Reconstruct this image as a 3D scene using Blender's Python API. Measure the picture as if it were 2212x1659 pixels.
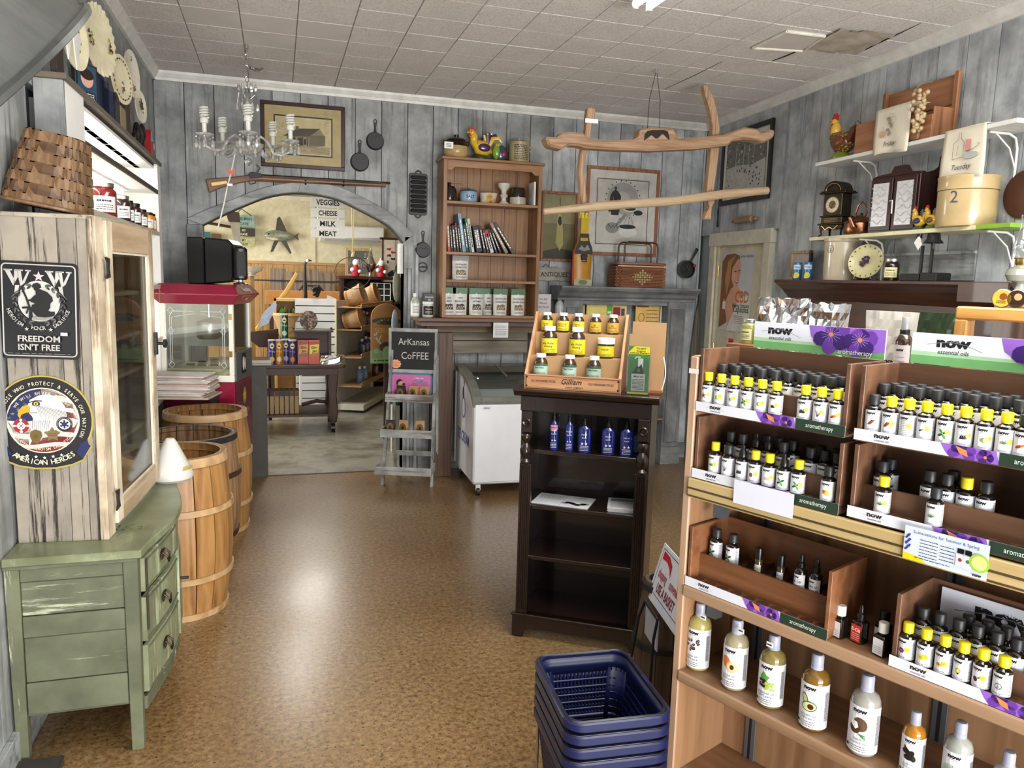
import bpy, bmesh, math, random
from mathutils import Vector, Matrix
for o in list(bpy.data.objects): bpy.data.objects.remove(o)
S=bpy.context.scene; COL=S.collection; PI=math.pi; rnd=random.Random(7); R=math.radians
# camera
FPX=1650.; CXP,CYP=1106.,829.5; CAMH=1.6
def _rot():
 y,p,r=R(17.15),R(7.81),R(1.6)
 f=Vector((math.sin(y)*math.cos(p),math.cos(y)*math.cos(p),-math.sin(p)))
 rt=Vector((math.cos(y),-math.sin(y),0)); up=rt.cross(f)
 return rt*math.cos(r)+up*math.sin(r), -rt*math.sin(r)+up*math.cos(r), f
CR,CU,CF=_rot(); CAMP=Vector((0,0,CAMH))
cam=bpy.data.objects.new('camera',bpy.data.cameras.new('camera')); COL.objects.link(cam)
cam.matrix_world=Matrix.Translation(CAMP)@Matrix((CR,CU,-CF)).transposed().to_4x4()
cam.data.sensor_width=36; cam.data.lens=36*FPX/2212; cam.data.clip_start=.02; cam.data.clip_end=200
S.camera=cam
# world, light, exposure
S.view_settings.view_transform='Standard'; S.view_settings.look='None'
S.view_settings.exposure=0.0; S.view_settings.gamma=1; S.view_settings.use_curve_mapping=False
W=bpy.data.worlds.new('world'); S.world=W; W.use_nodes=True
W.node_tree.nodes['Background'].inputs[0].default_value=(.80,.90,1,1)
W.node_tree.nodes['Background'].inputs[1].default_value=1.2
def area(name,loc,target,sx,sy,power,col=(1,1,1)):
 l=bpy.data.lights.new(name,'AREA'); l.shape='RECTANGLE'; l.size=sx; l.size_y=sy; l.energy=power; l.color=col
 o=bpy.data.objects.new(name,l); COL.objects.link(o); o.location=loc
 o.rotation_euler=(Vector(target)-Vector(loc)).to_track_quat('-Z','Y').to_euler(); return o
area('storefront_daylight',(1.6,-2.85,1.6),(1.6,5,1.2),4.0,2.1,125,(.96,.98,1))
area('ceiling_uplight_fill',(1.6,-2.8,.62),(1.6,2.2,3.0),4.0,.9,400,(1,.98,.95))  # added uplight to brighten the ceiling, set as bounce from the pavement
area('ceiling_fluorescent_light',(1.55,1.2,2.9),(1.55,1.2,0),1.3,3.0,120,(1,.99,.95))
area('back_room_fluorescent_light',(0.2,7.9,2.62),(0.2,7.9,0),.5,1.3,22,(1,.97,.9))
area('back_room_far_light',(0.4,9.9,2.63),(0.4,9.9,0),.5,1.3,30,(1,.97,.9))
area('back_room_side_fill',(-3.7,9.2,1.65),(1,9.4,1.5),3.2,1.5,230,(1,.98,.93))  # added fill from the left to brighten the far wall
# pixel -> world on a real plane
def ray(x,y): return CR*((x-CXP)/FPX)+CU*(-(y-CYP)/FPX)+CF
def pz(x,y,z): d=ray(x,y); return CAMP+d*((z-CAMH)/d.z)
def pY(x,y,Y): d=ray(x,y); return CAMP+d*(Y/d.y)
def pX(x,y,X): d=ray(x,y); return CAMP+d*(X/d.x)
def ppl(x,y,P,n): d=ray(x,y); P=Vector(P); n=Vector(n); return CAMP+d*((P-CAMP).dot(n)/d.dot(n))
class Fr:   # local frame: x to the right, y away from the viewer, z up
 def __init__(s,ox,oy,deg,oz=0):
  s.rz=R(deg); s.O=Vector((ox,oy,oz)); s.ux=Vector((math.cos(s.rz),math.sin(s.rz),0)); s.uy=Vector((-math.sin(s.rz),math.cos(s.rz),0))
 def w(s,x,y,z=0): return s.O+s.ux*x+s.uy*y+Vector((0,0,z))
 def l(s,P): q=P-s.O; return Vector((q.dot(s.ux),q.dot(s.uy),q.z))
 def onY(s,px,py,y=0): return s.l(ppl(px,py,s.O+s.uy*y,s.uy))
 def onZ(s,px,py,z): return s.l(pz(px,py,z))
BWY=6.2
BK=Fr(0,BWY,0); RW=Fr(3.66,6.2,-93.2); LW=Fr(-.83,0,90); DS=Fr(1.059,1.776,-67.3); BC=Fr(1.0,3.133,-33)
# materials
MATS={}
def newmat(name):
 m=bpy.data.materials.new(name); m.use_nodes=True; MATS[name]=m
 nt=m.node_tree; b=nt.nodes['Principled BSDF']; return m,nt,b
def nd(nt,t,**k):
 n=nt.nodes.new(t)
 for a,v in k.items(): setattr(n,a,v)
 return n
def coords(nt,scale=(1,1,1),rnd_off=True):
 tc=nd(nt,'ShaderNodeTexCoord'); mp=nd(nt,'ShaderNodeMapping'); mp.inputs['Scale'].default_value=scale
 if rnd_off:
  oi=nd(nt,'ShaderNodeObjectInfo'); mu=nd(nt,'ShaderNodeVectorMath',operation='SCALE');
  cb=nd(nt,'ShaderNodeCombineXYZ');
  for i in range(3): nt.links.new(oi.outputs['Random'],cb.inputs[i])
  nt.links.new(cb.outputs[0],mu.inputs[0]); mu.inputs['Scale'].default_value=37.
  ad=nd(nt,'ShaderNodeVectorMath',operation='ADD'); nt.links.new(tc.outputs['Object'],ad.inputs[0]); nt.links.new(mu.outputs[0],ad.inputs[1])
  nt.links.new(ad.outputs[0],mp.inputs[0])
 else: nt.links.new(tc.outputs['Object'],mp.inputs[0])
 return mp
def noise(nt,mp,scale,detail=4,rough=.6):
 n=nd(nt,'ShaderNodeTexNoise'); n.inputs['Scale'].default_value=scale; n.inputs['Detail'].default_value=detail; n.inputs['Roughness'].default_value=rough
 nt.links.new(mp.outputs[0],n.inputs['Vector']); return n
def ramp(nt,src,stops):
 r=nd(nt,'ShaderNodeValToRGB'); cr=r.color_ramp
 while len(cr.elements)<len(stops): cr.elements.new(.5)
 for e,(p,c) in zip(cr.elements,stops): e.position=p; e.color=(*c[:3],1)
 nt.links.new(src,r.inputs[0]); return r
def mix(nt,fac,a,b,mode='MIX'):
 m=nd(nt,'ShaderNodeMix',data_type='RGBA',blend_type=mode)
 if hasattr(fac,'links') : nt.links.new(fac,m.inputs[0])
 else: m.inputs[0].default_value=fac
 for v,i in ((a,6),(b,7)):
  if hasattr(v,'links'): nt.links.new(v,m.inputs[i])
  else: m.inputs[i].default_value=(*v[:3],1)
 return m.outputs[2]
def bump(nt,b,src,st=.3,dist=.002):
 n=nd(nt,'ShaderNodeBump'); n.inputs['Strength'].default_value=st; n.inputs['Distance'].default_value=dist
 nt.links.new(src,n.inputs['Height']); nt.links.new(n.outputs[0],b.inputs['Normal'])
def plain(name,c,rough=.5,metal=0,var=.12,ns=12,coat=0,emit=None,es=1,alpha=1,bmp=0):
 if name in MATS: return MATS[name]
 m,nt,b=newmat(name); mp=coords(nt); n=noise(nt,mp,ns,3)
 lo=tuple(x*(1-var) for x in c); hi=tuple(min(1,x*(1+var)) for x in c)
 r=ramp(nt,n.outputs[0],[(.3,lo),(.7,hi)]); nt.links.new(r.outputs[0],b.inputs['Base Color'])
 b.inputs['Roughness'].default_value=rough; b.inputs['Metallic'].default_value=metal; b.inputs['Coat Weight'].default_value=coat
 if emit: b.inputs['Emission Color'].default_value=(*emit,1); b.inputs['Emission Strength'].default_value=es
 if bmp: bump(nt,b,n.outputs[0],bmp)
 return m
def wood(name,c1,c2,axis='z',sc=1,rough=.5,coat=0,dark=None,knots=True):
 if name in MATS: return MATS[name]
 m,nt,b=newmat(name); s={'x':(1.2,14,14),'y':(14,1.2,14),'z':(14,14,1.2)}[axis]
 mp=coords(nt,tuple(v*sc for v in s)); n=noise(nt,mp,1.6,6,.65); n2=noise(nt,mp,7,3)
 w=nd(nt,'ShaderNodeTexWave',wave_type='BANDS',bands_direction={'x':'Y','y':'X','z':'X'}[axis]); w.inputs['Scale'].default_value=.35; w.inputs['Distortion'].default_value=7; w.inputs['Detail'].default_value=3
 nt.links.new(mp.outputs[0],w.inputs['Vector'])
 f=nd(nt,'ShaderNodeMath',operation='MULTIPLY_ADD'); nt.links.new(w.outputs[1],f.inputs[0]); f.inputs[1].default_value=.35; nt.links.new(n.outputs[0],f.inputs[2])
 d=dark or tuple(x*.45 for x in c1)
 r=ramp(nt,f.outputs[0],[(.28,d),(.45,c1),(.68,c2),(.95,tuple(x*.8+.2*y for x,y in zip(c1,c2)))])
 nt.links.new(r.outputs[0],b.inputs['Base Color']); b.inputs['Roughness'].default_value=rough; b.inputs['Coat Weight'].default_value=coat
 bump(nt,b,n2.outputs[0],.25,.0015); return m
def paint(name,base,under,axis='z',thr=.56,w=.05,rough=.6,streak=18,tint=None,sc=1):   # worn paint with bare streaks
 if name in MATS: return MATS[name]
 m,nt,b=newmat(name); s={'x':(.8,streak,streak),'y':(streak,.8,streak),'z':(streak,streak,.8)}[axis]
 mp=coords(nt,tuple(v*sc for v in s)); n=noise(nt,mp,1.5,8,.75); mp2=coords(nt,(3,3,3)); n2=noise(nt,mp2,1.5,4)
 c=ramp(nt,n2.outputs[0],[(.35,tuple(x*.72 for x in base)),(.65,tint or tuple(min(1,x*1.15) for x in base))])
 k=ramp(nt,n.outputs[0],[(thr-w,(0,0,0)),(thr+w,(1,1,1))])
 nt.links.new(mix(nt,k.outputs[0],c.outputs[0],under),b.inputs['Base Color']); b.inputs['Roughness'].default_value=rough
 bump(nt,b,n.outputs[0],.4,.002); return m
def glass(name,c=(1,1,1),rough=.02,ior=1.45):
 if name in MATS: return MATS[name]
 m,nt,b=newmat(name); b.inputs['Base Color'].default_value=(*c,1); b.inputs['Transmission Weight'].default_value=1; b.inputs['Roughness'].default_value=rough; b.inputs['IOR'].default_value=ior; return m
def pane(name,c=(1,1,1),refl=.12):   # thin sheet of glass: mostly transparent with a mirror part
 if name in MATS: return MATS[name]
 m,nt,b=newmat(name); t=nd(nt,'ShaderNodeBsdfTransparent'); t.inputs[0].default_value=(*c,1)
 g=nd(nt,'ShaderNodeBsdfGlossy'); g.inputs['Roughness'].default_value=.03; x=nd(nt,'ShaderNodeMixShader')
 lw=nd(nt,'ShaderNodeLayerWeight'); lw.inputs[0].default_value=.2; ma=nd(nt,'ShaderNodeMath',operation='MULTIPLY_ADD'); ma.inputs[1].default_value=.6; ma.inputs[2].default_value=refl
 nt.links.new(lw.outputs['Fresnel'],ma.inputs[0]); ma.use_clamp=True
 nt.links.new(ma.outputs[0],x.inputs[0]); nt.links.new(t.outputs[0],x.inputs[1]); nt.links.new(g.outputs[0],x.inputs[2])
 nt.links.new(x.outputs[0],nt.nodes['Material Output'].inputs[0]); return m
def P(c,r=.5,**k):   # quick plain material keyed by colour
 return plain('c_%02x%02x%02x_%d_%s'%(*(int(min(1,v)*255) for v in c),int(r*100),'_'.join('%s%s'%(a,k[a]) for a in sorted(k) if a!='emit')),c,r,**k)
def H(h,r=.5,**k):   # hex sRGB
 h=h.lstrip('#'); c=[int(h[i:i+2],16)/255 for i in (0,2,4)]; c=tuple((v/12.92 if v<=.04045 else ((v+.055)/1.055)**2.4) for v in c); return P(c,r,**k)
def hx(h):
 h=h.lstrip('#'); c=[int(h[i:i+2],16)/255 for i in (0,2,4)]; return tuple((v/12.92 if v<=.04045 else ((v+.055)/1.055)**2.4) for v in c)
# mesh builder
class B:
 def __init__(s): s.v=[]; s.f=[]; s.mi=[]; s.cur=0; s.T=Matrix()
 def m(s,i): s.cur=i; return s
 def at(s,x=0,y=0,z=0,rx=0,ry=0,rz=0,sc=None):
  s.T=Matrix.Translation((x,y,z))@Matrix.Rotation(R(rz),4,'Z')@Matrix.Rotation(R(ry),4,'Y')@Matrix.Rotation(R(rx),4,'X')
  if sc: s.T=s.T@Matrix.Diagonal((*sc,1))
  return s
 def add(s,vs,fs):
  n=len(s.v); T=s.T; s.v+=[T@Vector(p) for p in vs]; s.f+=[tuple(i+n for i in f) for f in fs]; s.mi+=[s.cur]*len(fs); return s
 def box(s,x0,x1,y0,y1,z0,z1):
  return s.add([(x0,y0,z0),(x1,y0,z0),(x1,y1,z0),(x0,y1,z0),(x0,y0,z1),(x1,y0,z1),(x1,y1,z1),(x0,y1,z1)],
   [(0,3,2,1),(4,5,6,7),(0,1,5,4),(1,2,6,5),(2,3,7,6),(3,0,4,7)])
 def hexa(s,p): # 8 pts bottom 4 ccw, top 4
  return s.add(p,[(0,3,2,1),(4,5,6,7),(0,1,5,4),(1,2,6,5),(2,3,7,6),(3,0,4,7)])
 def prism(s,poly,y0,y1,ax='y'):   # poly in (a,b): ax y->(x,z), x->(y,z), z->(x,y)
  f={'y':lambda a,b,c:(a,c,b),'x':lambda a,b,c:(c,a,b),'z':lambda a,b,c:(a,b,c)}[ax]; n=len(poly)
  ar=sum(poly[i][0]*poly[(i+1)%n][1]-poly[(i+1)%n][0]*poly[i][1] for i in range(n))
  if (ar>0)==(ax=='y'): pass
  else: poly=poly[::-1]
  if ax=='y': poly=poly
  vs=[f(a,b,y0) for a,b in poly]+[f(a,b,y1) for a,b in poly]
  fs=[tuple(range(n)),tuple(range(2*n-1,n-1,-1))]+[(i,i+n,(i+1)%n+n,(i+1)%n) for i in range(n)]
  return s.add(vs,fs)
 def lathe(s,prof,n=24,a0=0,a1=360,rib=0,sx=1,sy=1):
  k=len(prof); full=abs(a1-a0)>=360; m=n if full else n+1; vs=[]; fs=[]
  for i in range(m):
   a=R(a0+(a1-a0)*i/n)
   for r,z in prof:
    rr=r*(1+(rib if i%2 else 0)); vs.append((rr*math.cos(a)*sx,rr*math.sin(a)*sy,z))
  for i in range(n if full else n):
   j=(i+1)%m
   for q in range(k-1):
    if prof[q][0]<1e-7 and prof[q+1][0]<1e-7: continue
    if prof[q][0]<1e-7: fs.append((i*k+q,j*k+q+1,i*k+q+1))
    elif prof[q+1][0]<1e-7: fs.append((i*k+q,j*k+q,i*k+q+1))
    else: fs.append((i*k+q,j*k+q,j*k+q+1,i*k+q+1))
  return s.add(vs,fs)
 def cyl(s,r,z0,z1,n=16,r2=None): r2=r if r2 is None else r2; return s.lathe([(0,z0),(r,z0),(r2,z1),(0,z1)],n)
 def sph(s,x,y,z,rx,ry=None,rz=None,n=12,k=8):
  T=s.T; s.T=T@Matrix.Translation((x,y,z))@Matrix.Diagonal((rx,ry or rx,rz or rx,1))
  s.lathe([(math.sin(PI*i/k) if 0<i<k else 0,-math.cos(PI*i/k)) for i in range(k+1)],n); s.T=T; return s
 def tube(s,pts,r,n=8,closed=False,flat=1):
  pts=[Vector(p) for p in pts]; m=len(pts); vs=[]; fs=[]; pu=None
  for i,p in enumerate(pts):
   if closed: t=pts[(i+1)%m]-pts[i-1]
   else: t=pts[min(i+1,m-1)]-pts[max(i-1,0)]
   t.normalize()
   if pu is None: pu=Vector((0,0,1)) if abs(t.z)<.9 else Vector((1,0,0))
   u=(pu-t*pu.dot(t)).normalized(); w=t.cross(u); pu=u
   rr=r[i] if isinstance(r,(list,tuple)) else r
   for q in range(n):
    a=2*PI*q/n; vs.append(p+u*(rr*math.cos(a))+w*(rr*flat*math.sin(a)))
  for i in range(m if closed else m-1):
   j=(i+1)%m
   for q in range(n): fs.append((i*n+q,i*n+(q+1)%n,j*n+(q+1)%n,j*n+q))
  if not closed: fs+= [tuple(range(n))[::-1],tuple(range((m-1)*n,m*n))]
  return s.add(vs,fs)
 def build(s,name,mats,parent=None,bev=0,smooth=True,kind=None,label=None,loc=None,ang=38,rz=None):
  me=bpy.data.meshes.new(name); me.from_pydata([tuple(v) for v in s.v],[],s.f)
  mats=mats if isinstance(mats,(list,tuple)) else [mats]
  for m in mats: me.materials.append(m)
  me.polygons.foreach_set('material_index',s.mi)
  bm=bmesh.new(); bm.from_mesh(me); bmesh.ops.recalc_face_normals(bm,faces=bm.faces); bm.to_mesh(me); bm.free()
  if smooth: me.shade_smooth(); me.set_sharp_from_angle(angle=R(ang))
  o=bpy.data.objects.new(name,me); COL.objects.link(o)
  if parent: o.parent=parent
  if loc is not None: o.location=loc
  if rz is not None: o.rotation_euler.z=rz
  if bev:
   md=o.modifiers.new('bevel','BEVEL'); md.width=bev; md.segments=1; md.limit_method='ANGLE'; md.angle_limit=R(50)
  if kind: o['kind']=kind
  if label: o['label']=label
  return o
def tag(o,label,cat,group=None):
 o['label']=label; o['category']=cat
 if group: o['group']=group
 return o
def E(name,label,cat,loc,rz=0,group=None,rot=None):
 o=bpy.data.objects.new(name,None); COL.objects.link(o); o.location=loc; o.rotation_euler=rot if rot else (0,0,rz); o.empty_display_size=.05
 return tag(o,label,cat,group)
def EF(name,label,cat,fr,x,y,z,rz=0,group=None):   # thing placed in a local frame
 return E(name,label,cat,fr.w(x,y,z),fr.rz+R(rz),group)
KIDS={}
def dup(o,loc,rz=None,label=None,group=None,parent=None):
 c=o.copy(); COL.objects.link(c)
 if parent is not None: c.parent=parent
 else:
  c.location=loc
  if rz is not None: c.rotation_euler.z=rz
  if label: c['label']=label
  if group: c['group']=group
 for ch in list(o.children): dup(ch,None,parent=c)
 return c
def BX(name,x0,x1,y0,y1,z0,z1,mat,parent,bev=0,**k): return B().box(x0,x1,y0,y1,z0,z1).build(name,mat,parent,bev,smooth=False,**k)
def rrect(w,h,r,n=4,cx=0,cy=0):
 out=[]
 for (sx,sy,a0) in ((1,1,0),(-1,1,90),(-1,-1,180),(1,-1,270)):
  for i in range(n+1): a=R(a0+90*i/n); out.append((cx+sx*(w/2-r)+r*math.cos(a),cy+sy*(h/2-r)+r*math.sin(a)))
 return out
def ell(cx,cy,rx,ry,n=20,a=0): return [(cx+rx*math.cos(2*PI*i/n)*math.cos(a)-ry*math.sin(2*PI*i/n)*math.sin(a),cy+rx*math.cos(2*PI*i/n)*math.sin(a)+ry*math.sin(2*PI*i/n)*math.cos(a)) for i in range(n)]
# lettering and flat print
_TX={}
def textmesh(s,bold=0,res=2):
 k=(s,bold,res)
 if k not in _TX:
  cu=bpy.data.curves.new('t','FONT'); cu.body=s; cu.size=1; cu.align_x='LEFT'; cu.resolution_u=res; cu.offset=.055 if s=='now' else bold*.45; cu.fill_mode='FRONT'
  ob=bpy.data.objects.new('t',cu); me=bpy.data.meshes.new_from_object(ob)
  _TX[k]=([(v.co.x,v.co.y) for v in me.vertices],[tuple(p.vertices) for p in me.polygons])
  bpy.data.objects.remove(ob); bpy.data.curves.remove(cu); bpy.data.meshes.remove(me)
 return _TX[k]
class D:     # flat printed design in (x,y) metres, layered; can wrap round a cylinder
 def __init__(s,eps=.0003): s.v=[]; s.f=[]; s.mi=[]; s.mats=[]; s.L=0; s.eps=eps
 def _m(s,mat):
  if mat not in s.mats: s.mats.append(mat)
  return s.mats.index(mat)
 def _add(s,vs,fs,mat,up=True):
  if up: s.L+=1
  n=len(s.v); s.v+=[(x,y,s.L) for x,y in vs]; s.f+=[tuple(i+n for i in f) for f in fs]; s.mi+=[s._m(mat)]*len(fs); return s
 def poly(s,pts,mat,up=True): return s._add(pts,[tuple(range(len(pts)))],mat,up)
 def rect(s,x0,y0,x1,y1,mat,up=True): return s.poly([(x0,y0),(x1,y0),(x1,y1),(x0,y1)],mat,up)
 def ell(s,cx,cy,rx,ry,mat,n=20,a=0,up=True): return s.poly(ell(cx,cy,rx,ry,n,a),mat,up)
 def ring(s,cx,cy,rx,ry,w,mat,n=32,a0=0,a1=360,up=True):
  vs=[];fs=[]
  for i in range(n+1):
   a=R(a0+(a1-a0)*i/n); c,d=math.cos(a),math.sin(a); vs+=[(cx+rx*c,cy+ry*d),(cx+(rx-w)*c,cy+(ry-w)*d)]
  for i in range(n): fs.append((2*i,2*i+2,2*i+3,2*i+1))
  return s._add(vs,fs,mat,up)
 def line(s,pts,w,mat,up=True,taper=False):
  vs=[];fs=[];m=len(pts)
  for i,p in enumerate(pts):
   a=pts[max(i-1,0)];b=pts[min(i+1,m-1)];dx,dy=b[0]-a[0],b[1]-a[1];l=math.hypot(dx,dy) or 1
   ww=w/2*((1-i/(m-1))*.9+.1 if taper else 1); vs+=[(p[0]-dy/l*ww,p[1]+dx/l*ww),(p[0]+dy/l*ww,p[1]-dx/l*ww)]
  for i in range(m-1): fs.append((2*i,2*i+1,2*i+3,2*i+2))
  return s._add(vs,fs,mat,up)
 def text(s,t,x,y,size,mat,al='C',bold=0,sx=1,shear=0,up=True,rot=0):
  vs,fs=textmesh(t,bold);
  if not vs: return s
  x0=min(v[0] for v in vs);x1=max(v[0] for v in vs); ox={'L':-x0,'C':-(x0+x1)/2,'R':-x1}[al]; c,d=math.cos(rot),math.sin(rot)
  q=[((a+ox)*size*sx+b*size*shear,b*size) for a,b in vs]
  return s._add([(x+a*c-b*d,y+a*d+b*c) for a,b in q],fs,mat,up)
 def arc(s,t,cx,cy,rx,ry,a0,a1,size,mat,bold=0,inward=False,sx=1):   # letters along an ellipse arc
  s.L+=1; n=len(t)
  for i,ch in enumerate(t):
   if ch==' ': continue
   a=R(a0+(a1-a0)*(i+.5)/n); px,py=cx+rx*math.cos(a),cy+ry*math.sin(a)
   tang=math.atan2(ry*math.cos(a),-rx*math.sin(a))+(0 if inward else PI)
   s.text(ch,px,py,size,mat,bold=bold,up=False,rot=tang,sx=sx)
  return s
 def star(s,cx,cy,r,mat,up=True,k=.4):
  pts=[(cx+(r if i%2==0 else r*k)*math.sin(PI*i/5),cy+(r if i%2==0 else r*k)*math.cos(PI*i/5)) for i in range(10)]; return s.poly(pts,mat,up)
 def scrib(s,x0,y0,x1,y1,n,h,mat,seed=1):   # lines of tiny print
  r=random.Random(seed); s.L+=1
  for i in range(n):
   y=y1-(y1-y0)*(i+.5)/n; x=x0
   while x<x1-.001:
    w=(x1-x0)*r.uniform(.06,.2); s.rect(x,y-h/2,min(x+w,x1),y+h/2,mat,up=False); x+=w+(x1-x0)*.03
  return s
 def build(s,name,parent=None,Rc=None,loc=(0,0,0),rot=(0,0,0),label=None,step=.004):
  me=bpy.data.meshes.new(name); me.from_pydata([(x,y,l*s.eps) for x,y,l in s.v],[],s.f)
  for m in s.mats: me.materials.append(m)
  me.polygons.foreach_set('material_index',s.mi)
  bm=bmesh.new(); bm.from_mesh(me)
  if Rc:
   xs=[v[0] for v in s.v]; x=math.floor(min(xs)/step)*step+step
   big=[f for f in bm.faces]
   while x<max(xs):
    bmesh.ops.bisect_plane(bm,geom=list(bm.verts)+list(bm.edges)+list(bm.faces),plane_co=(x,0,0),plane_no=(1,0,0)); x+=step
  for v in bm.verts:
   x,y,z=v.co
   if Rc: a=x/Rc; v.co=((Rc+z)*math.sin(a),-(Rc+z)*math.cos(a),y)
   else: v.co=(x,-z,y)
  for f in bm.faces:
   f.normal_update()
   c=f.calc_center_median()
   ref=Vector((c.x,c.y,0)) if Rc else Vector((0,-1,0))
   if f.normal.dot(ref)<0: f.normal_flip()
  bm.to_mesh(me); bm.free()
  o=bpy.data.objects.new(name,me); COL.objects.link(o);
  if parent: o.parent=parent
  o.location=loc; o.rotation_euler=rot
  if label: o['label']=label
  return o
def struct(o): o['kind']='structure'; return o
WH=H('f2f2ee',.45,var=.03); BLK=H('0c0b0b',.35,var=.2); INK=H('141214',.6,var=.1); CREAM=H('e6dfc8',.5,var=.06)
RED=H('b8202a',.45); YEL=H('e8d21c',.4); GRNP=H('3f7a3c',.5); STEEL=plain('steel',(.55,.55,.55),.28,1); IRON=plain('cast_iron',(.02,.02,.021),.42,.3,bmp=.3,ns=60)
BRASS=plain('brass',(.55,.4,.16),.35,1); CHROME=plain('chrome',(.8,.8,.82),.12,1)
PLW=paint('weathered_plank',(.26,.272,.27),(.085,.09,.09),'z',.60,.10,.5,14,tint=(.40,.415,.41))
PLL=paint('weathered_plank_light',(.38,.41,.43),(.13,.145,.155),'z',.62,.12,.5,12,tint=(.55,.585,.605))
PLH=paint('weathered_board_flat',(.24,.25,.25),(.07,.075,.075),'x',.60,.10,.5,14,tint=(.38,.4,.4))
# == the room shell
CEIL=3.0
def floor_mat(name,stops,sc,rough,spk=None):
 m,nt,b=newmat(name); mp=coords(nt,(1,1,1),False); n=noise(nt,mp,sc,8,.72); n2=noise(nt,mp,1.1,3,.5); n3=noise(nt,mp,75,2,.6)
 a=nd(nt,'ShaderNodeMath',operation='MULTIPLY_ADD'); nt.links.new(n2.outputs[0],a.inputs[0]); a.inputs[1].default_value=.25; nt.links.new(n.outputs[0],a.inputs[2])
 r=ramp(nt,a.outputs[0],stops); out=r.outputs[0]
 if spk:
  k=ramp(nt,n3.outputs[0],[(.30,(0,0,0)),(.40,(1,1,1))]); out=mix(nt,k.outputs[0],spk,out)
 nt.links.new(out,b.inputs['Base Color']); rr=ramp(nt,n2.outputs[0],[(.3,(rough*.75,)*3),(.7,(rough*1.25,)*3)]); nt.links.new(rr.outputs[0],b.inputs['Roughness'])
 b.inputs['Coat Weight'].default_value=.35; b.inputs['Coat Roughness'].default_value=.2
 bump(nt,b,n.outputs[0],.12,.002); return m
FL=floor_mat('stained_concrete',[(.42,(.085,.042,.015)),(.56,(.17,.095,.036)),(.68,(.25,.155,.065)),(.82,(.34,.24,.12))],46,.34,(.035,.018,.008))
FG=floor_mat('grey_concrete',[(.42,(.12,.11,.085)),(.58,(.25,.235,.19)),(.7,(.37,.35,.29)),(.82,(.22,.17,.09))],3,.35)
struct(B().box(-1.3,4.6,-3.2,6.2,-.12,0).build('floor',FL,smooth=False))
o=struct(B().box(-4,6,6.2,12.4,-.12,-.001).build('floor',FG,smooth=False))
struct(BX('trim_1',-.1,1.0,6.19,6.215,-.02,.003,H('2a2620',.6),None))
def _sm(pts,n=5):
 out=[]
 for i in range(len(pts)-1):
  p0,p1,p2,p3=pts[max(i-1,0)],pts[i],pts[i+1],pts[min(i+2,len(pts)-1)]
  for k in range(n): u=k/n; out.append(tuple(.5*((2*b)+(-a+c)*u+(2*a-5*b+4*c-d)*u*u+(-a+3*b-3*c+d)*u**3) for a,b,c,d in zip(p0,p1,p2,p3)))
 return out+[pts[-1]]
_ar=lambda L:_sm([(BK.onY(*p).x,BK.onY(*p).z) for p in L])
arch_in=_ar(((437,486),(475,467),(517,448),(578,425),(644,416),(720,427),(775,451),(834,483),(859,506),(873,524)))
arch_out=_ar(((404,473),(450,452),(492,436),(568,407),(650,394),(727,403),(786,429),(846,463),(892,507)))
AL,AR=arch_in[0][0],arch_in[-1][0]; ZL,ZR=arch_in[0][1],arch_in[-1][1]
def itp(tab,x):
 for (a,b),(c,d) in zip(tab,tab[1:]):
  if a<=x<=c: return b+(d-b)*(x-a)/(c-a)
 return None
wb=struct(B().prism([(-.9,0),(AL,0)]+arch_in+[(AR,0),(3.75,0),(3.75,3.1),(-.9,3.1)],6.23,6.36).build('wall_back',H('3a3d3d',.8),smooth=False))
x=-.83; PW=.203; i=0
while x<3.66:
 x0,x1=x+.003,min(x+PW,3.66)-.003; pr=[(x1,CEIL),(x0,CEIL)]
 def prof(a,b):
  xs=[a]+[t for t,_ in arch_in if a<t<b]+[b]; return [(t,itp(arch_in,t)) for t in xs]
 if x1<=AL or x0>=AR: low=[(x0,0),(x1,0)]
 elif x0<AL: low=[(x0,0),(AL,0)]+prof(AL,x1)
 elif x1>AR: low=prof(x0,AR)+[(AR,0),(x1,0)]
 else: low=prof(x0,x1)
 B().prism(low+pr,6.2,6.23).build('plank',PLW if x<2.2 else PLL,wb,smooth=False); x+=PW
ni,no=len(arch_in),len(arch_out)
for (a0,a1,b0,b1) in ((0,21,0,21),(20,ni,20,no)):
 B().prism(arch_in[a0:a1]+arch_out[b0:b1][::-1],6.165,6.2).build('arch_casing',PLH,wb,.003,smooth=False)
BX('arch_casing',arch_out[0][0],AL,6.165,6.2,1.72,ZL,PLW,wb,.002); BX('arch_casing',AR,arch_out[-1][0],6.165,6.2,1.66,arch_out[-1][1]-.02,PLW,wb,.002)
for k in range(4): BX('jamb_board',AR+k*.03,AR+.025+k*.03,6.19-.006*(k%2),6.36,0,ZR-.02,PLL if k%2 else PLW,wb,.002)
BX('jamb_board',AR-.03,AR,6.24,6.36,1.62,1.86,WH,wb)
lowb=struct(BX('wall_low',AL,-.09,6.2,6.34,0,.885,H('46443f',.7),None)); BX('wall_cap',-.55,-.05,6.17,6.37,.885,.905,H('8c8a80',.5),lowb,.003)
NY0,NY1,NZ0,NZ1=3.30,5.52,.82,2.24
wl=struct(B().prism([(-3.2,0),(6.36,0),(6.36,3.1),(-3.2,3.1),(-3.2,0.001),(NY0,NZ0),(NY0,NZ1),(NY1,NZ1),(NY1,NZ0),(NY0,NZ0-.0005)][:4],-1.45,-1.40,'x').build('wall_left',H('3a3d3d',.8),smooth=False))
b=B()
for (a,c,d,e) in ((-3.2,NY0,0,3.1),(NY1+.03,6.36,0,3.1),(NY0,NY1+.03,0,NZ0-.03),(NY0,NY1+.03,NZ1+.03,3.1)): b.box(-.95,-.86,a,c,d,e)
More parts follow.
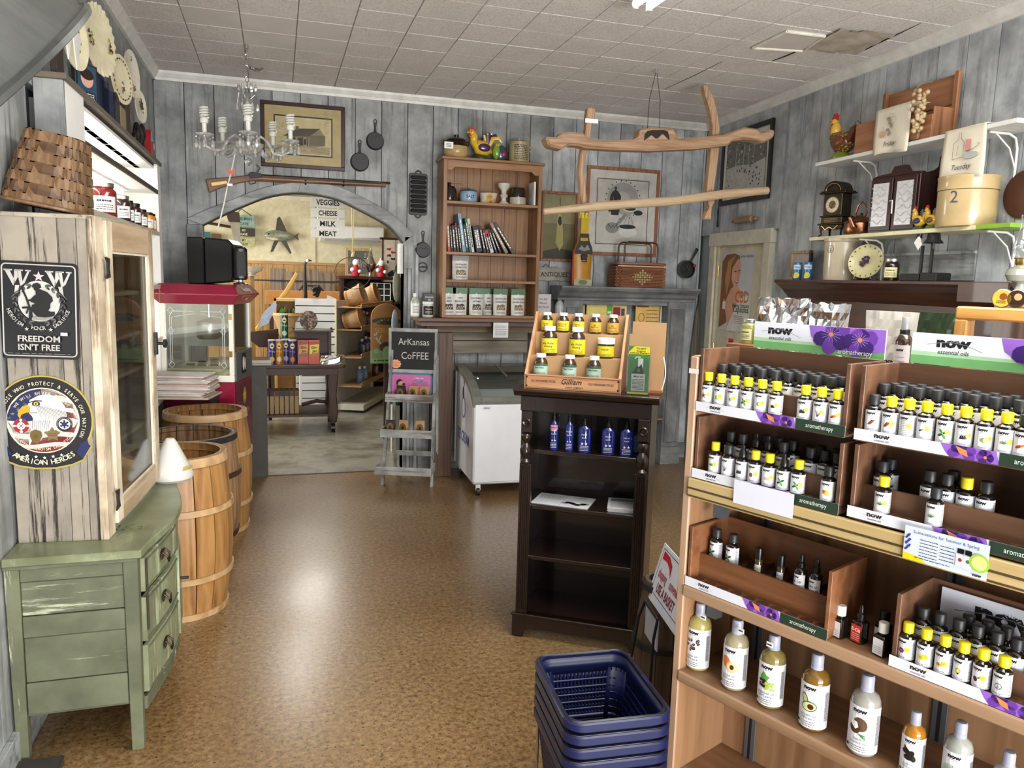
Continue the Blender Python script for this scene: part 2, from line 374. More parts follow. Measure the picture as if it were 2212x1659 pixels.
b.build('wall_core',H('3a3d3d',.8),wl,smooth=False)
y=6.2-PW
while y>1.0:
 a,c=y+.003,y+PW-.003
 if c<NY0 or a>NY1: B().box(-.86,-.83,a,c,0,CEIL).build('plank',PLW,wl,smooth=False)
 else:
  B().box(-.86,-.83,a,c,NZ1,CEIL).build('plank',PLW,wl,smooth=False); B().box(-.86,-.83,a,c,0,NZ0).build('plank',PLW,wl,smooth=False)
 y-=PW
wr=struct(B().box(-.1,9.6,.03,.15,0,3.1).build('wall_right',H('a9b2b6',.8),smooth=False)); wr.location=RW.w(0,0); wr.rotation_euler.z=RW.rz
DX0,DX1=.20,1.14
x=.004
while x<4.9:
 x0,x1=x+.003,x+PW-.003; z0=2.03 if (x0<DX1 and x1>DX0) else 0
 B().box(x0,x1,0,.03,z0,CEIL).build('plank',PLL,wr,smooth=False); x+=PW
BX('wall_lining',4.9,9.6,0,.03,0,CEIL,PLL,wr)
BX('rail_board',2.05,3.05,-.012,0,1.66,1.80,PLH,wr); BX('rail_board',2.05,3.05,-.018,0,1.80,1.815,PLL,wr)
struct(B().box(-1.4,4.6,-3.3,-3.15,0,.5).box(-1.4,4.6,-3.3,-3.15,2.75,3.1).box(-1.4,-.5,-3.3,-3.15,.5,2.75).box(1.35,1.75,-3.3,-3.15,.5,2.75).box(3.7,4.6,-3.3,-3.15,.5,2.75).build('wall_front',H('8a8c88',.7),smooth=False))
for n_,(a,c) in enumerate(((-.5,1.35),(1.75,3.7))):
 w=struct(BX('window_%d'%(n_+1),a,c,-3.24,-3.235,.5,2.75,pane('shop_pane'),None));
 for q in (a,c-.05): BX('window_frame',q,q+.05,-3.26,-3.2,.5,2.75,H('cfd0cc',.4),w)
def tile_mat(name,c,ribs):
 m,nt,b=newmat(name); mp=coords(nt,(1,1,1),False); n=noise(nt,mp,5,3); r=ramp(nt,n.outputs[0],[(.3,tuple(v*.92 for v in c)),(.7,c)])
 if ribs:
  w=nd(nt,'ShaderNodeTexWave',bands_direction='DIAGONAL' if ribs==2 else 'X'); w.inputs['Scale'].default_value=34; nt.links.new(mp.outputs[0],w.inputs['Vector'])
  v=nd(nt,'ShaderNodeTexVoronoi'); v.inputs['Scale'].default_value=75; nt.links.new(mp.outputs[0],v.inputs['Vector'])
  k=ramp(nt,v.outputs[0],[(.25,tuple(x*.8 for x in c)),(.5,(1,1,1))]); nt.links.new(mix(nt,.5,r.outputs[0],k.outputs[0],'MULTIPLY'),b.inputs['Base Color']); bump(nt,b,w.outputs[1],.35,.002)
 else: nt.links.new(r.outputs[0],b.inputs['Base Color'])
 b.inputs['Roughness'].default_value=.85; return m
TM=[tile_mat('ceiling_tile_ribbed',(.74,.70,.665),1),tile_mat('ceiling_tile_smooth',(.67,.63,.59),0),tile_mat('ceiling_tile_dotted',(.76,.73,.70),2)]
ce=struct(B().box(-.95,4.6,-3.2,6.36,CEIL+.012,CEIL+.1).build('ceiling',H('cdc6ba',.9),smooth=False))
TS=.305; nt_=0
for iy in range(12):
 for ix in range(16):
  x0=-.785+ix*TS-TS*(0); y1=6.2-.02-iy*TS; xr=3.66-(6.2-y1)*-.0+0
  lim=3.66-(6.2-(y1-TS))*.056
  if x0<-.83: continue
  x1=min(x0+TS-.005,lim)
  if x1-x0<.03: continue
  dz=.0015*rnd.random(); k=1 if (ix,iy) in ((2,4),(2,3),(3,3),(1,4),(3,4),(13,2),(14,2)) else (0 if ix<6 else 2)
  B().box(x0,x1,y1-TS+.005,y1,CEIL-dz,CEIL+.012).build('ceiling_tile',TM[k],ce,.0012,smooth=False); nt_+=1
BX('ceiling_lining',-.83,3.6,-3.15,6.18-12*TS,CEIL,CEIL+.012,TM[2],ce)
pp=[pz(*q,CEIL-.006) for q in ((1700,66),(1782,76),(1735,108),(1627,101))]
b=B(); b.prism([(p.x,p.y) for p in pp],CEIL-.010,CEIL-.002,'z'); hp=b.build('hatch_panel',TM[1],ce,smooth=False)
b=B()
for p,q in zip(pp,pp[1:]+pp[:1]): b.tube([(p.x,p.y,CEIL-.012),(q.x,q.y,CEIL-.012)],.008,6)
b.build('hatch_trim',H('d8d4c8',.6),ce)
pp=[pz(*q,CEIL-.012) for q in ((1818,62),(1935,76),(1845,120),(1735,107))]; b=B(); N=12; vs=[]; fs=[]
for i in range(N+1):
 for j in range(N+1):
  u,v=i/N,j/N; p=(pp[0]*(1-u)+pp[1]*u)*(1-v)+(pp[3]*(1-u)+pp[2]*u)*v; vs.append((p.x,p.y,CEIL-.006-.012*rnd.random()-.006*math.sin(u*9+v*4)))
for i in range(N):
 for j in range(N): fs.append((i*(N+1)+j,(i+1)*(N+1)+j,(i+1)*(N+1)+j+1,i*(N+1)+j+1))
b.add(vs,fs); b.build('paper_patch',H('b9b0a2',.6),ce)
b=B(); seam=[pz(*q,CEIL-.004) for q in ((1668,132),(1700,120),(1735,105),(1790,78))]; b.tube(seam,[.002,.004,.004,.001],5); seam=[pz(*q,CEIL-.004) for q in ((1848,118),(1900,92),(1935,76),(1990,50))]; b.tube(seam,[.002,.004,.003,.001],5)
seam=[pz(*q,CEIL-.003) for q in ((1418,180),(1435,193),(1500,163),(1560,133))]; b.tube(seam[1:],[.001,.002,.001],5)
b.build('tile_gap',H('241f1b',.9),ce)
def crown(name,pts):
 b=B();
 for (a,c) in pts:
  pass
 return b
TR=H('d9d8d2',.45)
b=B(); prof=[(0,0),(-.018,0),(-.024,.018),(-.030,.024),(-.045,.045),(-.05,.062),(0,.062)]
struct(B().prism([(6.2+y,CEIL-.062+z) for y,z in prof],-.83,3.66,'x').build('trim_2',TR,smooth=False))
struct(B().prism([(-.83-y,CEIL-.062+z) for y,z in prof],1.0,6.2,'y').build('trim_3',TR,smooth=False))
o=struct(B().prism([(y,CEIL-.062+z) for y,z in prof],0,9,'x').build('trim_4',TR,smooth=False)); o.location=RW.w(0,0); o.rotation_euler.z=RW.rz
struct(BX('baseboard_back',1.1,3.66,6.18,6.2,0,.14,PLH,None,.002))
struct(BX('baseboard_left',-.83,-.81,1.0,6.2,0,.12,PLH,None,.002))
dr=struct(B().box(DX0+.1,DX1-.1,.02,.05,0,1.93).build('door_1',H('cfc8b2',.5),smooth=False)); dr.location=RW.w(0,0); dr.rotation_euler.z=RW.rz
BX('door_casing',DX0,DX0+.09,-.018,.03,0,1.93,H('d2cdbb',.5),dr,.002); BX('door_casing',DX1-.09,DX1,-.018,.03,0,1.93,H('d2cdbb',.5),dr,.002)
BX('door_casing',DX0-.01,DX1+.01,-.022,.03,1.93,2.04,H('d2cdbb',.5),dr,.002)
BX('door_stop',DX0+.09,DX0+.115,0,.03,0,1.93,H('b9b298',.5),dr); BX('door_stop',DX1-.115,DX1-.09,0,.03,0,1.93,H('b9a878',.5),dr)
for z in (.35,1.05,1.72): B().cyl(.007,z-.045,z+.045,8).build('hinge',BRASS,dr,loc=(DX0+.12,.012,0))
wf=struct(BX('wall_far',-4,6,12.02,12.2,0,2.72,H('d8cfae',.7),None))
x=-1.6; PINE=wood('knotty_pine',(.36,.19,.06),(.50,.30,.11),'z',1,.45);
while x<3.4: BX('pine_board',x+.004,x+.15,12.0,12.02,0,1.725,PINE,wf); x+=.154
BX('pine_board',-4,-1.6,12.0,12.02,0,1.725,PINE,wf); BX('pine_board',3.4,6,12.0,12.02,0,1.725,PINE,wf)
BX('rail_cap',-4,6,11.985,12.02,1.725,1.765,wood('pine_rail',(.38,.2,.07),(.55,.33,.13),'x'),wf,.003)
BX('seam_strip',.55,.56,12.0,12.02,1.765,2.66,H('b9b090',.7),wf); BX('seam_strip',1.62,1.63,12.0,12.02,1.765,2.66,H('b9b090',.7),wf)
struct(BX('trim_5',-4,6,11.97,12.02,2.66,2.72,H('e4dfcc',.5),None))
w_=struct(BX('window_3',-3.99,-3.98,7.6,10.8,.9,2.4,pane('shop_pane'),None))  # unseen window, added to go with the back room side fill
for q in (7.6,9.17,10.75): BX('window_frame',-3.99,-3.93,q,q+.05,.9,2.4,H('cfd0cc',.4),w_)
struct(BX('wall_side_left',-4.1,-4,6.3,12.2,0,2.8,H('d8cfae',.7),None)); struct(BX('wall_side_right',6,6.1,6.3,12.2,0,2.8,H('d8cfae',.7),None))
struct(BX('wall_front_of_back_room',-4,-.9,6.25,6.36,0,2.8,H('d8cfae',.7),None)); struct(BX('wall_front_of_back_room',3.75,6,6.25,6.36,0,2.8,H('d8cfae',.7),None))
struct(BX('ceiling',-4.1,6.1,6.36,12.2,2.72,2.82,H('b8b2a2',.85),None))
EMT=plain('fluorescent_tube',(1,1,1),.4,emit=(1,.98,.93),es=8)
def fixture(x,y,z,L,label,n=2,w=.16):
 t=E('ceiling_light',label,'ceiling light',(x,y,z))
 B().prism([(-w/2,0),(w/2,0),(w/2-.03,-.05),(-w/2+.03,-.05)],-L/2,L/2).build('housing',H('e8e8e4',.35),t,.003,smooth=False)
 for k in range(n):
  xx=(k-(n-1)/2)*.075
  B().at(xx,-L/2+.04,-.072,-90).cyl(.0185,0,L-.08,14).build('tube',EMT,t)
  for s in (-1,1): B().box(xx-.012,xx+.012,s*(L/2-.035)-.012,s*(L/2-.035)+.012,-.095,-.045).build('lamp_holder',H('d8d8d4',.4),t)
 return t
lp=pz(1368,12,CEIL-.07); fixture(lp.x+.035,lp.y-.6,CEIL,1.22,'twin-tube fluorescent light on the tiled shop ceiling, at the top edge')
fixture(.2,7.9,2.72,1.4,'fluorescent light over the wheeled dark table in the back room'); fixture(.4,9.9,2.72,1.4,'fluorescent light near the far pine-panelled wall')
fixture(1.55,1.2,CEIL,1.22,'fluorescent light on the shop ceiling above the camera')
# == left side: white shelf niche and what stands on it
WP=H('f4f3ee',.45,var=.03); EDG=H('4a4038',.6)
t=E('wall_shelf_unit','white lit shelf unit let into the left wall, gray end board facing the room','shelf unit',(0,0,0))
XF,XB=-.73,-1.06
BX('end_board',-.828,XF,3.235,3.255,.80,2.27,PLW,t,.002); BX('top_board',-.828,XF+.012,3.225,5.64,2.27,2.292,H('6b6256',.6),t,.002)
BX('stile',XF-.02,XF,3.255,3.54,.80,2.27,WP,t); BX('stile',XF-.02,XF,5.52,5.64,.80,2.27,WP,t)
BX('apron',XF-.02,XF,3.54,5.52,.74,.82,WP,t); BX('side',XB,XF-.02,3.52,3.54,.82,2.25,WP,t); BX('side',XB,XF-.02,5.52,5.54,.82,2.25,WP,t)
BX('back',XB-.015,XB,3.52,5.54,.82,2.25,H('ece6d6',.5,var=.05),t); BX('inner_top',XB,XF-.02,3.54,5.52,2.24,2.255,WP,t)
BX('valance',XF-.03,XF-.005,3.54,5.52,2.085,2.105,EDG,t)
for z in (2.105,1.84,1.50,1.16,.82):
 s=BX('shelf',XB,XF-.006,3.54,5.52,z-.022,z,WP,t); BX('shelf_edge',XF-.008,XF,3.54,5.52,z-.024,z+.002,EDG if z>1.9 else H('cfc8b8',.5),s)
B().at(-.92,3.75,2.215,-90).cyl(.013,0,1.5,10).build('tube_lamp',plain('niche_tube',(1,1,1),.4,emit=(1,1,.97),es=14),t); B().at(-.90,3.75,2.06,-90).cyl(.014,0,1.5,10).build('tube_lamp',plain('niche_tube',(1,1,1),.4,emit=(1,1,.97),es=14),t); BX('lamp_base',-.93,-.87,3.7,5.3,2.072,2.083,WP,t)
B().at(-.90,3.75,1.46,-90).cyl(.012,0,1.5,10).build('tube_lamp',MATS['niche_tube'],t); BX('lamp_base',-.93,-.87,3.7,5.3,1.472,1.478,WP,t)
for z,y in ((2.06,3.395),(1.98,3.39)): B().at(XF,y,z,0,90).lathe([(0,0),(.006,0),(.006,.012),(.018,.016),(.018,.022),(0,.026)],12).build('knob',H('8a8880',.4),t)
GJ=glass('jar_glass')
def jar(label,loc,r,h,fill,lid,lab=WH,lw=.9,group=None,cat='jar',name='preserve_jar',rz=0,txt=None,lidm=None):
 t=E(name,label,cat,loc,rz,group)
 B().lathe([(0,0),(r*.94,0),(r,.006),(r,h*.72),(r*.94,h*.79),(r*.78,h*.84),(r*.78,h*.88),(0,h*.88)],20).build('jar_body',fill,t)
 B().lathe([(r*.82,h*.86),(r*.85,h*.87),(r*.85,h*.985),(r*.8,h),(0,h)],20).build('lid',lidm or lid,t)
 d=D(); w=r*lw; d.rect(-w,h*.15,w,h*.6,lab)
 if txt: d.scrib(-w*.6,h*.42,w*.6,h*.52,1,h*.05,INK,int(r*999)); d.scrib(-w*.7,h*.2,w*.7,h*.38,3,h*.018,INK,int(h*999))
 d.build('printed_label',t,r+.0006,rot=(0,0,0)); return t
REDJ=plain('red_jam',(.22,.012,.01),.12,coat=1); DKJ=plain('dark_jam',(.03,.008,.006),.12,coat=1); AMB=plain('amber_jelly',(.75,.27,.02),.15,coat=1); SIL=plain('lid_metal',(.6,.6,.6),.3,1)
F=plain
for i,(px,py,r,h,m,lid,lb) in enumerate([(240,452,.062,.165,REDJ,SIL,'large jar of red preserve, first on the white shelf beside the hutch'),(267,462,.04,.135,DKJ,SIL,'dark jam jar just right of the large red preserve jar'),(280,465,.03,.125,DKJ,BLK,'slim dark jar, second right of the large red jar'),(292,469,.038,.125,DKJ,BLK,'dark jam jar in the middle of the white shelf row'),(307,472,.036,.11,plain('maroon_jam',(.09,.012,.01),.12,coat=1),BLK,'maroon jam jar next to the orange jars'),(321,478,.036,.11,AMB,BLK,'orange marmalade jar, left one of the orange pair'),(331,483,.036,.11,AMB,BLK,'orange marmalade jar, right one of the orange pair')]):
 p=pX(px,py,-.765); jar(lb,(-.80 if r>.05 else -.77,min(p.y,5.44),1.84),r,h,m,lid,rz=R(18),txt='Jam',cat='jar',group=None)
jar('bright red preserve jar on the middle white shelf behind the glass door edge',(-.80,5.18,1.50),.035,.13,plain('red_sauce',(.6,.02,.015),.2,coat=1),REDJ,WH,rz=R(10),lidm=RED,txt='Jam')
for i,y in enumerate((4.72,4.9,5.06,5.22,5.38)):
 jar('small dark jar with a white label low on the white shelves',(-.80,y,.82),.036,.11,DKJ,BLK,rz=R(15),group='small dark jars low on the white shelves',txt='Jam')
pt=E('price_tag','kraft paper price tag hanging from the white shelf edge','tag',(-.722,5.38,1.47)); BX('paper_tag',-.001,.001,-.03,.03,-.075,-.005,H('a5814f',.7),pt); B().tube([(0,0,-.01),(-.004,0,.012)],.001,5).build('string',H('d8d0bc',.8),pt)
def plate(name,label,Y,z,ry,rz_,rim,decor,fl=0,X=-.765,n=48,group=None,tilt=4,cat='plate'):
 t=E(name,label,cat,(X,Y,z),0,group,rot=(0,R(90-tilt),R(-20)))
 b=B(); vs=[];fs=[]; prof=[(0,.006),(.55,.006),(.66,.009),(1,.012),(1.0,.006),(.6,.0),(0,.0)]
 for i in range(n):
  a=2*PI*i/n; w=1+(fl*math.cos(a*24) if fl else 0)
  for q,(r,h) in enumerate(prof): ww=w if r>.9 else 1; vs.append((-rz_*r*ww*math.sin(a)*1.0,ry*r*ww*math.cos(a),h+(fl*.12*math.cos(a*24) if r>.6 and fl else 0)))
 k=len(prof)
 for i in range(n):
  j=(i+1)%n
  for q in range(k-1):
   if prof[q][0]==0: fs.append((i*k+q,i*k+q+1,j*k+q+1))
   elif prof[q+1][0]==0: fs.append((i*k+q,i*k+q+1,j*k+q))
   else: fs.append((i*k+q,i*k+q+1,j*k+q+1,j*k+q))
 b.add(vs,fs); b.build('dish',rim,t)
 d=D(); decor(d,ry,rz_); o=d.build('painted_motif',t,loc=(0,0,.0135),rot=(R(90),0,R(90)))
 o.rotation_euler=Matrix(((0,0,-1),(1,0,0),(0,-1,0))).to_euler()
 return t
BR=H('3a2a20',.5); GY=H('9a9a3a',.5); MR=H('7a2430',.5)
def spray(d,cx,cy,s,cols,n,seed):
 r=random.Random(seed)
 for i in range(n): a=r.uniform(0,6.28); q=r.uniform(.2,1)*s; d.ell(cx+q*.45*math.cos(a),cy+q*math.sin(a),s*.12,s*.2,cols[i%len(cols)],8,r.uniform(0,3),up=(i%4==0))
def dec_a(d,a,c):
 for s in (-1,1): spray(d,s*a*.62,-c*.1,c*.26,[BR,GY],16,3+s)
def dec_b(d,a,c): spray(d,0,0,c*.45,[MR,BR,GRNP],30,8)
def dec_c(d,a,c):
 for k in range(26): an=k*.24; d.ell(a*.82*math.cos(an),c*.82*math.sin(an),a*.05,c*.06,[BR,GY][k%3==0],6,an,up=(k%9==0))
 spray(d,0,-c*.35,c*.25,[BR,MR],10,5)
def dec_d(d,a,c): spray(d,0,c*.6,c*.15,[BR],8,1); spray(d,0,-c*.6,c*.2,[MR,BR],10,2)
IV=H('d9d0b0',.25); IV2=H('cfc9b8',.25)
def PX(px,py,X=-.765): p=pX(px,py,X); return p.y,p.z
for nm,lb,c,ry,rr,mt,dc,fl in (('platter','long cream fluted platter painted with lemons, hung high on the left wall',(211,86),.12,.16,IV,dec_a,.02),
 ('plate','cream plate with a red and brown spray, half hidden behind the galvanised tub',(157,82),.085,.125,IV,dec_b,.0),
 ('plate','cream plate ringed with brown leaves below the fluted platter',(259,172),.095,.125,IV,dec_c,.0),
 ('plate','tall pale oval plate with sprays at both ends, beside the leaf-ringed plate',(282,160),.075,.13,IV2,dec_d,.0),
 ('plate','small pale plate with one dark sprig, nearest the back corner',(301,230),.06,.095,IV2,dec_b,0)):
 y,z=PX(*c); plate(nm,lb,y,z,ry,rr,mt,dc,fl)
def TOPY(px,py): return pX(px,py,-.775).y
z0=2.292
def slab(name,label,cat,Y,w,h,th,mat,rz=0,lean=0,X=-.775,extra=None,z=z0):
 t=E(name,label,cat,(X,Y,z),R(rz)); BX('body',-th/2,th/2,-w/2,w/2,0,h,mat,t,.002)
 if extra: extra(t,w,h,th)
 return t
def bk(t,w,h,th):
 d=D(); d.rect(-w*.42,h*.05,w*.42,h*.95,H('2a4a66',.4)); d.ell(0,h*.62,w*.28,h*.22,H('d8a898',.4)); d.ell(0,h*.72,w*.3,h*.13,H('2a1a18',.4)); d.rect(-w*.36,h*.06,w*.36,h*.3,H('1a2028',.4)); d.scrib(-w*.3,h*.08,w*.3,h*.28,4,h*.02,WH,3)
 d.build('cover_print',t,loc=(th/2+.0008,0,0),rot=(0,0,R(90)))
slab('cutting_board','dark brown board leaning behind the bunting at the near end of the shelf unit','board',3.36,.1,.24,.022,H('2a1a14',.5))
slab('photo_book','picture book with a face on its cover on top of the white unit','book',3.80,.14,.17,.02,H('20242a',.4),extra=bk,rz=-25)
t=E('folded_jeans','dark blue folded jeans standing on the white unit','jeans',(-.775,4.10,z0),R(-10))
for i in range(3): B().prism(rrect(.035,.14,.012),0,.20-.03*i,'z').build('denim_fold',H('1f2c48',.8),t,loc=(0,-.05+.05*i,0))
t=E('mailbox','small black round-topped box on the white unit','box',(-.775,4.30,z0)); B().prism([(-.06,0),(.06,0),(.06,.1)]+[(.06*math.cos(R(a)),.1+.06*math.sin(R(a))) for a in range(15,180,15)]+[(-.06,.1)],-.035,.035,'x').build('body',H('1a1815',.4),t)
B().prism([(-.045,.01),(.045,.01),(.045,.1)]+[(.045*math.cos(R(a)),.1+.045*math.sin(R(a))) for a in range(15,180,15)]+[(-.045,.1)],.035,.04,'x').build('door',H('2c2622',.5),t)
slab('wooden_box','pale weathered wooden box before the brown arched board','box',4.52,.15,.13,.05,wood('pale_box',(.25,.18,.1),(.4,.31,.2),'z'))
t=E('arched_board','brown round-topped wooden board on the white unit','board',(-.78,4.76,z0)); B().prism([(-.08,0),(.08,0),(.08,.17)]+[(.08*math.cos(R(a)),.17+.08*math.sin(R(a))) for a in range(15,180,15)]+[(-.08,.17)],-.012,.012,'x').build('body',H('3a2418',.5),t,.002)
t=E('dark_figurine','cluster of dark glossy figures near the far end of the white unit','figurine',(-.775,5.12,z0))
for k in range(7): B().sph(0+.012*(k%2),-.11+.036*k,.05+.03*(k%3),.022,.03,.05+.01*(k%2)).build('figure',H('1c1214',.25),t)
t=E('red_tin','red and teal tin with a round badge at the far end of the white unit','tin',(-.77,5.44,z0)); B().prism([(-.09,0),(.09,0),(.09,.10),(.05,.17),(-.05,.17),(-.09,.10)],-.03,.03,'x').build('tin_body',H('9a1c22',.35),t,.003); B().prism([(-.04,.1),(.04,.1),(.05,.16),(-.05,.16)],.03,.034,'x').build('teal_patch',H('4a8a90',.4),t)
D().ell(0,.08,.022,.022,WH).build('badge',t,loc=(.032,.03,0),rot=(0,0,R(90)))
t=E('bunting','white triangular pennants hanging over the near end of the white unit','bunting',(-.70,3.30,2.40))
for (y,s) in ((-.1,.07),(0.02,.075)): B().prism([(-s,s*1.1),(s,.3*s),(-.1*s,-1.4*s)],-.002,.002,'x').build('pennant',H('dcdcd8',.8),t,loc=(0,y,.03))
B().tube([(0,-.2,.12),(0,-.1,.10),(0,.1,.10)],.003,6).build('cord',H('bdb8aa',.8),t)
# hanging galvanised tub, upper left, near the camera
Pt=CAMP+ray(193,22)*1.25
a_=(CR*-.785+CU*-.62).normalized(); nn=(CR*-.60+CU*.76-CF*.82).normalized(); a_=(a_-nn*a_.dot(nn)).normalized(); bb=nn.cross(a_)
ctr=Pt+a_*.27
t=E('galvanised_tub','dull galvanised metal tub hanging mouth down at the upper left','tub',ctr); t.rotation_euler=Matrix((a_,bb,nn)).transposed().to_euler()
GAL=paint('galvanised',(.07,.075,.072),(.13,.135,.13),'z',.6,.15,.45,4,tint=(.10,.105,.10)); GAL.node_tree.nodes['Principled BSDF'].inputs['Metallic'].default_value=.55
B().lathe([(.262,0),(.27,.004),(.262,.012),(.245,.10),(.243,.11),(.238,.115),(.225,.22),(0,.225),(0,.219),(.22,.214),(.255,.012)],48).build('shell',GAL,t)
B().lathe([(.262,-.006),(.272,-.004),(.275,.004),(.27,.010),(.262,.008)],48).build('rolled_rim',GAL,t)
for s in (-1,1): B().tube([(0,s*.25,.1),(.03,s*.29,.11),(-.03,s*.29,.11),(0,s*.25,.12)],.005,6).build('handle',STEEL,t)
b=B();
for k in range(3): pass
tp=(t.matrix_basis if True else None)
cc=ctr+nn*.22; wl_=B().tube([(cc.x,cc.y,cc.z),(cc.x,cc.y,CEIL)],.004,6).build('hanging_wire',STEEL,None); tag(wl_,'steel wire holding the galvanised tub to the ceiling','wire')
# chippy hutch on the green washstand
ho=pz(228,1166,.70); SF=Fr(ho.x,ho.y,-4.7); CZ=.70
CHIP=paint('chipped_cream',hx('8d857a'),hx('241d18'),'z',.57,.03,.7,26,tint=hx('9e9587')); CHIPX=paint('chipped_cream_y',hx('a09684'),hx('4a3826'),'y',.60,.04,.7,16,tint=hx('b5aa98'))
TAN=paint('worn_pine_frame',hx('b09a7c'),hx('4a3220'),'z',.6,.05,.65,16,tint=hx('d8cbb4')); TANH=wood('worn_rail',(.30,.20,.11),(.50,.38,.25),'y',.8,.6)
hu=EF('hutch_cabinet','chippy cream painted hutch with a glass door standing on the green washstand','cabinet',SF,0,0,CZ)
xs=[-.262,-.10,-.045,-.014]
for i,(a,c) in enumerate(zip(xs,xs[1:])): BX('side_board',a+.0008,c-.0008,0,.018,0,1.06,CHIP,hu,.0015)
BX('corner_post',-.014,.012,-.004,.075,0,1.062,TAN,hu,.002)
BX('back_board',-.262,-.25,.018,.70,0,1.05,CHIP,hu); BX('far_side',-.25,0,.685,.70,0,1.05,CHIP,hu); BX('hutch_top',-.265,.006,-.004,.705,1.05,1.064,CHIPX,hu,.002); BX('hutch_floor',-.25,0,.018,.685,0,.02,CHIPX,hu)
for z in (.27,.50,.64,.80): BX('inner_shelf',-.25,-.02,.018,.685,z,z+.014,CHIPX,hu)
do=E('x','','',(0,0,0)); bpy.data.objects.remove(do)
DY0,DY1=.078,.695
dm=B().box(-.002,.022,DY0,DY0+.062,.03,1.055).build('door',TAN,hu,.003,smooth=False)
for (y0,y1,z0_,z1_,mt) in ((DY1-.07,DY1,.03,1.055,TAN),(DY0+.062,DY1-.07,.955,1.055,TANH),(DY0+.062,DY1-.07,.03,.105,TANH)): BX('door_rail',-.002,.022,y0,y1,z0_,z1_,mt,dm,.003)
BX('door_glass',.006,.009,DY0+.055,DY1-.063,.10,.96,pane('old_pane',(.86,.88,.88),.05),dm)
for (y0,y1,z0_,z1_) in ((DY0+.06,DY0+.068,.1,.96),(DY1-.078,DY1-.07,.1,.96),(DY0+.06,DY1-.07,.948,.956),(DY0+.06,DY1-.07,.1,.108)): BX('glazing_bead',.010,.017,y0,y1,z0_,z1_,H('d8cdb8',.6),dm)
for z in (.12,.90):
 B().prism([(-.03,z-.035),(-.015,z-.02),(-.015,z+.02),(-.03,z+.035),(.012,z+.03),(.002,z),(.012,z-.03)],.022,.028,'x').build('hinge',IRON,dm,loc=(0,DY0-.002,0))
B().prism([(-.012,-.045),(.012,-.045),(.012,.045),(-.012,.045)],.022,.034,'x').build('latch',IRON,dm,loc=(0,DY1-.03,.60)); B().at(.034,DY1-.03,.60,0,90).lathe([(0,0),(.006,0),(.006,.02),(.017,.024),(.018,.034),(0,.04)],14).build('knob',IRON,dm)
def hin(px,py,x): q=SF.onX(px,py,x); return q
t=EF('glass_goblet','tall cut glass goblet on the upper shelf inside the hutch','goblet',SF,-.12,.42,CZ+.815)
B().lathe([(0,0),(.03,0),(.03,.004),(.006,.012),(.006,.05),(.012,.06),(.028,.09),(.03,.14),(.026,.14),(.024,.095),(0,.07)],16).build('goblet_glass',GJ,t)
t=EF('glass_goblet','second glass goblet standing on the middle hutch shelf','goblet',SF,-.12,.45,CZ+.655); B().lathe([(0,0),(.03,0),(.03,.004),(.006,.012),(.006,.05),(.03,.075),(.034,.12),(.03,.12),(.026,.08),(0,.062)],16).build('goblet_glass',GJ,t)
jar('square-labelled glass jar on the upper shelf inside the hutch',SF.w(-.1,.17,CZ+.655),.035,.12,plain('pickle_brine',(.35,.33,.22),.2),SIL,WH,rz=R(60),txt='Jam')
t=EF('handwritten_card','orange handwritten card propped inside the hutch','card',SF,-.06,.30,CZ+.52); BX('card',-.001,.001,-.05,.05,0,.05,H('d88a58',.7),t); D().scrib(-.04,.01,.04,.045,2,.005,INK,4).build('handwriting',t,loc=(.0016,0,0),rot=(0,0,R(90)))
t=EF('framed_print','pink and lilac picture tin inside the hutch','picture',SF,-.10,.26,CZ+.287); BX('panel',-.004,.004,-.10,.10,0,.17,H('8a6a88',.5),t);
d=D(); d.ell(.02,.12,.03,.03,H('6a4030',.5)); d.ell(.02,.075,.028,.026,H('9a6840',.5)); d.ell(.02,.04,.032,.02,H('c09870',.5)); d.build('picture_print',t,loc=(.0045,0,0),rot=(0,0,R(90)))
t=EF('linen_stack','folded white linens on the lower hutch shelf','linen',SF,-.12,.25,CZ+.02)
for i in range(3): B().prism(rrect(.16,.2,.02),.03*i,.03*i+.026,'z').build('folded_cloth',H('b9b0a0',.9),t,.003)
SG=H('17161a',.25,var=.3)
t=EF('tin_sign','black rectangular tin sign reading FREEDOM ISN\'T FREE on the hutch side','sign',SF,-.158,-.003,CZ+.76); t.rotation_euler.y=R(1.5)
w,h=.226,.305
B().prism(rrect(w,h,.014),-.003,0,'y').build('sign_plate',SG,t)
GRY=H('b9b6b0',.35); GR2=H('8d8b88',.4)
d=D(.0002);
b=B(); b.tube([(x,-.003,y) for x,y in rrect(w-.018,h-.018,.012)],.0022,6,closed=True); b.build('raised_border',GRY,t)
for s in (-1,1):
 x=s*.058 -.002
 for pts in ([(x-.036,.125),(x-.022,.125),(x-.006,.088),(x-.012,.075)],[(x-.012,.075),(x-.006,.088),(x+.004,.108),(x,.125),(x-.008,.125)],[(x-.002,.125),(x+.010,.125),(x+.014,.09),(x+.008,.075)],[(x+.008,.075),(x+.014,.09),(x+.03,.125),(x+.036,.125),(x+.02,.085)]): d.poly(pts,GRY,up=False)
 d.rect(x-.038,.122,x-.014,.1262,GRY,up=False); d.rect(x-.008,.122,x+.016,.1262,GRY,up=False); d.rect(x+.022,.122,x+.038,.1262,GRY,up=False)
d.poly([(-.067,.078),(-.07,.05),(-.082,.035),(-.058,.062),(-.055,.078)],GRY); d.poly([(.067,.078),(.07,.05),(.082,.035),(.058,.062),(.055,.078)],GRY)
d.star(0,.107,.017,H('d8b8bc',.4)); d.ell(0,.030,.060,.064,H('c4c2bd',.4),36)
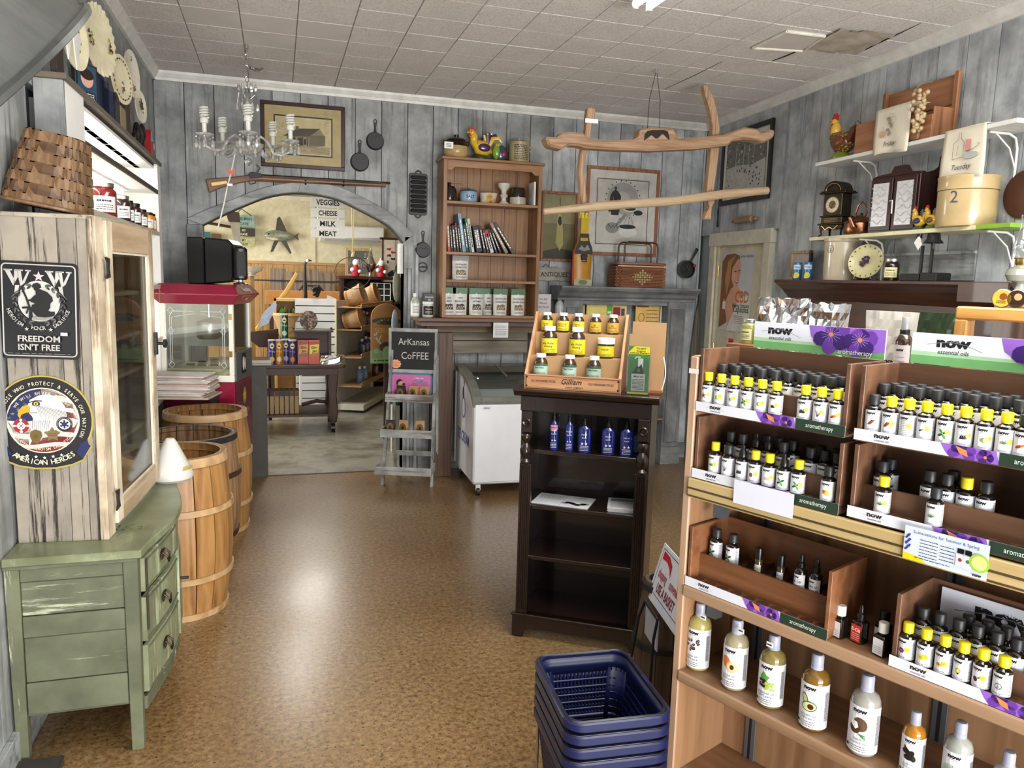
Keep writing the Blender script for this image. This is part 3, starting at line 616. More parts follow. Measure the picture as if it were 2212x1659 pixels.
for s in (-1,1):
 for k in range(9):
  a=R(-70+k*17); cx,cy=s*.069*math.cos(a),.02+.062*math.sin(a)
  for q in (-1,1): d.ell(cx+s*.004*q*math.cos(a),cy+.004*q*math.sin(a),.009,.0036,INK,10,(a+PI/2+q*.4)*(1) if s>0 else PI-(a+PI/2+q*.4)); d.ell(cx+s*.004*q*math.cos(a),cy+.004*q*math.sin(a),.0078,.0028,GR2,10,(a+PI/2+q*.4) if s>0 else PI-(a+PI/2+q*.4),up=False)
K=H('0b0a0c',.5)
d.poly([(-.018,-.028),(.012,-.030),(.04,-.022),(.046,-.012),(.03,-.006),(-.02,-.022)],GR2)
d.poly([(-.015,.072),(-.018,.076),(-.013,.084),(-.002,.088),(.007,.083),(.010,.073),(.004,.071)],K); d.poly([(-.012,.073),(.004,.072),(.005,.066),(-.002,.062),(-.009,.063),(-.012,.067)],K)
d.poly([(-.007,.063),(.006,.068),(.026,.060),(.040,.045),(.042,.033),(.034,.024),(.034,.012),(.028,.002),(.036,-.002),(.046,.0),(.047,-.012),(.038,-.016),(.018,-.020),(-.004,-.018),(-.012,-.010),(-.006,.004),(-.004,.02),(-.022,.028),(-.022,.032),(-.006,.038)],K)
d.poly([(-.006,.022),(-.018,.018),(-.022,.004),(-.010,-.012),(-.002,-.012),(-.006,.008),(.006,.018)],K); d.poly([(-.008,.05),(-.022,.035),(-.028,.034),(-.028,.029),(-.014,.03),(0,.04)],K)
d.line([(-.046,.072),(-.034,.042),(-.024,.008),(-.018,-.02)],.006,K); d.line([(-.046,.008),(-.022,.010)],.006,K); d.line([(-.034,-.010),(-.027,.010)],.005,K); d.line([(-.024,-.03),(-.021,.0)],.009,K)
d.arc('HEROISM',0,.028,.094,.092,196,240,.0165,GRY,.02,True,.9); d.arc('HONOR',0,.028,.094,.088,257,283,.0165,GRY,.02,True,.9); d.arc('SACRIFICE',0,.028,.094,.092,298,345,.0165,GRY,.02,True,.85)
d.star(-.034,-.058,.007,GRY); d.star(.034,-.058,.007,GRY,up=False)
d.rect(.062,-.076,.082,-.066,WH,up=False)
d.text('FREEDOM',0,-.097,.0265,GRY,bold=.05,sx=1.05); d.text("ISN'T FREE",0,-.124,.0265,GRY,bold=.05,sx=.98,up=False); d.scrib(-.09,-.137,.09,-.133,1,.0012,GR2,4)
d.build('sign_print',t,loc=(0,-.0032,0))
t=EF('round_tin_sign','round tin sign with an eagle and AMERICAN HEROES banner on the hutch side','sign',SF,-.165,-.003,CZ+.408)
GO=H('a89848',.35); OUT=[(.147*math.cos(R(a)),.147*math.sin(R(a))) for a in range(-30,211,8)]
OUT+=[(-.143,-.078),(-.125,-.118),(-.118,-.132),(-.08,-.150),(-.03,-.160),(.03,-.160),(.08,-.150),(.115,-.134),(.122,-.116),(.14,-.09)]
B().prism(OUT,-.003,0,'y').build('sign_plate',GO,t)
NV=H('1c2250',.35); RD=H('8e2028',.35); WE=H('c9c6be',.4); CR_=H('d6ccb0',.4); BKM=H('141216',.4)
d=D(.0002); d.poly([(x*.965,y*.965) for x,y in OUT],BKM); d.ell(0,0,.107,.107,CR_,40); d.ell(0,0,.104,.104,WE,40)
def chordclip(y0,y1,amp,mat,xmin=-.104,up=False):
 pts=[];N=14;r=.1035
 for i in range(N+1):
  x=-r+2*r*i/N
  if x<xmin: continue
  yy=math.sqrt(max(0,r*r-x*x)); a=y1+amp*math.sin(x*40); pts.append((x,max(-yy,min(yy,a))))
 for i in range(N,-1,-1):
  x=-r+2*r*i/N
  if x<xmin: continue
  yy=math.sqrt(max(0,r*r-x*x)); a=y0+amp*math.sin(x*40); pts.append((x,max(-yy,min(yy,a))))
 d.poly(pts,mat,up)
for (a,c) in ((.078,.104),(.040,.058),(.008,.026),(-.040,-.022),(-.075,-.056),(-.104,-.088)): chordclip(a,c,.004,RD)
d.poly([(-.103,.002),(-.103,.02),(-.09,.052),(-.06,.084),(-.03,.099),(-.002,.1035),(0,.075),(-.03,.04),(-.03,.0),(-.06,-.004)],NV)
for (x,y) in ((-.087,.022),(-.07,.036),(-.052,.054),(-.04,.075),(-.018,.086),(-.096,.01)): d.star(x,y,.009,WH,up=False)
d.poly([(-.045,.045),(-.035,.068),(-.01,.082),(.02,.086),(.05,.072),(.066,.045),(.07,.012),(.062,-.02),(.05,-.045),(.035,-.03),(.02,-.058),(.005,-.035),(-.01,-.066),(-.025,-.04),(-.045,-.085),(-.045,-.05),(-.038,-.03),(-.025,-.002),(-.032,.015),(-.04,.025)],H('d8d5cf',.4))
for k in range(22):
 x=-.03+.0045*k; d.line([(x+.012,.052-.0012*k),(x+.02,.02-.001*k),(x+.018,-.012-.0009*k)],.0014,BKM,up=(k==0),taper=True)
for k in range(9): d.line([(-.03+.006*k,-.0),(-.034+.006*k,-.03),(-.04+.007*k,-.052)],.0013,BKM,up=False,taper=True)
d.poly([(-.045,.052),(-.058,.047),(-.07,.033),(-.073,.018),(-.066,.006),(-.063,.018),(-.05,.024),(-.036,.030),(-.036,.046)],H('c99a28',.4)); d.line([(-.062,.02),(-.045,.026),(-.015,.026)],.0016,BKM)
d.ell(-.018,.055,.012,.008,BKM,14); d.ell(-.018,.055,.007,.006,H('c8b848',.4),12); d.ell(-.018,.055,.003,.003,BKM,8); d.line([(-.042,.058),(-.02,.065),(0,.064)],.003,BKM,up=False)
d.ell(-.064,-.016,.0235,.0235,WE,20);
for a in range(4): d.poly([(-.064+.011*math.cos(R(a*90+q)),-.016+.011*math.sin(R(a*90+q))) for q in (10,80)]+[(-.064+.024*math.cos(R(a*90+q)),-.016+.024*math.sin(R(a*90+q))) for q in (80,45,10)],RD,up=(a==0))
d.ell(-.064,-.016,.012,.012,WH,14); d.line([(-.07,-.022),(-.058,-.01)],.002,BKM); d.line([(-.07,-.01),(-.058,-.022)],.002,BKM,up=False); d.text('FIRE',-.064,.0,.005,WH,up=False); d.text('DEPT',-.064,-.036,.005,WH,up=False)
d.ell(.062,-.012,.024,.024,BKM,22); d.ell(.062,-.012,.017,.017,WH,20)
for a in (0,60,120): d.line([(.062-.014*math.sin(R(a)),-.012-.014*math.cos(R(a))),(.062+.014*math.sin(R(a)),-.012+.014*math.cos(R(a)))],.006,NV)
d.arc('EMERGENCY MEDICAL',.062,-.012,.019,.019,205,-25,.004,WH)
d.poly([(-.038,-.035),(-.022,-.028),(-.006,-.035),(-.004,-.05),(-.012,-.068),(-.022,-.076),(-.034,-.066),(-.040,-.05)],H('7a6434',.35,metal=.5)); d.star(.026,-.045,.026,H('84704a',.35,metal=.5),k=.55); d.scrib(.014,-.05,.038,-.04,2,.0015,BKM,8); d.ell(-.022,-.05,.007,.008,H('5a4824',.4),12)
d.arc('WE HONOR THOSE WHO PROTECT & SERVE OUR NATION',0,0,.116,.116,207,-27,.0165,CR_,.02,sx=.85)
d.arc('WE WILL NEVER FORGET',0,0,.086,.086,150,30,.013,CR_,.02,sx=.9); d.arc('BRAVERY HEROISM SACRIFICE',0,0,.097,.097,212,328,.013,CR_,.02,True,.9)
d.poly([(-.128,-.062),(-.108,-.075),(-.095,-.105),(-.115,-.125),(-.134,-.09)],NV); d.poly([(.128,-.062),(.108,-.075),(.095,-.105),(.112,-.128),(.134,-.09)],NV,up=False)
for k in range(5): d.star(-.05+.025*k,-.121+.004*abs(k-2),.006,WH,up=(k==0))
d.arc('AMERICAN HEROES',0,.02,.158,.164,234,306,.024,CR_,.03,True,.95)
d.build('sign_print',t,loc=(0,-.0032,0))
# splint baskets on top of the hutch
SPL=wood('oak_splint',(.12,.06,.025),(.21,.12,.055),'z',1.2,.5); SPL2=wood('oak_splint_dark',(.065,.032,.015),(.14,.075,.035),'x',1.2,.5)
t=EF('splint_basket','brown woven oak splint basket with two bent handles on top of the hutch','basket',SF,-.20,.13,CZ+1.066,0)
def ring(u,z,k=0):   # flat-ended boat basket: rounded rectangle section
 w=.085+.04*z/.26; L=.10+.05*z/.26; a=2*PI*u; c,s=math.cos(a),math.sin(a); e=.55
 return (w*abs(c)**e*(1 if c>0 else -1),L*abs(s)**e*(1 if s>0 else -1),z)
N=26
for row in range(7):
 b=B(); z0_=.006+row*.034; vs=[];fs=[]
 for i in range(N*2):
  off=.0035 if (i//2+row)%2 else -.0025
  for zz in (z0_,z0_+.03):
   p=Vector(ring(i/(N*2),zz)); q=Vector((p.x,p.y,0)).normalized()*off; vs.append((p.x+q.x,p.y+q.y,zz))
 for i in range(N*2): j=(i+1)%(N*2); fs.append((2*i,2*j,2*j+1,2*i+1))
 b.add(vs,fs); o=b.build('weaver',SPL2 if row%2 else SPL,t,smooth=False); md=o.modifiers.new('s','SOLIDIFY'); md.thickness=.0015
for i in range(N):
 b=B(); vs=[];fs=[]
 for k in range(8):
  z=.034*k;
  for du in (-.34,.34):
   p=Vector(ring((i+.5+du)/N,z)); off=-.0035 if (i+k)%2 else .003; q=Vector((p.x,p.y,0)).normalized()*off; vs.append((p.x+q.x,p.y+q.y,z+.002))
 for k in range(7): fs.append((2*k,2*k+1,2*k+3,2*k+2))
 b.add(vs,fs); o=b.build('stake',SPL,t,smooth=False); md=o.modifiers.new('s','SOLIDIFY'); md.thickness=.0015
b=B(); b.add([ring(i/24,.002) for i in range(24)],[tuple(range(24))]); b.build('basket_floor',SPL2,t,smooth=False)
for off in (.008,-.006): B().tube([tuple(Vector(ring(i/40,.236))+Vector(ring(i/40,0)).normalized()*off) for i in range(40)],.006,6,closed=True).build('rim',SPL,t)
for s in (-.018,.018): B().tube([(-.12+.24*k/12+s*.3,s*(1+2*math.sin(PI*k/12))-.155*math.sin(PI*k/12),.236-.1*math.sin(PI*k/12)) for k in range(13)],.0055,6).build('handle',SPL2,t)
t.rotation_euler=(R(180),R(10),SF.rz+R(4)); t.location=SF.w(-.14,.19,CZ+1.064+.262)
# green washstand
GRN=paint('green_paint',hx('5b5f48'),hx('a9ae95'),'x',.635,.03,.55,10,tint=hx('656a52')); GRNZ=paint('green_paint_v',hx('5c6048'),hx('b9bda4'),'z',.645,.03,.55,10,tint=hx('686c54')); GRNT=paint('green_paint_top',hx('747a5a'),hx('98a382'),'y',.66,.08,.35,4,tint=hx('7f8566'))
t=E('washstand','distressed sage green washstand with bowed drawers under the hutch','cabinet',(0,0,0))
YA,YB,XA,XC=2.62,3.50,-.825,-.445
for (x0,x1,y0,y1) in ((XA,XA+.042,YA,YA+.042),(XC-.045,XC,YA,YA+.045),(XC-.045,XC,YB-.045,YB),(XA,XA+.042,YB-.042,YB)):
 b=B(); b.hexa([(x0+.004,y0+.004,0),(x1-.004,y0+.004,0),(x1-.004,y1-.004,0),(x0+.004,y1-.004,0),(x0,y0,.668),(x1,y0,.668),(x1,y1,.668),(x0,y1,.668)]); b.build('leg',GRNZ,t,.002,smooth=False)
zs=[.17,.278,.43,.502,.615,.668]
for i,(a,c) in enumerate(zip(zs,zs[1:])): BX('side_panel',XA+.042,XC-.045,YA+.006+(.004 if i%2 else 0),YA+.02,a+.001,c-.001,GRN,t,.002)
BX('side_panel',XA+.042,XC-.045,YB-.02,YB-.006,.17,.668,GRN,t); BX('back_panel',XA,XA+.01,YA+.04,YB-.04,.15,.668,GRN,t); BX('bottom_board',XA+.01,XC-.02,YA+.02,YB-.02,.16,.175,GRN,t)
bow=lambda y:.055*math.sin(PI*(y-YA)/(YB-YA))**1.3
def topo(k,e): return [(XA-.002,YA-e),(XC+.012+k,YA-e)]+[(XC+.012+k+bow(y)*1.0+.012*math.sin(PI*(y-YA)/(YB-YA)),y) for y in [YA+(YB-YA)*i/16 for i in range(1,16)]]+[(XC+.012+k,YB+e*3.5),(XA-.002,YB+e*3.5)]
tp=B().prism(topo(0,.012),.672,.70,'z').build('top',GRNT,t,.004,smooth=False); B().prism(topo(-.012,.004),.660,.672,'z').build('top_moulding',GRN,tp,.002,smooth=False)
def front(name,y0,y1,z0,z1,mat,th=.018,out=0,par=None,n=6,inset=0):
 b=B(); vs=[];
 for i in range(n+1):
  y=y0+(y1-y0)*i/n; x=XC+bow(y)+out
  vs+=[(x-th,y,z0),(x,y,z0),(x,y,z1),(x-th,y,z1)]
 fs=[(0,1,2,3),(n*4,n*4+3,n*4+2,n*4+1)]
 for i in range(n):
  for q in range(4): fs.append((i*4+q,(i+1)*4+q,(i+1)*4+(q+1)%4,i*4+(q+1)%4))
 b.add(vs,fs); return b.build(name,mat,par or t,.002,smooth=False)
front('apron',YA+.045,YB-.045,.12,.165,GRN)
front('drawer_rail',YA+.045,YB-.045,.655,.668,GRN)
YM=3.06
GRL=paint('green_paint_light',hx('73795a'),hx('c9cdb0'),'z',.60,.06,.5,10,tint=hx('868c6c'))
def pull(y,z,par):
 x=XC+bow(y)+.008
 B().at(x,y,z,0,90).prism([(-.012,-.03),(.012,-.03),(.018,0),(.012,.03),(-.012,.03),(-.018,0)],0,.003,'z').build('backplate',H('3a2820',.4,metal=.7),par)
 B().tube([(x+.004,y-.022,z+.012),(x+.02,y-.024,z-.004),(x+.022,y-.012,z-.024),(x+.022,y+.012,z-.024),(x+.02,y+.024,z-.004),(x+.004,y+.022,z+.012)],.0035,7).build('bail',H('3a2820',.35,metal=.8),par)
for (z0,z1) in ((.535,.65),(.36,.515),(.18,.345)):
 o=front('drawer',YA+.05,YM if z0<.5 else YB-.2,z0,z1,GRL,out=.006); front('drawer_moulding',YA+.06,YM-.01,z1-.012,z1-.006,GRN,.004,.011,o); front('drawer_moulding',YA+.06,YM-.01,z0+.006,z0+.012,GRN,.004,.011,o); pull((YA+YM)/2+.0,(z0+z1)/2+.01,o)
front('stile',YM+.005,YM+.03,.165,.53,H('10100e',.7),out=-.01)
o=front('door',YM+.035,YB-.05,.18,.525,GRL,out=.01); front('door_panel',YM+.07,YB-.085,.22,.49,GRN,.004,.013,o); B().at(XC+bow(YM+.06)+.012,YM+.06,.40,0,90).cyl(.006,0,.03,8).build('knob',IRON,o)
for z in (.24,.47): BX('hinge',XC+.008,XC+.016,YB-.05,YB-.035,z,z+.03,IRON,o)
front('lace_strip',YA+.047,YA+.062,.40,.65,H('3a3230',.7),.003,.012)
d=D(.0001)
for (cx,cy) in ((-.50,2.86),(-.56,3.16)):
 for k in range(14): a=rnd.uniform(-1,1); d.ell(cx+a*.05,cy+rnd.uniform(-.03,.03),.008,.003,H('3f6a38',.5),8,rnd.uniform(0,3),up=(k==0))
o=d.build('painted_sprig',t,loc=(0,0,.7004),rot=(R(-90),0,0))
t=E('oil_diffuser','white cone-shaped aroma diffuser at the far end of the washstand top','diffuser',(-.45,3.505,.70))
B().lathe([(0,0),(.075,0),(.088,.012),(.09,.028),(.082,.05),(.028,.165),(.018,.18),(.012,.182),(0,.176)],32).build('shell',H('c6c6c0',.3,var=.02),t)
d=D(); d.rect(-.03,.055,.03,.066,H('b89a3a',.4)); d.text('9',.055,.03,.022,INK,bold=.02); o=d.build('label',t,.0885,rot=(0,0,R(60)))
# barrels
OAK=wood('barrel_oak',(.25,.115,.035),(.38,.20,.065),'z',1,.45); OAK2=wood('barrel_oak_old',(.17,.09,.045),(.30,.17,.08),'z',1,.5); HOOPW=wood('hoop_ash',(.36,.215,.10),(.50,.33,.165),'x',.6,.45); HOOPM=plain('hoop_iron',(.03,.032,.035),.4,.5); HOOPR=H('3a1e16',.5)
def barrel(label,x,y,h,rt,rb,rm,wm,hoops,nst=16,cat='barrel'):
 t=E('barrel',label,cat,(x,y,0))
 prof=lambda z:(rt if z>h*.5 else rb)+(rm-(rt if z>h*.5 else rb))*math.cos(PI/2*min(1,abs(z-h*.5)/(h*.5)))**1.0
 for i in range(nst):
  a0,a1=2*PI*i/nst+.012,2*PI*(i+1)/nst-.012; b=B(); vs=[];fs=[];n=8
  for k in range(n+1):
   z=h*k/n; r=prof(z)
   for a in (a0,(a0+a1)/2,a1):
    for rr in (r-.014,r): vs.append((rr*math.cos(a),rr*math.sin(a),z))
  for k in range(n):
   o=k*6
   fs+=[(o+1,o+3,o+9,o+7),(o+3,o+5,o+11,o+9),(o+2,o,o+6,o+8),(o+4,o+2,o+8,o+10),(o,o+1,o+7,o+6),(o+5,o+4,o+10,o+11)]
  o=n*6; fs+=[(0,2,3,1),(2,4,5,3),(o,o+1,o+3,o+2),(o+2,o+3,o+5,o+4)]
  b.add(vs,fs); b.build('stave',wm,t,ang=50)
 for (z,hh,m) in hoops:
  r0,r1=prof(z)+.001,prof(z+hh)+.001; B().lathe([(r0,z),(r0+.009,z),(r1+.009,z+hh),(r1,z+hh)],40).build('hoop',m,t)
  if z>h*.9: B().lathe([(r0-.022,z+.004),(r0-.014,z+.004),(r1-.014,z+hh),(r1-.022,z+hh)],40).build('inner_hoop',m,t)
 B().cyl(prof(.03)-.01,.02,.03,24).build('barrel_bottom',wm,t); return t
barrel('honey oak barrel with pale hoops nearest the washstand',-.455,3.80,.76,.205,.195,.235,OAK,((.72,.04,HOOPW),(.50,.028,HOOPW),(.18,.028,HOOPW),(0.0,.03,HOOPW)))
barrel('aged oak barrel with a black top hoop, middle of the three',-.47,4.40,.725,.235,.19,.262,OAK2,((.695,.03,HOOPM),(.50,.025,HOOPR),(.16,.025,HOOPR),(0.0,.025,HOOPM)))
barrel('wide honey oak barrel with pale hoops nearest the popcorn machine',-.435,5.0,.75,.232,.235,.268,OAK,((.71,.04,HOOPW),(.48,.028,HOOPW),(.17,.028,HOOPW),(0.0,.03,HOOPW)),18)
# popcorn machine
PC=Fr(-.285,5.41,-12); t=EF('popcorn_machine','crimson popcorn machine with an etched glass case beside the archway','popcorn machine',PC,0,0,0)
CRM=plain('crimson_enamel',hx('8c1436'),.3,var=.08,coat=.5); CR2=plain('crimson_dark',hx('5e1830'),.35,var=.1,coat=.3); MILK=H('e9e7d8',.35,var=.03)
w,dp=.47,.46
BX('cart_body',-w,0,.01,dp,.28,.86,CRM,t,.006); BX('front_panel',.001,.006,.03,dp-.02,.32,.84,CR2,t,.002)
for x in (-w+.015,-.02):
 for y in (.03,dp-.03): BX('leg',x-.014,x+.014,y-.014,y+.014,.0,.28,CR2,t,.002)
BX('cross_bar',-.03,-.012,.03,dp-.03,.12,.145,CR2,t)
for (x,y) in ((-.02,.03),(-.02,dp-.03),(-w+.015,.03)): B().cyl(.016,0,.02,10).build('foot',IRON,t,loc=(x,y,0))
BX('popper_base',-w,0,.0,dp,.86,.905,MILK,t,.004); BX('control_box',-.0,.012,.02,dp-.02,.86,1.06,H('6a6e70',.35,metal=.4),t,.003)
for (x,y) in ((-w,0),(-.03,0),(-w,dp-.03),(-.03,dp-.03)): BX('corner_post',x,x+.03,y,y+.03,.905,1.39,MILK,t,.002)
BX('rear_panel',-w+.02,-.02,dp-.012,dp-.006,1.06,1.38,H('c9c9c2',.3),t)
BX('side_glass',-w+.03,-.03,.010,.014,.905,1.38,pane('case_glass',(.9,.93,.92),.22),t); BX('door_glass',-.016,-.012,.03,dp-.03,.905,1.38,pane('case_glass'),t); BX('far_glass',-w+.008,-w+.012,.03,dp-.03,.905,1.38,pane('case_glass'),t)
BX('crumb_tray',-w+.03,-.03,.03,dp-.03,.905,.945,H('d9d39a',.4),t)
k_=B(); k_.lathe([(0,1.13),(.07,1.13),(.085,1.15),(.085,1.24),(.08,1.25),(0,1.28)],24); kt=k_.build('kettle',STEEL,t,loc=(-.23,.25,0)); B().tube([(-.23,.25,1.28),(-.23,.25,1.38)],.008,8).build('hanger',STEEL,kt)
kt.children[0].location=(.23,-.25,0)
B().tube([(-.14,.25,1.22),(-.05,.22,1.18),(-.04,.2,1.08)],.006,6).build('crank',STEEL,t)
ET=H('dfe4e2',.3)
d=D();
for (ax,sx) in ((-w+.06,1),(-.06,-1)):
 d.line([(ax,.98),(ax,1.30),(ax+sx*.02,1.33),(ax+sx*.15,1.33)],.003,ET); d.line([(ax+sx*.012,1.0),(ax+sx*.012,1.29),(ax+sx*.15,1.315)],.0025,ET)
 for z in (.975,1.2,1.335): d.ring(ax+sx*.006,z,.02,.024,.003,ET,4)
d.build('etched_pattern',t,loc=(0,.0092,0))
for z in (1.05,1.30): BX('hinge',-.03,-.008,-.003,.0,z-.02,z+.02,BRASS,t)
def loft(b,rings):
 n=len(rings[0]); vs=[p for r in rings for p in r]; fs=[tuple(range(n))[::-1],tuple(range((len(rings)-1)*n,len(rings)*n))]
 for k in range(len(rings)-1):
  for i in range(n): fs.append((k*n+i,k*n+(i+1)%n,(k+1)*n+(i+1)%n,(k+1)*n+i))
 return b.add(vs,fs)
R4=lambda x0,x1,y0,y1,z:[(x0,y0,z),(x1,y0,z),(x1,y1,z),(x0,y1,z)]
cn=loft(B(),[R4(-w-.0,.0,-.0,dp+.0,1.38),R4(-w-.055,.055,-.055,dp+.055,1.445),R4(-w-.0,.0,-.0,dp+.0,1.51)]).build('canopy',CRM,t,.004,smooth=False)
T_=t
d=D(); d.text('Vending',0,-.018,.055,WH,bold=.02,shear=.25,sx=1.1); d.build('canopy_lettering',t,loc=(.0300,dp/2,1.4795),rot=(R(-40.2),0,R(90)))
d=D(); d.text('***',0,-.02,.05,WH,bold=.03); d.build('canopy_stars',t,loc=(.0295,dp/2,1.4115),rot=(R(40.2),0,R(90)))
bpy.context.view_layer.update()
d=D(); d.ell(0,.12,.05,.06,H('8a7a3a',.4)); d.star(0,.12,.05,H('c9a848',.4)); d.text('POPCORN',0,-.02,.06,H('a88a50',.4),bold=.03,sx=.8,rot=.1); d.scrib(-.1,-.14,.1,-.08,2,.008,H('8a6a50',.4),3); d.build('cart_lettering',t,loc=(.007,dp/2,.62),rot=(0,0,R(90)))
d=D(); d.rect(-.06,-.07,.06,.07,H('1a1a1c',.4)); d.ell(-.02,0,.018,.05,WH,12); d.ell(.022,-.005,.016,.045,WH,12); d.build('control_sticker',t,loc=(.0126,dp/2-.02,.97),rot=(0,0,R(90)))
d=D(); d.text('POP CORN',-.23,.02,.05,H('5a0c20',.4),bold=.03,sx=1.1);
t=EF('paper_ledge','thin board ledge fixed to the popcorn cart','ledge',PC,-.30,-.16,.80); BX('board',-.22,.22,-.15,.155,-.012,0,H('b9b0a0',.6),t,.002); BX('bracket',-.2,-.18,.0,.155,-.09,-.012,IRON,t); BX('bracket',.18,.2,.0,.155,-.09,-.012,IRON,t)
for k in range(14):
 o=EF('newspaper','folded newspaper in the stack on the popcorn ledge','newspaper',PC,-.29+rnd.uniform(-.02,.02),-.16+rnd.uniform(-.012,.012),.8005+k*.0095,rnd.uniform(-6,6),'newspapers stacked on the popcorn ledge')
 h=.0085; b=B(); r=[(-.19,-.13),(.19,-.13),(.19,.13),(-.19,.13)]
 b.prism(r,0,h*.45,'z'); b.prism([(-.185,-.135),(.19,-.128),(.188,.13),(-.19,.128)],h*.5,h,'z'); b.build('folded_sheets',H('d2ccc6' if k%4 else 'b89a88',.8,var=.15),o,smooth=False)
TZ=1.5105
t=EF('television','boxy black television on top of the popcorn machine','television',PC,-.19,.24,TZ,0)
loft(B(),[R4(-.125,-.02,-.14,.14,0),R4(-.125,-.02,-.14,.14,.31)]).build('cabinet',H('0e0e10',.3,var=.1),t,.006,smooth=False)
B().prism([(-.02,0),(.16,.02),(.17,.06),(.17,.27),(.14,.30),(-.02,.31)],-.13,.13,'y').build('front_shell',H('17181b',.25,var=.1),t,.01,smooth=False)
BX('screen_bezel',.155,.17,-.12,.12,.05,.26,H('08080a',.1),t,.004)
t=EF('desk_speaker','black rounded speaker at the front edge of the popcorn canopy','speaker',PC,.035,.08,TZ,20)
B().lathe([(0,0),(.045,0),(.05,.01),(.015,.02),(.015,.035),(0,.035)],16).build('foot',CHROME,t); B().prism(rrect(.085,.11,.03),.035,.25,'z').build('cabinet',H('0c0c0e',.35,var=.1),t,.01); B().prism(rrect(.07,.02,.009,cy=-.05),.06,.22,'z').build('grille',H('050506',.6),t)
# == centre: display bookcase, freezer, ladder shelf, back wall
DKW=wood('dark_mahogany',(.008,.0035,.003),(.018,.0075,.005),'z',1,.28,.4); DKX=wood('dark_mahogany_x',(.008,.0035,.003),(.018,.0075,.005),'x',1,.25,.4)
t=EF('bookcase','tall near-black wooden bookcase with fluted columns standing in the middle of the shop','bookcase',BC,0,0,0)
w,h,dp=.585,1.13,.29
BX('side',.012,.03,.01,dp,.10,1.10,DKW,t); BX('side',w-.03,w-.012,.01,dp,.10,1.10,DKW,t); BX('back',.03,w-.03,dp-.012,dp,.10,1.10,DKX,t)
for z in (.375,.610,.862):
 s=BX('shelf',.03,w-.03,.02,dp-.012,z-.018,z,DKX,t,.002)
BX('shelf',.03,w-.03,.02,dp-.012,.095,.115,DKX,t)
B().prism([(0,0),(.05,0),(.06,.03),(.075,.045),(.51,.045),(.525,.03),(.535,0),(w,0),(w,.10),(0,.10)],-.012,.0,'y').build('plinth',DKX,t,.003,smooth=False); BX('plinth_side',0,.012,0,dp,0,.10,DKX,t); BX('plinth_side',w-.012,w,0,dp,0,.10,DKX,t); BX('plinth_moulding',-.004,w+.004,-.018,.0,.098,.112,DKX,t,.003)
BX('frieze',.01,w-.01,-.004,.015,1.035,1.10,DKX,t,.002); B().prism([(-.006,1.10),(-.014,1.106),(-.02,1.118),(-.03,1.122),(-.03,1.133),(dp+.005,1.133),(dp+.005,1.10)],-.02,w+.02,'x').build('cornice',DKX,t,.002,smooth=False)
for x in (.014,w-.066):
 c=BX('column',x,x+.052,-.006,.018,.112,.80,DKW,t,.001)
 for k in range(5): B().tube([(x+.008+.009*k,-.006,.13),(x+.008+.009*k,-.006,.79)],.0038,6).build('flute',DKW,c)
 B().lathe([(.0,.80),(.02,.80),(.024,.812),(.014,.825),(.025,.845),(.027,.865),(.018,.885),(.012,.895),(.022,.91),(.024,.925),(.018,.935),(0,.935)],14).build('turning',DKW,t,loc=(x+.026,-.004,0)); BX('rosette_block',x+.002,x+.05,-.008,.018,.94,1.035,DKW,t,.002); B().at(x+.026,-.009,.985,90).lathe([(0,0),(.018,0),(.02,.003),(.015,.006),(.008,.003),(.006,.008),(0,.009)],16).build('rosette',DKW,t)
BLUE=plain('cobalt_bottle',(.008,.016,.16),.1,coat=1)
def flatbottle(name,label,fr,x,y,z,body,cap,h=.16,w=.058,d_=.036,txt=None,group=None,top=None,rz=0,tc=WH):
 t=EF(name,label,'bottle',fr,x,y,z,rz,group)
 B().at(sc=(1,d_/w,1)).lathe([(0,0),(w*.46,0),(w*.5,.006),(w*.5,h*.66),(w*.42,h*.74),(w*.2,h*.79),(w*.18,h*.82),(0,h*.82)],24).build('bottle_body',body,t)
 B().lathe([(0,h*.80),(w*.2,h*.80),(w*.2,h*.93),(w*.12,h*.94),(w*.11,h),(0,h)],14).build('cap',cap,t)
 if txt:
  d=D();
  if top: d.rect(-w*.42,h*.55,w*.42,h*.68,top); d.text('aver',0,h*.59,h*.09,INK,bold=.03)
  for i,s_ in enumerate(txt): d.text(s_,0,h*(.52-.09*i),h*.055,tc,bold=.01,up=(i==0))
  d.star(-w*.15,h*.27,w*.12,tc,up=False); d.star(w*.15,h*.27,w*.12,tc,up=False); d.scrib(-w*.33,h*.06,w*.33,h*.22,4,h*.01,tc,int(x*100))
  o=d.build('printed_label',t,w*.5+.0005); o.scale=(1,d_/w,1)
 return t
for i,(px,py,top,lb) in enumerate(((1193,974,H('d890a8',.4),'blue bottle with a pink band, leftmost on the top bookcase shelf'),(1225,978,None,'blue bottle with a small round sticker, second on the top bookcase shelf'),(1258,981,None,'blue bottle in the middle of the top bookcase shelf'),(1308,988,None,'blue bottle with a white butterfly print, fourth on the bookcase shelf'),(1348,992,None,'rightmost blue bottle on the top bookcase shelf'))):
 q=BC.onZ(px,py,.862); q.y=max(.045,min(q.y,.12)); flatbottle('lotion_bottle',lb,BC,q.x,q.y,.863,BLUE,BLK,.165 if i<2 else .15,.04 if i<2 else .058,.034,('Hair of','Lavish'),top=top,rz=8)
t=EF('folded_towel','pale blue packet at the right end of the bookcase top shelf','packet',BC,.522,.16,.863); BX('packet',-.03,.0,-.04,.04,0,.075,H('5a7aa0',.6),t,.004)
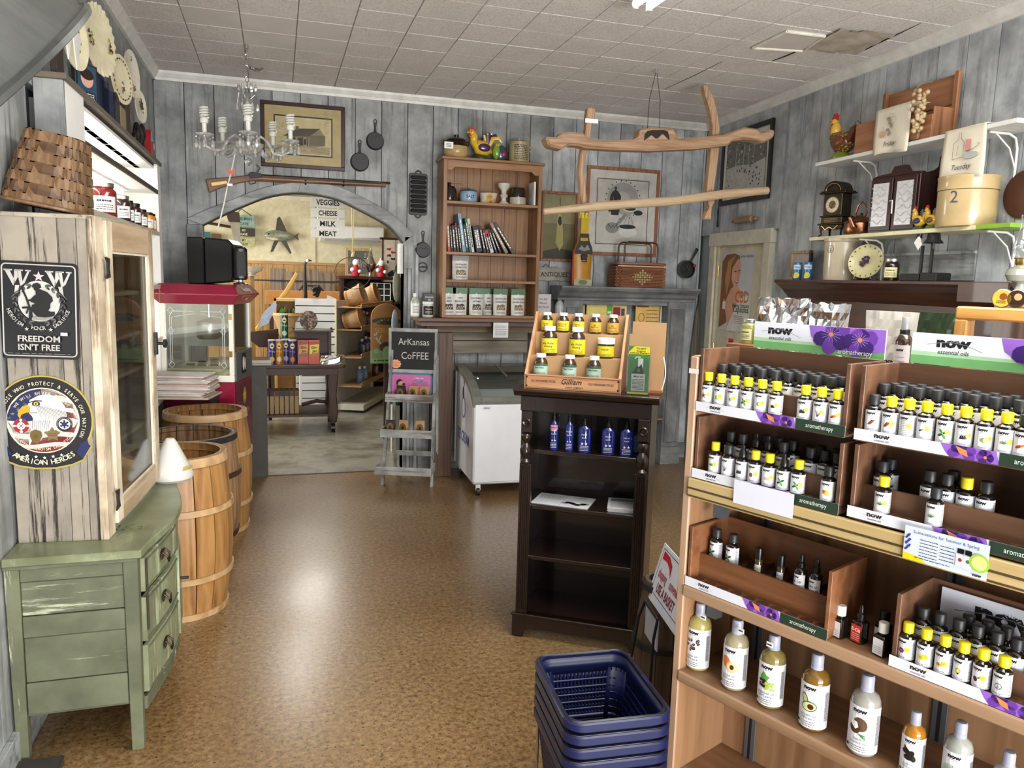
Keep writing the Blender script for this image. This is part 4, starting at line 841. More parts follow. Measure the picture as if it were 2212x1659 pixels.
def sheets(label,px,py,w,h,n,rz,seed,draw):
 q=BC.onZ(px,py,.611)
 for k in range(n):
  o=EF('leaflet',label,'leaflet',BC,q.x+rnd.uniform(-.004,.004),q.y,.6105+k*.0032,rz+rnd.uniform(-2,2),None if n==1 else 'leaflets fanned at the right of the bookcase')
  B().prism([(-w/2,-h/2),(w/2,-h/2),(w/2,h/2),(-w/2,h/2)],0,.0025,'z').build('paper',H('cfd2d6',.6),o,smooth=False)
  if k==n-1:
   d=D(.0001); draw(d,w,h); d.build('print',o,loc=(0,0,.0027),rot=(R(-90),0,0))
def dr1(d,w,h):
 d.line([(0,-h/2),(0,h/2)],.001,INK); d.scrib(-w*.45,0,-w*.05,h*.4,7,.002,INK,2); d.text('Healthy',w*.25,h*.33,.02,INK,bold=.02)
 for k in range(9): d.ell(w*.06+w*.045*k,-h*.2+.012*math.sin(k),.014,.014,INK if k%2 else GR2,10,up=(k==0))
def dr2(d,w,h):
 d.scrib(-w*.4,-h*.4,w*.4,h*.4,14,.002,INK,9); d.rect(-w*.4,h*.2,w*.4,h*.42,H('6a7a94',.5))
sheets('open white newsletter with a fruit drawing on the second bookcase shelf',1217,1082,.26,.17,1,-3,1,dr1)
sheets('white leaflet in the fan at the right of the second bookcase shelf',1345,1095,.125,.17,5,6,2,dr2)
# candy-stick rack on the bookcase
CW=wood('candy_rack_wood',(.40,.19,.085),(.56,.30,.15),'x',1,.45); CWZ=wood('candy_rack_wood_z',(.40,.19,.085),(.56,.30,.15),'z',1,.45); CBD=H('b08c63',.7,var=.06)
TPZ=1.133; q0=BC.onZ(1128,845,TPZ); CK=Fr(*(BC.w(.018,.012)[:2]),-31);
t=EF('candy_rack','brown stepped countertop rack printed OLD FASHIONED STICKS on top of the dark bookcase','rack',CK,0,0,TPZ)
cw=.42
fl=BX('front_board',0,cw,0,.012,0,.062,CW,t,.002)
d=D(.0002); d.line([(x,y) for x,y in rrect(cw-.02,.05,.006,2,cw/2,.031)]+[rrect(cw-.02,.05,.006,2,cw/2,.031)[0]],.0012,INK)
d.text('OLD FASHIONED STICKS',.085,.030,.0135,INK,bold=.02,sx=.72); d.text('OLD FASHIONED STICKS',cw-.085,.028,.0135,INK,bold=.02,sx=.72); d.text('Gilliam',cw/2-.005,.026,.034,INK,bold=.02,shear=.35,sx=.95); d.text('CANDY COMPANY',cw/2+.01,.010,.010,INK,bold=.01,sx=.9)
for (x,y) in ((.012,.012),(.012,.05),(cw-.012,.012),(cw-.012,.05)): d.ell(x,y,.004,.004,INK,10,up=False)
d.build('board_print',t,loc=(0,-.0004,0))
for x in (.0,cw-.012): B().prism([(.0,.0),(.0,.062),(.012,.075),(.2,.325),(.232,.325),(.232,0)],x,x+.012,'x').build('side',CWZ,t,.001,smooth=False)
def tier(y0,y1,z,zt):
 BX('tier',.012,cw-.012,y0,y1,z-.004,z,CBD,t); BX('tier_front',.012,cw-.012,y0,y0+.003,zt,z-.004,CBD,t)
tier(.014,.084,.045,.004); tier(.084,.166,.135,.047); tier(.166,.228,.235,.137); BX('back',.012,cw-.012,.228,.232,.0,.318,CBD,t)
BRN=plain('brown_glass',(.035,.012,.004),.08,coat=1); LY=H('d9c92a',.45); LG=H('9fb8a8',.5); LO=H('c9a03a',.5)
def pill(label,x,y,z,r,h,lab,lines,band=None,jarlike=False):
 t=EF('supplement_bottle',label,'bottle',CK,x,y,TPZ+z)
 if jarlike: B().lathe([(0,0),(r*.9,0),(r,.006),(r*1.04,h*.72),(0,h*.72)],24).build('bottle_body',plain('smoked_tub',(.03,.03,.035),.3),t); B().lathe([(0,h*.72),(r*1.1,h*.72),(r*1.12,h*.97),(r*1.05,h),(0,h)],24).build('cap',WH,t)
 else:
  B().lathe([(0,0),(r*.93,0),(r,.004),(r,h*.62),(r*.9,h*.71),(r*.62,h*.80),(r*.6,h*.86),(0,h*.86)],24).build('bottle_body',BRN,t); B().lathe([(0,h*.85),(r*.7,h*.85),(r*.7,h*.985),(r*.66,h),(0,h)],20,rib=0).build('cap',WH,t)
 d=D(); z0_,z1_=h*.1,h*(.6 if not jarlike else .62); d.rect(-r*1.5,z0_,r*1.5,z1_,lab)
 if band: d.rect(-r*1.5,z1_-h*.1,r*1.5,z1_,band)
 for i,s_ in enumerate(lines): d.text(s_,0,z1_-h*.2-h*.1*i,h*.1,INK,bold=.03,sx=.9,up=(i==0))
 d.scrib(-r*.9,z0_+.002,r*.9,z0_+h*.14,3,h*.012,INK,int(x*1000)); d.build('printed_label',t,(r if not jarlike else r*1.03)+.0005)
cx_=lambda px,py,y:CK.onY(px,py,y).x
for i,px in enumerate((1182,1217,1250,1287,1325)): pill(('yellow-label supplement bottle, far left of the top tier of the candy rack','yellow-label supplement bottle, second on the top tier of the candy rack','yellow-label supplement bottle, middle of the top tier of the candy rack','gold-label propolis bottle, fourth on the top tier of the candy rack','gold-label propolis bottle, far right of the top tier of the candy rack')[i],cx_(px,690,.197),.198,.2355,.0265,.088,LY if i<3 else LO,('ROYAL','JELLY') if i in (0,2) else ('BEE POLLEN','PROPOLIS') if i==1 else ('BEE','PROPOLIS'))
pill('large yellow-label bottle at the left of the middle tier of the candy rack',cx_(1187,740,.125),.1265,.1355,.036,.13,LY,('Jelly, Pollen','Ginseng'))
pill('large yellow-label bottle in the centre of the middle tier of the candy rack',cx_(1247,740,.125),.1265,.1355,.036,.13,LY,('Jelly, Pollen','Ginseng'))
pill('squat white-lidded yellow tub at the right of the middle tier',cx_(1309,750,.125),.1275,.1355,.035,.088,LY,('Royal Jelly',),jarlike=True)
for i,px in enumerate((1168,1230,1283)): pill(('green-label bee pollen bottle, left on the bottom tier','green-label bee pollen bottle, middle of the bottom tier','green-label bee pollen bottle, right on the bottom tier')[i],cx_(px,795,.05),.0515,.0455,.031,.103,LG,('Bee Pollen',),band=H('3c5a48',.5))
t=EF('cardboard_rack','plain cardboard display stand behind the green leaflet holder','display stand',CK,.435,.02,TPZ); BX('back_panel',.012,.155,.10,.106,0,.30,CBD,t); BX('front_panel',.004,.10,.055,.06,0,.25,CBD,t); BX('base_panel',.0,.15,.02,.11,0,.006,H('6a3a24',.5),t)
B().tube([(.15,.03+.0*k,.05+.0*k) if False else (.152+.012*math.sin(PI*k/8),.03,.02+.14*k/8) for k in range(9)],.0025,6).build('wire_loop',WH,t)
t=EF('leaflet_holder','clear holder of green and yellow dog lotion leaflets on the dark bookcase','leaflet holder',CK,.49,.0,TPZ+.0)
BX('holder_front',-.048,.048,-.012,-.009,.0,.16,pane('acrylic',(.95,.97,.97),.1),t); BX('holder_back',-.048,.048,.016,.019,0,.18,pane('acrylic'),t); BX('holder_base',-.048,.048,-.012,.019,0,.003,pane('acrylic'),t)
BX('leaflets',-.043,.043,-.006,.014,.004,.205,GRNP,t)
d=D(.0002); d.rect(-.043,.172,.043,.205,LY); d.poly([(-.043,.172),(-.043,.205),(-.02,.205),(-.043,.18)],GRNP); d.text('The BEST',.008,.192,.010,INK,bold=.03); d.text('Doggone',.008,.182,.010,INK,bold=.03); d.scrib(-.038,.174,.04,.180,1,.003,INK,1)
d.rect(-.028,.018,.028,.09,H('d0d0c8',.5)); d.rect(-.003,.10,.018,.155,WH); d.line([(-.018,.152),(-.01,.16),(.006,.16)],.0035,WH,up=False); d.poly([(-.03,.09),(-.018,.1),(-.008,.125),(.0,.118),(.012,.132),(.018,.11),(.02,.09)],H('20241f',.5)); d.ell(.0,.105,.008,.008,GRNP,10); d.text('Mink oil',0,.075,.012,INK,bold=.03); d.scrib(-.024,.022,.024,.068,8,.0022,INK,5); d.rect(-.043,.004,.043,.012,LY)
d.build('leaflet_print',t,loc=(0,-.0064,0))
# chest freezer
FP=Fr(1.356,5.35,-2); t=EF('ice_cream_freezer','white chest freezer with a curved glass lid marked ICE CREAM','freezer',FP,0,0,0)
FWH=plain('freezer_enamel',hx('e9ecf2'),.25,var=.02,coat=.4); FGR=H('76766f',.4)
L_,Dp=.62,.70
B().prism([(-.045,.09),(Dp,.09),(Dp,.86),(.58,.875),(.30,.85),(.12,.80),(0.02,.735),(0,.70)],-.0,L_,'x').build('cabinet',FWH,t,.012)
BX('front_face',0,L_,-.05,-.0,.10,.70,FWH,t,.012)
def fr_seg(pts,x0,x1,th,mat,name,bev=.004): return B().prism(pts+[(y+.006,z-th) for y,z in pts[::-1]],x0,x1,'x').build(name,mat,t,bev,smooth=False)
cur=[(-.052,.715),(-.03,.745),(.04,.795),(.16,.845),(.32,.885),(.50,.905),(.70,.91)]
fr_seg(cur,-.012,.055,.05,FGR,'lid_frame'); fr_seg(cur,L_-.055,L_+.012,.05,FGR,'lid_frame'); fr_seg(cur[:2],.055,L_-.055,.05,FGR,'lid_frame'); fr_seg([(.64,.909),(.70,.91)],.055,L_-.055,.05,FGR,'lid_frame')
o=fr_seg(cur[1:-1]+[(.64,.909)],.055,L_-.055,.006,pane('lid_glass',(.8,.84,.82),.16),'lid_glass',0); BX('lid_track',.05,.06,.1,.6,.86,.868,CHROME,t)
B().tube([(.30,.2,.868),(.30,.22,.874),(.30,.58,.915)],.006,6).build('sash_edge',FGR,t)
BX('inner_basket',.08,.30,.08,.5,.70,.705,H('b9bdb8',.4),t);
for (x,y) in ((.05,.0),(L_-.05,.0),(.05,Dp-.06),(L_-.05,Dp-.06)):
 c=B().at(x,y-.0,.03,0,90).cyl(.03,-.012,.012,14).build('caster',IRON,t); B().box(x-.018,x+.018,y-.012,y+.012,.04,.095).build('caster_fork',STEEL,c);
d=D(); d.rect(-.03,-.012,.03,.012,H('e0e2e6',.4)); d.line([(-.022,-.006),(-.012,.008),(-.008,-.006)],.003,INK); d.text('vantco',.006,-.004,.014,INK,bold=.02,sx=.8); d.build('maker_badge',t,loc=(.095,-.0505,.665))
d=D(); BLU=H('3d4f92',.4); d.text('ICE CREAM',.0,-.02,.12,BLU,bold=.04,sx=.75); d.ell(0,.25,.07,.085,BLU,20); d.ell(0,.25,.055,.07,FWH,20); d.ell(-.02,.36,.03,.05,INK,14); d.ell(.01,.45,.012,.04,H('8a3038',.4),12); d.build('side_graphic',t,loc=(-.0006,.33,.36),rot=(0,0,R(-90)))
# ladder shelf with the coffee sign
p0,p1=pz(822,1048,0),pz(939,1053,0); ang=math.degrees(math.atan2(p1.y-p0.y,p1.x-p0.x)); LS=Fr(p0.x,p0.y,ang); W_=.405
GW=paint('grey_washed_wood',hx('8d8e8c'),hx('4a443e'),'z',.58,.06,.6,14,tint=hx('aeb1b1')); GWX=paint('grey_washed_wood_x',hx('9a9a97'),hx('57483c'),'x',.58,.06,.6,14,tint=hx('c0c2c2'))
t=EF('ladder_shelf','grey washed wooden ladder shelf with tray shelves and a chalkboard top','shelf',LS,0,0,0)
HT_=1.18
for x in (0,W_-.022):
 b=B(); b.hexa([(x,0,0),(x+.022,0,0),(x+.022,.035,0),(x,.035,0),(x+.0+(.04 if x==0 else -.012),.20,HT_),(x+.022+(.04 if x==0 else -.012),.20,HT_),(x+.022+(.04 if x==0 else -.012),.225,HT_),(x+(.04 if x==0 else -.012),.225,HT_)]); b.build('rail',GW,t,.002,smooth=False)
 b=B(); xx=x+(.03 if x==0 else -.01); b.hexa([(xx,.34,0),(xx+.02,.34,0),(xx+.02,.37,0),(xx,.37,0),(xx+.01,.20,1.0),(xx+.03,.20,1.0),(xx+.03,.225,1.0),(xx+.01,.225,1.0)]); b.build('back_leg',GW,t,.002,smooth=False)
BX('brace',.03,W_-.03,.34,.352,.16,.20,GWX,t,.002)
def tray(z,x0,x1,y0,y1):
 s=BX('tray_shelf',x0,x1,y0,y1,z,z+.01,GWX,t,.001)
 for (n,a,b_,c,e) in (('tray_lip',x0-.008,x1+.008,y0-.010,y0),('tray_lip',x0-.008,x0,y0,y1),('tray_lip',x1,x1+.008,y0,y1)): BX(n,a,b_,c,e,z-.006,z+.055,GWX,s,.002)
tray(.125,-.01,W_+.0,-.13,.05); tray(.40,.02,W_-.01,-.07,.10); tray(.66,.04,W_-.015,-.0,.14)
fz0,fz1=.885,1.175
c=B().prism([(.035,fz0),(.385,fz0),(.385,fz1),(.035,fz1)],0,.01,'y').build('chalkboard',H('232426',.75,var=.25),t,loc=(0,.175,0));
for (a,b_,z0_,z1_) in ((.02,.40,fz1-.0,fz1+.028),(.02,.40,fz0-.03,fz0),(.02,.042,fz0,fz1),(.378,.40,fz0,fz1)): BX('board_frame',a,b_,-.008,.012,z0_,z1_,GWX if b_-a>.1 else GW,c,.002)
CH=H('c9c9c4',.8); d=D(); d.text('ArKansas',.215,1.075,.072,CH,sx=.88); d.text('CoFFEE',.225,.965,.08,CH,sx=.85); d.build('chalk_lettering',c,loc=(0,-.0006,0),rot=(0,0,0))
d=D(); OR=H('e8a878',.6); d.poly([(.038*(1 if i%2 else 1.15)*math.cos(PI*i/10),.032*(1 if i%2 else 1.15)*math.sin(PI*i/10)) for i in range(20)],OR); d.text('Ground',0,.006,.02,RED); d.text('coffee',0,-.016,.02,RED); d.build('price_burst',c,loc=(.078,-.0095,.925))
t=EF('tin_tray_sign','pink and blue tin sign of a woman drinking, lettered I like my Coffee Strong','sign',LS,.205,.130,.672); t.rotation_euler.x=R(-6)
B().prism(rrect(.33,.185,.03,cy=.095),0,.008,'y').build('tray',H('2f7596',.35),t,.002); d=D(.0002); PK=H('c968a0',.4); d.poly(rrect(.30,.158,.018,cy=.096),PK)
SK=H('d8a48a',.5); d.poly([(-.135,.03),(-.125,.055),(-.10,.07),(-.07,.065),(-.05,.045),(-.03,.02),(-.12,.02)],H('a81c2c',.4)); d.ell(-.088,.105,.022,.026,SK,16); d.poly([(-.1,.06),(-.095,.085),(-.08,.085),(-.075,.062)],SK); d.poly([(-.118,.10),(-.115,.13),(-.09,.142),(-.068,.128),(-.085,.122),(-.10,.112),(-.105,.092)],INK); d.line([(-.075,.045),(-.05,.06),(-.058,.088)],.011,SK); d.ell(-.058,.10,.012,.010,INK,12)
d.text('I like my',.06,.145,.02,WH,shear=.3); d.text('Coffee',.065,.105,.045,H('2f7fb0',.4),bold=.03,shear=.3); d.text('like I like my men',.065,.085,.010,WH); d.text('Strong &',.065,.05,.03,WH,bold=.02,shear=.3); d.build('tin_print',t,loc=(0,-.0006,0))
def cbag(label,x,y,z,dark,rz=0):
 t=EF('coffee_bag',label,'coffee bag',LS,x,y,z,rz); m=H('1a1412',.5) if dark else H('b08a5c',.7)
 loft(B(),[R4(-.034,.034,-.018,.018,0),R4(-.036,.036,-.02,.02,.055),R4(-.034,.034,-.004,.004,.095)]).build('bag',m,t,.002,smooth=False); BX('folded_top',-.034,.034,-.006,.006,.093,.103,m,t)
 D().ell(0,.05,.026,.036,H('8a6f3a',.4,metal=.4),20).ell(0,.05,.012,.014,H('2a2018',.5),12).scrib(-.018,.06,.018,.075,2,.002,INK,2).build('oval_label',t,loc=(0,-.0235,0),rot=(R(4),0,0))
for (x,y,z,dk,lb) in ((.145,.045,.671,True,'black coffee bag at the left of the upper ladder tray'),(.24,.055,.671,False,'kraft coffee bag in the middle of the upper ladder tray'),(.325,.055,.671,False,'kraft coffee bag at the right of the upper ladder tray'),(.075,.0,.411,True,'black coffee bag at the left of the middle ladder tray'),(.175,.01,.411,False,'kraft coffee bag in the centre of the middle ladder tray'),(.30,.01,.411,False,'kraft coffee bag at the right of the middle ladder tray')): cbag(lb,x,y,z,dk,rnd.uniform(-10,10))
# == back wall: bookshelf and wall decor
HWD=wood('honey_maple',(.23,.105,.04),(.35,.18,.075),'z',1,.4); HWX=wood('honey_maple_x',(.23,.105,.04),(.35,.18,.075),'x',1,.4)
BS=Fr(1.235,5.93,0); t=EF('bookshelf','honey brown bookshelf on the mantel ledge against the back wall','bookshelf',BS,0,0,1.2855)
w,h,dp=.80,1.235,.24
BX('side',0,.03,0,dp,0,h-.02,HWD,t,.002); BX('side',w-.03,w,0,dp,0,h-.02,HWD,t,.002); BX('top_board',-.018,w+.018,-.018,dp,h-.022,h,HWX,t,.004)
for k in range(7): BX('back_board',.03+k*.1057+.001,.03+(k+1)*.1057-.001,dp-.012,dp-.004,0,h-.02,HWD,t,.001)
B().prism([(.03,h-.022),(.03,h-.10),(.06,h-.10),(.09,h-.075),(w-.09,h-.075),(w-.06,h-.10),(w-.03,h-.10),(w-.03,h-.022)],0,.018,'y').build('valance',HWX,t,.002,smooth=False)
SZ=(.02,.30,.515,.905)
for z in SZ: BX('shelf',.03,w-.03,.0,dp-.012,z-.022,z,HWX,t,.002)
BX('shelf_cleat',.03,.2,.19,.21,1.06,1.07,HWX,t); BX('white_board',w-.06,w-.045,.02,.16,.906,1.09,WH,t)
t=E('mantel_ledge','reddish wooden mantel ledge carrying the bookshelf over the freezer','mantel',(0,0,0))
MW=wood('mantel_red',(.085,.035,.022),(.15,.07,.045),'x',1,.4); MB=wood('grey_barn_x',(.17,.14,.10),(.32,.28,.21),'x',.5,.6); MZ=wood('mantel_post',(.07,.035,.02),(.14,.08,.05),'z',1,.5)
BX('ledge_board',1.03,2.12,5.86,6.19,1.255,1.285,MW,t,.004); BX('ledge_moulding',1.06,2.10,5.90,6.19,1.215,1.255,MW,t,.006); BX('cross_board',1.34,2.02,6.13,6.16,1.09,1.20,MB,t,.002); BX('cross_board',1.34,2.02,6.13,6.16,.985,1.085,MB,t,.002); BX('apron_board',1.14,2.05,6.0,6.02,1.165,1.213,wood('mantel_apron',(.12,.08,.05),(.22,.16,.1),'x',.6,.6),t,.002)
BX('post',1.185,1.33,5.92,6.0,0,1.165,MZ,t,.003); BX('post',2.03,2.10,5.98,6.05,0,1.165,MZ,t,.003)
t=E('price_sheet','small white printed price sheet taped under the mantel ledge','paper',(1.70,5.855,1.255)); d=D(); d.rect(-.062,-.12,.062,.0,H('e4e4e6',.7)); d.scrib(-.045,-.105,.045,-.02,6,.003,INK,3); B().prism([(-.062,-.12),(.062,-.12),(.062,0),(-.062,0)],-.0005,.0005,'y').build('paper',WH,t); d.build('print',t,loc=(0,-.0008,0))
def bs(px,py,z,y=.1): q=BS.onZ(px,py,1.285+z); return q.x
def BT(name,label,cat,px,py,y,z,rz=0,group=None,x=None):
 xx=x if x is not None else BS.onY(px,py,y).x; return EF(name,label,cat,BS,xx,y,1.285+z,rz,group)
t=BT('bean_pot','two-tone brown and tan lidded stoneware bean pot with a paper tag on the bookshelf','pot',985,340,.11,h+.0005)
B().lathe([(0,0),(.07,0),(.094,.03),(.098,.06),(.09,.095)],28).build('pot_body',H('b89a66',.25),t); B().lathe([(.091,.093),(.086,.115),(.07,.135),(.074,.142),(.06,.155),(.02,.163),(.022,.178),(.012,.184),(0,.184)],28).build('glazed_lid',H('1c100c',.15),t)
for s in (-1,1): B().tube([(s*.07,-.0,.13),(s*.1,0,.135),(s*.1,0,.11),(s*.088,0,.1)],.007,6).build('handle',H('1c100c',.15),t)
BX('paper_tag',-.115,-.045,-.1,-.099,.06,.11,WH,t); D().scrib(-.1,.07,-.06,.1,3,.004,INK,1).build('tag_print',t,loc=(0,-.1006,0))
def rooster(name,label,fr,x,y,z,s,body,hack,tail,base,rz=0,facing=1,speck=None,comb=None,kind='r'):
 t=EF(name,label,'rooster figurine',fr,x,y,z,rz); comb=comb or plain('comb_red',(.5,.02,.015),.25,coat=.5); f=facing
 b=B(); b.lathe([(0,0),(.055*s,0),(.058*s,.012*s),(.04*s,.03*s),(.02*s,.045*s),(0,.05*s)],16,sx=1,sy=.75); b.build('base',base,t)
 vs=[]; prof=[(-.07,.06,.012),(-.055,.075,.03),(-.03,.078,.046),(0,.075,.052),(.03,.085,.046),(.045,.105,.034),(.05,.13,.024),(.052,.15,.02),(.058,.165,.02),(.066,.178,.017),(.07,.19,.008)]
 bb=B(); n=14
 for (px,pz_,r) in prof:
  for q in range(n): a=2*PI*q/n; vs.append((f*px*s+ (r*s*math.cos(a))*(.25 if pz_>.1 else .0)*f,r*s*.8*math.sin(a),pz_*s+r*s*math.cos(a)*(1 if pz_<=.1 else .0)) if pz_<=.1 else (f*px*s+r*s*math.cos(a)*.9,r*s*.85*math.sin(a),pz_*s))
 m=len(prof); fs=[tuple(range(n)),tuple(range((m-1)*n,m*n))]
 for k in range(m-1):
  for q in range(n): fs.append((k*n+q,k*n+(q+1)%n,(k+1)*n+(q+1)%n,(k+1)*n+q))
 bb.add(vs,fs); bb.sph(-.01*s*f,0,.072*s,.06*s,.042*s,.045*s,16,10); bb.build('body',body,t)
 hb=B(); hb.sph(f*.062*s,0,.172*s,.02*s,.017*s,.021*s,12,8); hb.lathe([(.021*s,.16*s),(.03*s,.13*s),(.042*s,.1*s),(.046*s,.085*s)],14,sx=1,sy=.8) if False else hb.sph(f*.05*s,0,.135*s,.026*s,.024*s,.042*s,12,8); hb.build('neck_feathers',hack,t)
 B().at(f*.082*s,0,.171*s,0,90*f).lathe([(.007*s,0),(.004*s,.012*s),(0,.018*s)],8).build('beak',H('d8a020',.3),t)
 B().prism([(f*(.045+.0*k)*s if False else f*x_*s,z_*s) for x_,z_ in ((.04,.182),(.038,.205),(.048,.196),(.052,.216),(.061,.2),(.068,.214),(.074,.197),(.082,.2),(.078,.184))],-.004*s,.004*s,'y').build('comb',comb,t)
 B().sph(f*.076*s,0,.148*s,.009*s,.012*s,.016*s,10,6).build('wattle',comb,t)
 for q in (-1,1): B().sph(f*.07*s,q*.014*s,.177*s,.0035*s,.0025*s,.0035*s,8,6).build('eye',BLK,t)
 if kind=='r':
  for k in range(6):
   a=R(50+k*16); L=(.10-.006*abs(k-2))*s
   B().tube([(-f*.045*s,(k%3-1)*.006*s,.08*s),(-f*(.045*s+L*.5*math.cos(a)),(k%3-1)*.01*s,.08*s+L*.75*math.sin(a)+.01*s),(-f*(.055*s+L*math.cos(a)),(k%3-1)*.012*s,.08*s+L*math.sin(a)),(-f*(.065*s+L*1.25*math.cos(a)),(k%3-1)*.012*s,.07*s+L*.75*math.sin(a))],[.012*s,.015*s,.012*s,.003*s],7,flat=.5).build('tail_feather',tail if k%2 else body,t)
 else: B().prism([(-f*.04*s,.08*s),(-f*.07*s,.13*s),(-f*.10*s,.14*s),(-f*.09*s,.10*s),(-f*.06*s,.06*s)],-.02*s,.02*s,'y').build('tail',tail,t,.004*s)
 for q in (-1,1): B().sph(-.012*s*f,q*.036*s,.078*s,.042*s,.012*s,.026*s,12,8).build('wing',speck or tail,t)
 return t
PUR=plain('purple_glaze',(.06,.02,.07),.2,coat=.5); YG=plain('yellow_glaze',(.72,.45,.03),.2,coat=.5)
rooster('ceramic_rooster','yellow and purple ceramic rooster with a red comb on top of the bookshelf',BS,BS.onY(1040,300,.1).x,.1,1.285+h+.0005,1.22,YG,YG,PUR,H('2c4a22',.3),0,-1,speck=PUR)
t=BT('ceramic_bird','round green and blue painted ceramic parrot beside the rooster','bird figurine',1080,335,.11,h+.0005)
B().lathe([(0,0),(.04,0),(.052,.03),(.056,.07),(.045,.11),(.025,.13),(0,.135)],18).build('body',plain('parrot_blue',(.03,.05,.12),.2,coat=.5),t); B().sph(-.035,-.02,.07,.035,.035,.06).build('green_wing',plain('parrot_green',(.2,.35,.04),.2,coat=.5),t); B().sph(.02,-.045,.06,.02,.012,.03).build('face_patch',H('8a2a20',.3),t); B().sph(-.02,-.02,.13,.022).build('head',plain('parrot_green',(.2,.35,.04)),t); B().sph(-.04,-.035,.125,.01,.012,.014).build('beak',H('c9a030',.3),t)
t=BT('lettered_crock','tan lidded crock covered in a handwritten verse at the right end of the bookshelf top','crock',1121,335,.11,h+.0005)
TANC=H('a89a74',.3); B().lathe([(0,0),(.078,0),(.083,.006),(.083,.15),(.086,.155),(.086,.162),(.07,.17),(.014,.178),(.016,.192),(0,.196)],32).build('crock_body',TANC,t); B().tube([(.08,-.01,.13),(.105,-.012,.14),(.11,-.014,.12),(.1,-.012,.1),(.083,-.01,.098)],.006,6).build('handle',TANC,t); D().scrib(-.065,.02,.065,.14,9,.0055,INK,12).build('verse_print',t,.0835)
zs=.9055
t=BT('brown_jug','small dark brown glazed jug, leftmost on the upper bookshelf','jug',970,420,.1,zs); JB=plain('dark_glaze',(.018,.009,.006),.12,coat=.6)
B().lathe([(0,0),(.05,0),(.06,.01),(.06,.09),(.045,.115),(.016,.125),(.014,.14),(.018,.145),(0,.145)],24).build('jug_body',JB,t); B().tube([(-.015,0,.135),(-.04,0,.14),(-.05,0,.115)],.006,6).build('handle',JB,t)
t=BT('salt_crock','blue banded crock lettered SALT on the upper bookshelf','crock',1012,424,.1,zs); B().lathe([(0,0),(.062,0),(.068,.01),(.072,.05),(.066,.085)],28).build('crock_body',plain('blue_glaze',(.28,.42,.55),.25,coat=.4),t); B().lathe([(.066,.083),(.07,.09),(.05,.10),(.012,.104),(.012,.114),(0,.115)],28).build('lid',H('3a5a74',.25),t); D().text('SALT',0,.032,.03,INK,bold=.03).build('lettering',t,.073)
t=BT('marbled_bowl','orange and white marbled straight-sided bowl on the upper bookshelf','bowl',1055,428,.1,zs)
m_,nt,b_=newmat('marbled'); mp=coords(nt,(9,9,9)); n=noise(nt,mp,1.3,3); r=ramp(nt,n.outputs[0],[(.35,hx('a04a18')),(.5,hx('c9a868')),(.6,hx('dcd4c0'))]); nt.links.new(r.outputs[0],b_.inputs[0]); b_.inputs['Roughness'].default_value=.2
B().lathe([(0,0),(.062,0),(.066,.006),(.07,.072),(.074,.08),(.068,.08),(.062,.01),(0,.01)],28).build('bowl_body',m_,t)
t=BT('white_vase','white pedestal vase with an open shell top on the upper bookshelf','vase',1088,430,.1,zs); B().lathe([(0,0),(.04,0),(.042,.01),(.02,.03),(.018,.05),(.034,.07),(.018,.09),(.022,.11),(.046,.14),(.048,.165),(.04,.17),(.034,.14),(0,.11)],20,rib=.06).build('vase_body',H('dcd8cc',.25),t)
t=BT('stoneware_crock','two-tone dark brown over grey stoneware crock, rightmost on the upper bookshelf','crock',1118,432,.1,zs); B().lathe([(0,0),(.064,0),(.066,.006),(.066,.06)],28).build('lower_glaze',H('b9b4a4',.3),t); B().lathe([(.0665,.06),(.0665,.125),(.06,.135),(.055,.13),(0,.13)],28).build('upper_glaze',JB,t)
BKS=[(.045,.026,.235,4,'b0402a','orange-red book, first on the left of the middle bookshelf','HOME COOKING'),(.082,.016,.20,5,'12181c','thin black book right of the orange-red book','Recipes'),(.105,.026,.205,6,'1a1a1c','thick black book in the left half of the book row','Kitchen'),(.14,.020,.225,7,'4a1c1c','maroon book with white lettering','THE GARDEN'),(.165,.018,.215,8,'1c1414','dark book with rust lettering beside the maroon one','Southern'),(.190,.030,.30,8,'7fa2c0','tallest pale blue book in the row','Country Living'),(.232,.024,.215,9,'12201a','dark green book right of the pale blue book','Herbs'),(.262,.020,.27,9,'1f6a50','green and white tall book','Greens'),(.288,.022,.265,9,'d0d4cc','tall white-spined book with green border','Cooking well'),(.345,.055,.21,-10,'141414','wide black volume before the leaning books','Encyclopedia'),(.405,.022,.215,-14,'22221f','black book with grey lettering leaning left','Old Ways'),(.440,.018,.19,-17,'501418','slim dark red book leaning left of the white one','Pies'),(.462,.030,.185,-20,'d8d4d0','white leaning book with a red label','Simply Baking'),(.500,.02,.20,-24,'1a2238','navy blue book leaning right of the white one','Stories'),(.527,.02,.20,-26,'2a1a1a','dark leaning book near the right end','Farm'),(.560,.028,.27,-31,'9a8478','long dusty pink leaning book','Home and Hearth'),(.600,.03,.285,-33,'4a4238','grey-brown leaning book, last at the right','Almanac')]
px_=.05; pt_=ph_=pa_=None; ANG=[4,5,6,7,8,9,9,10,10,11,13,15,18,21,24,31,35]
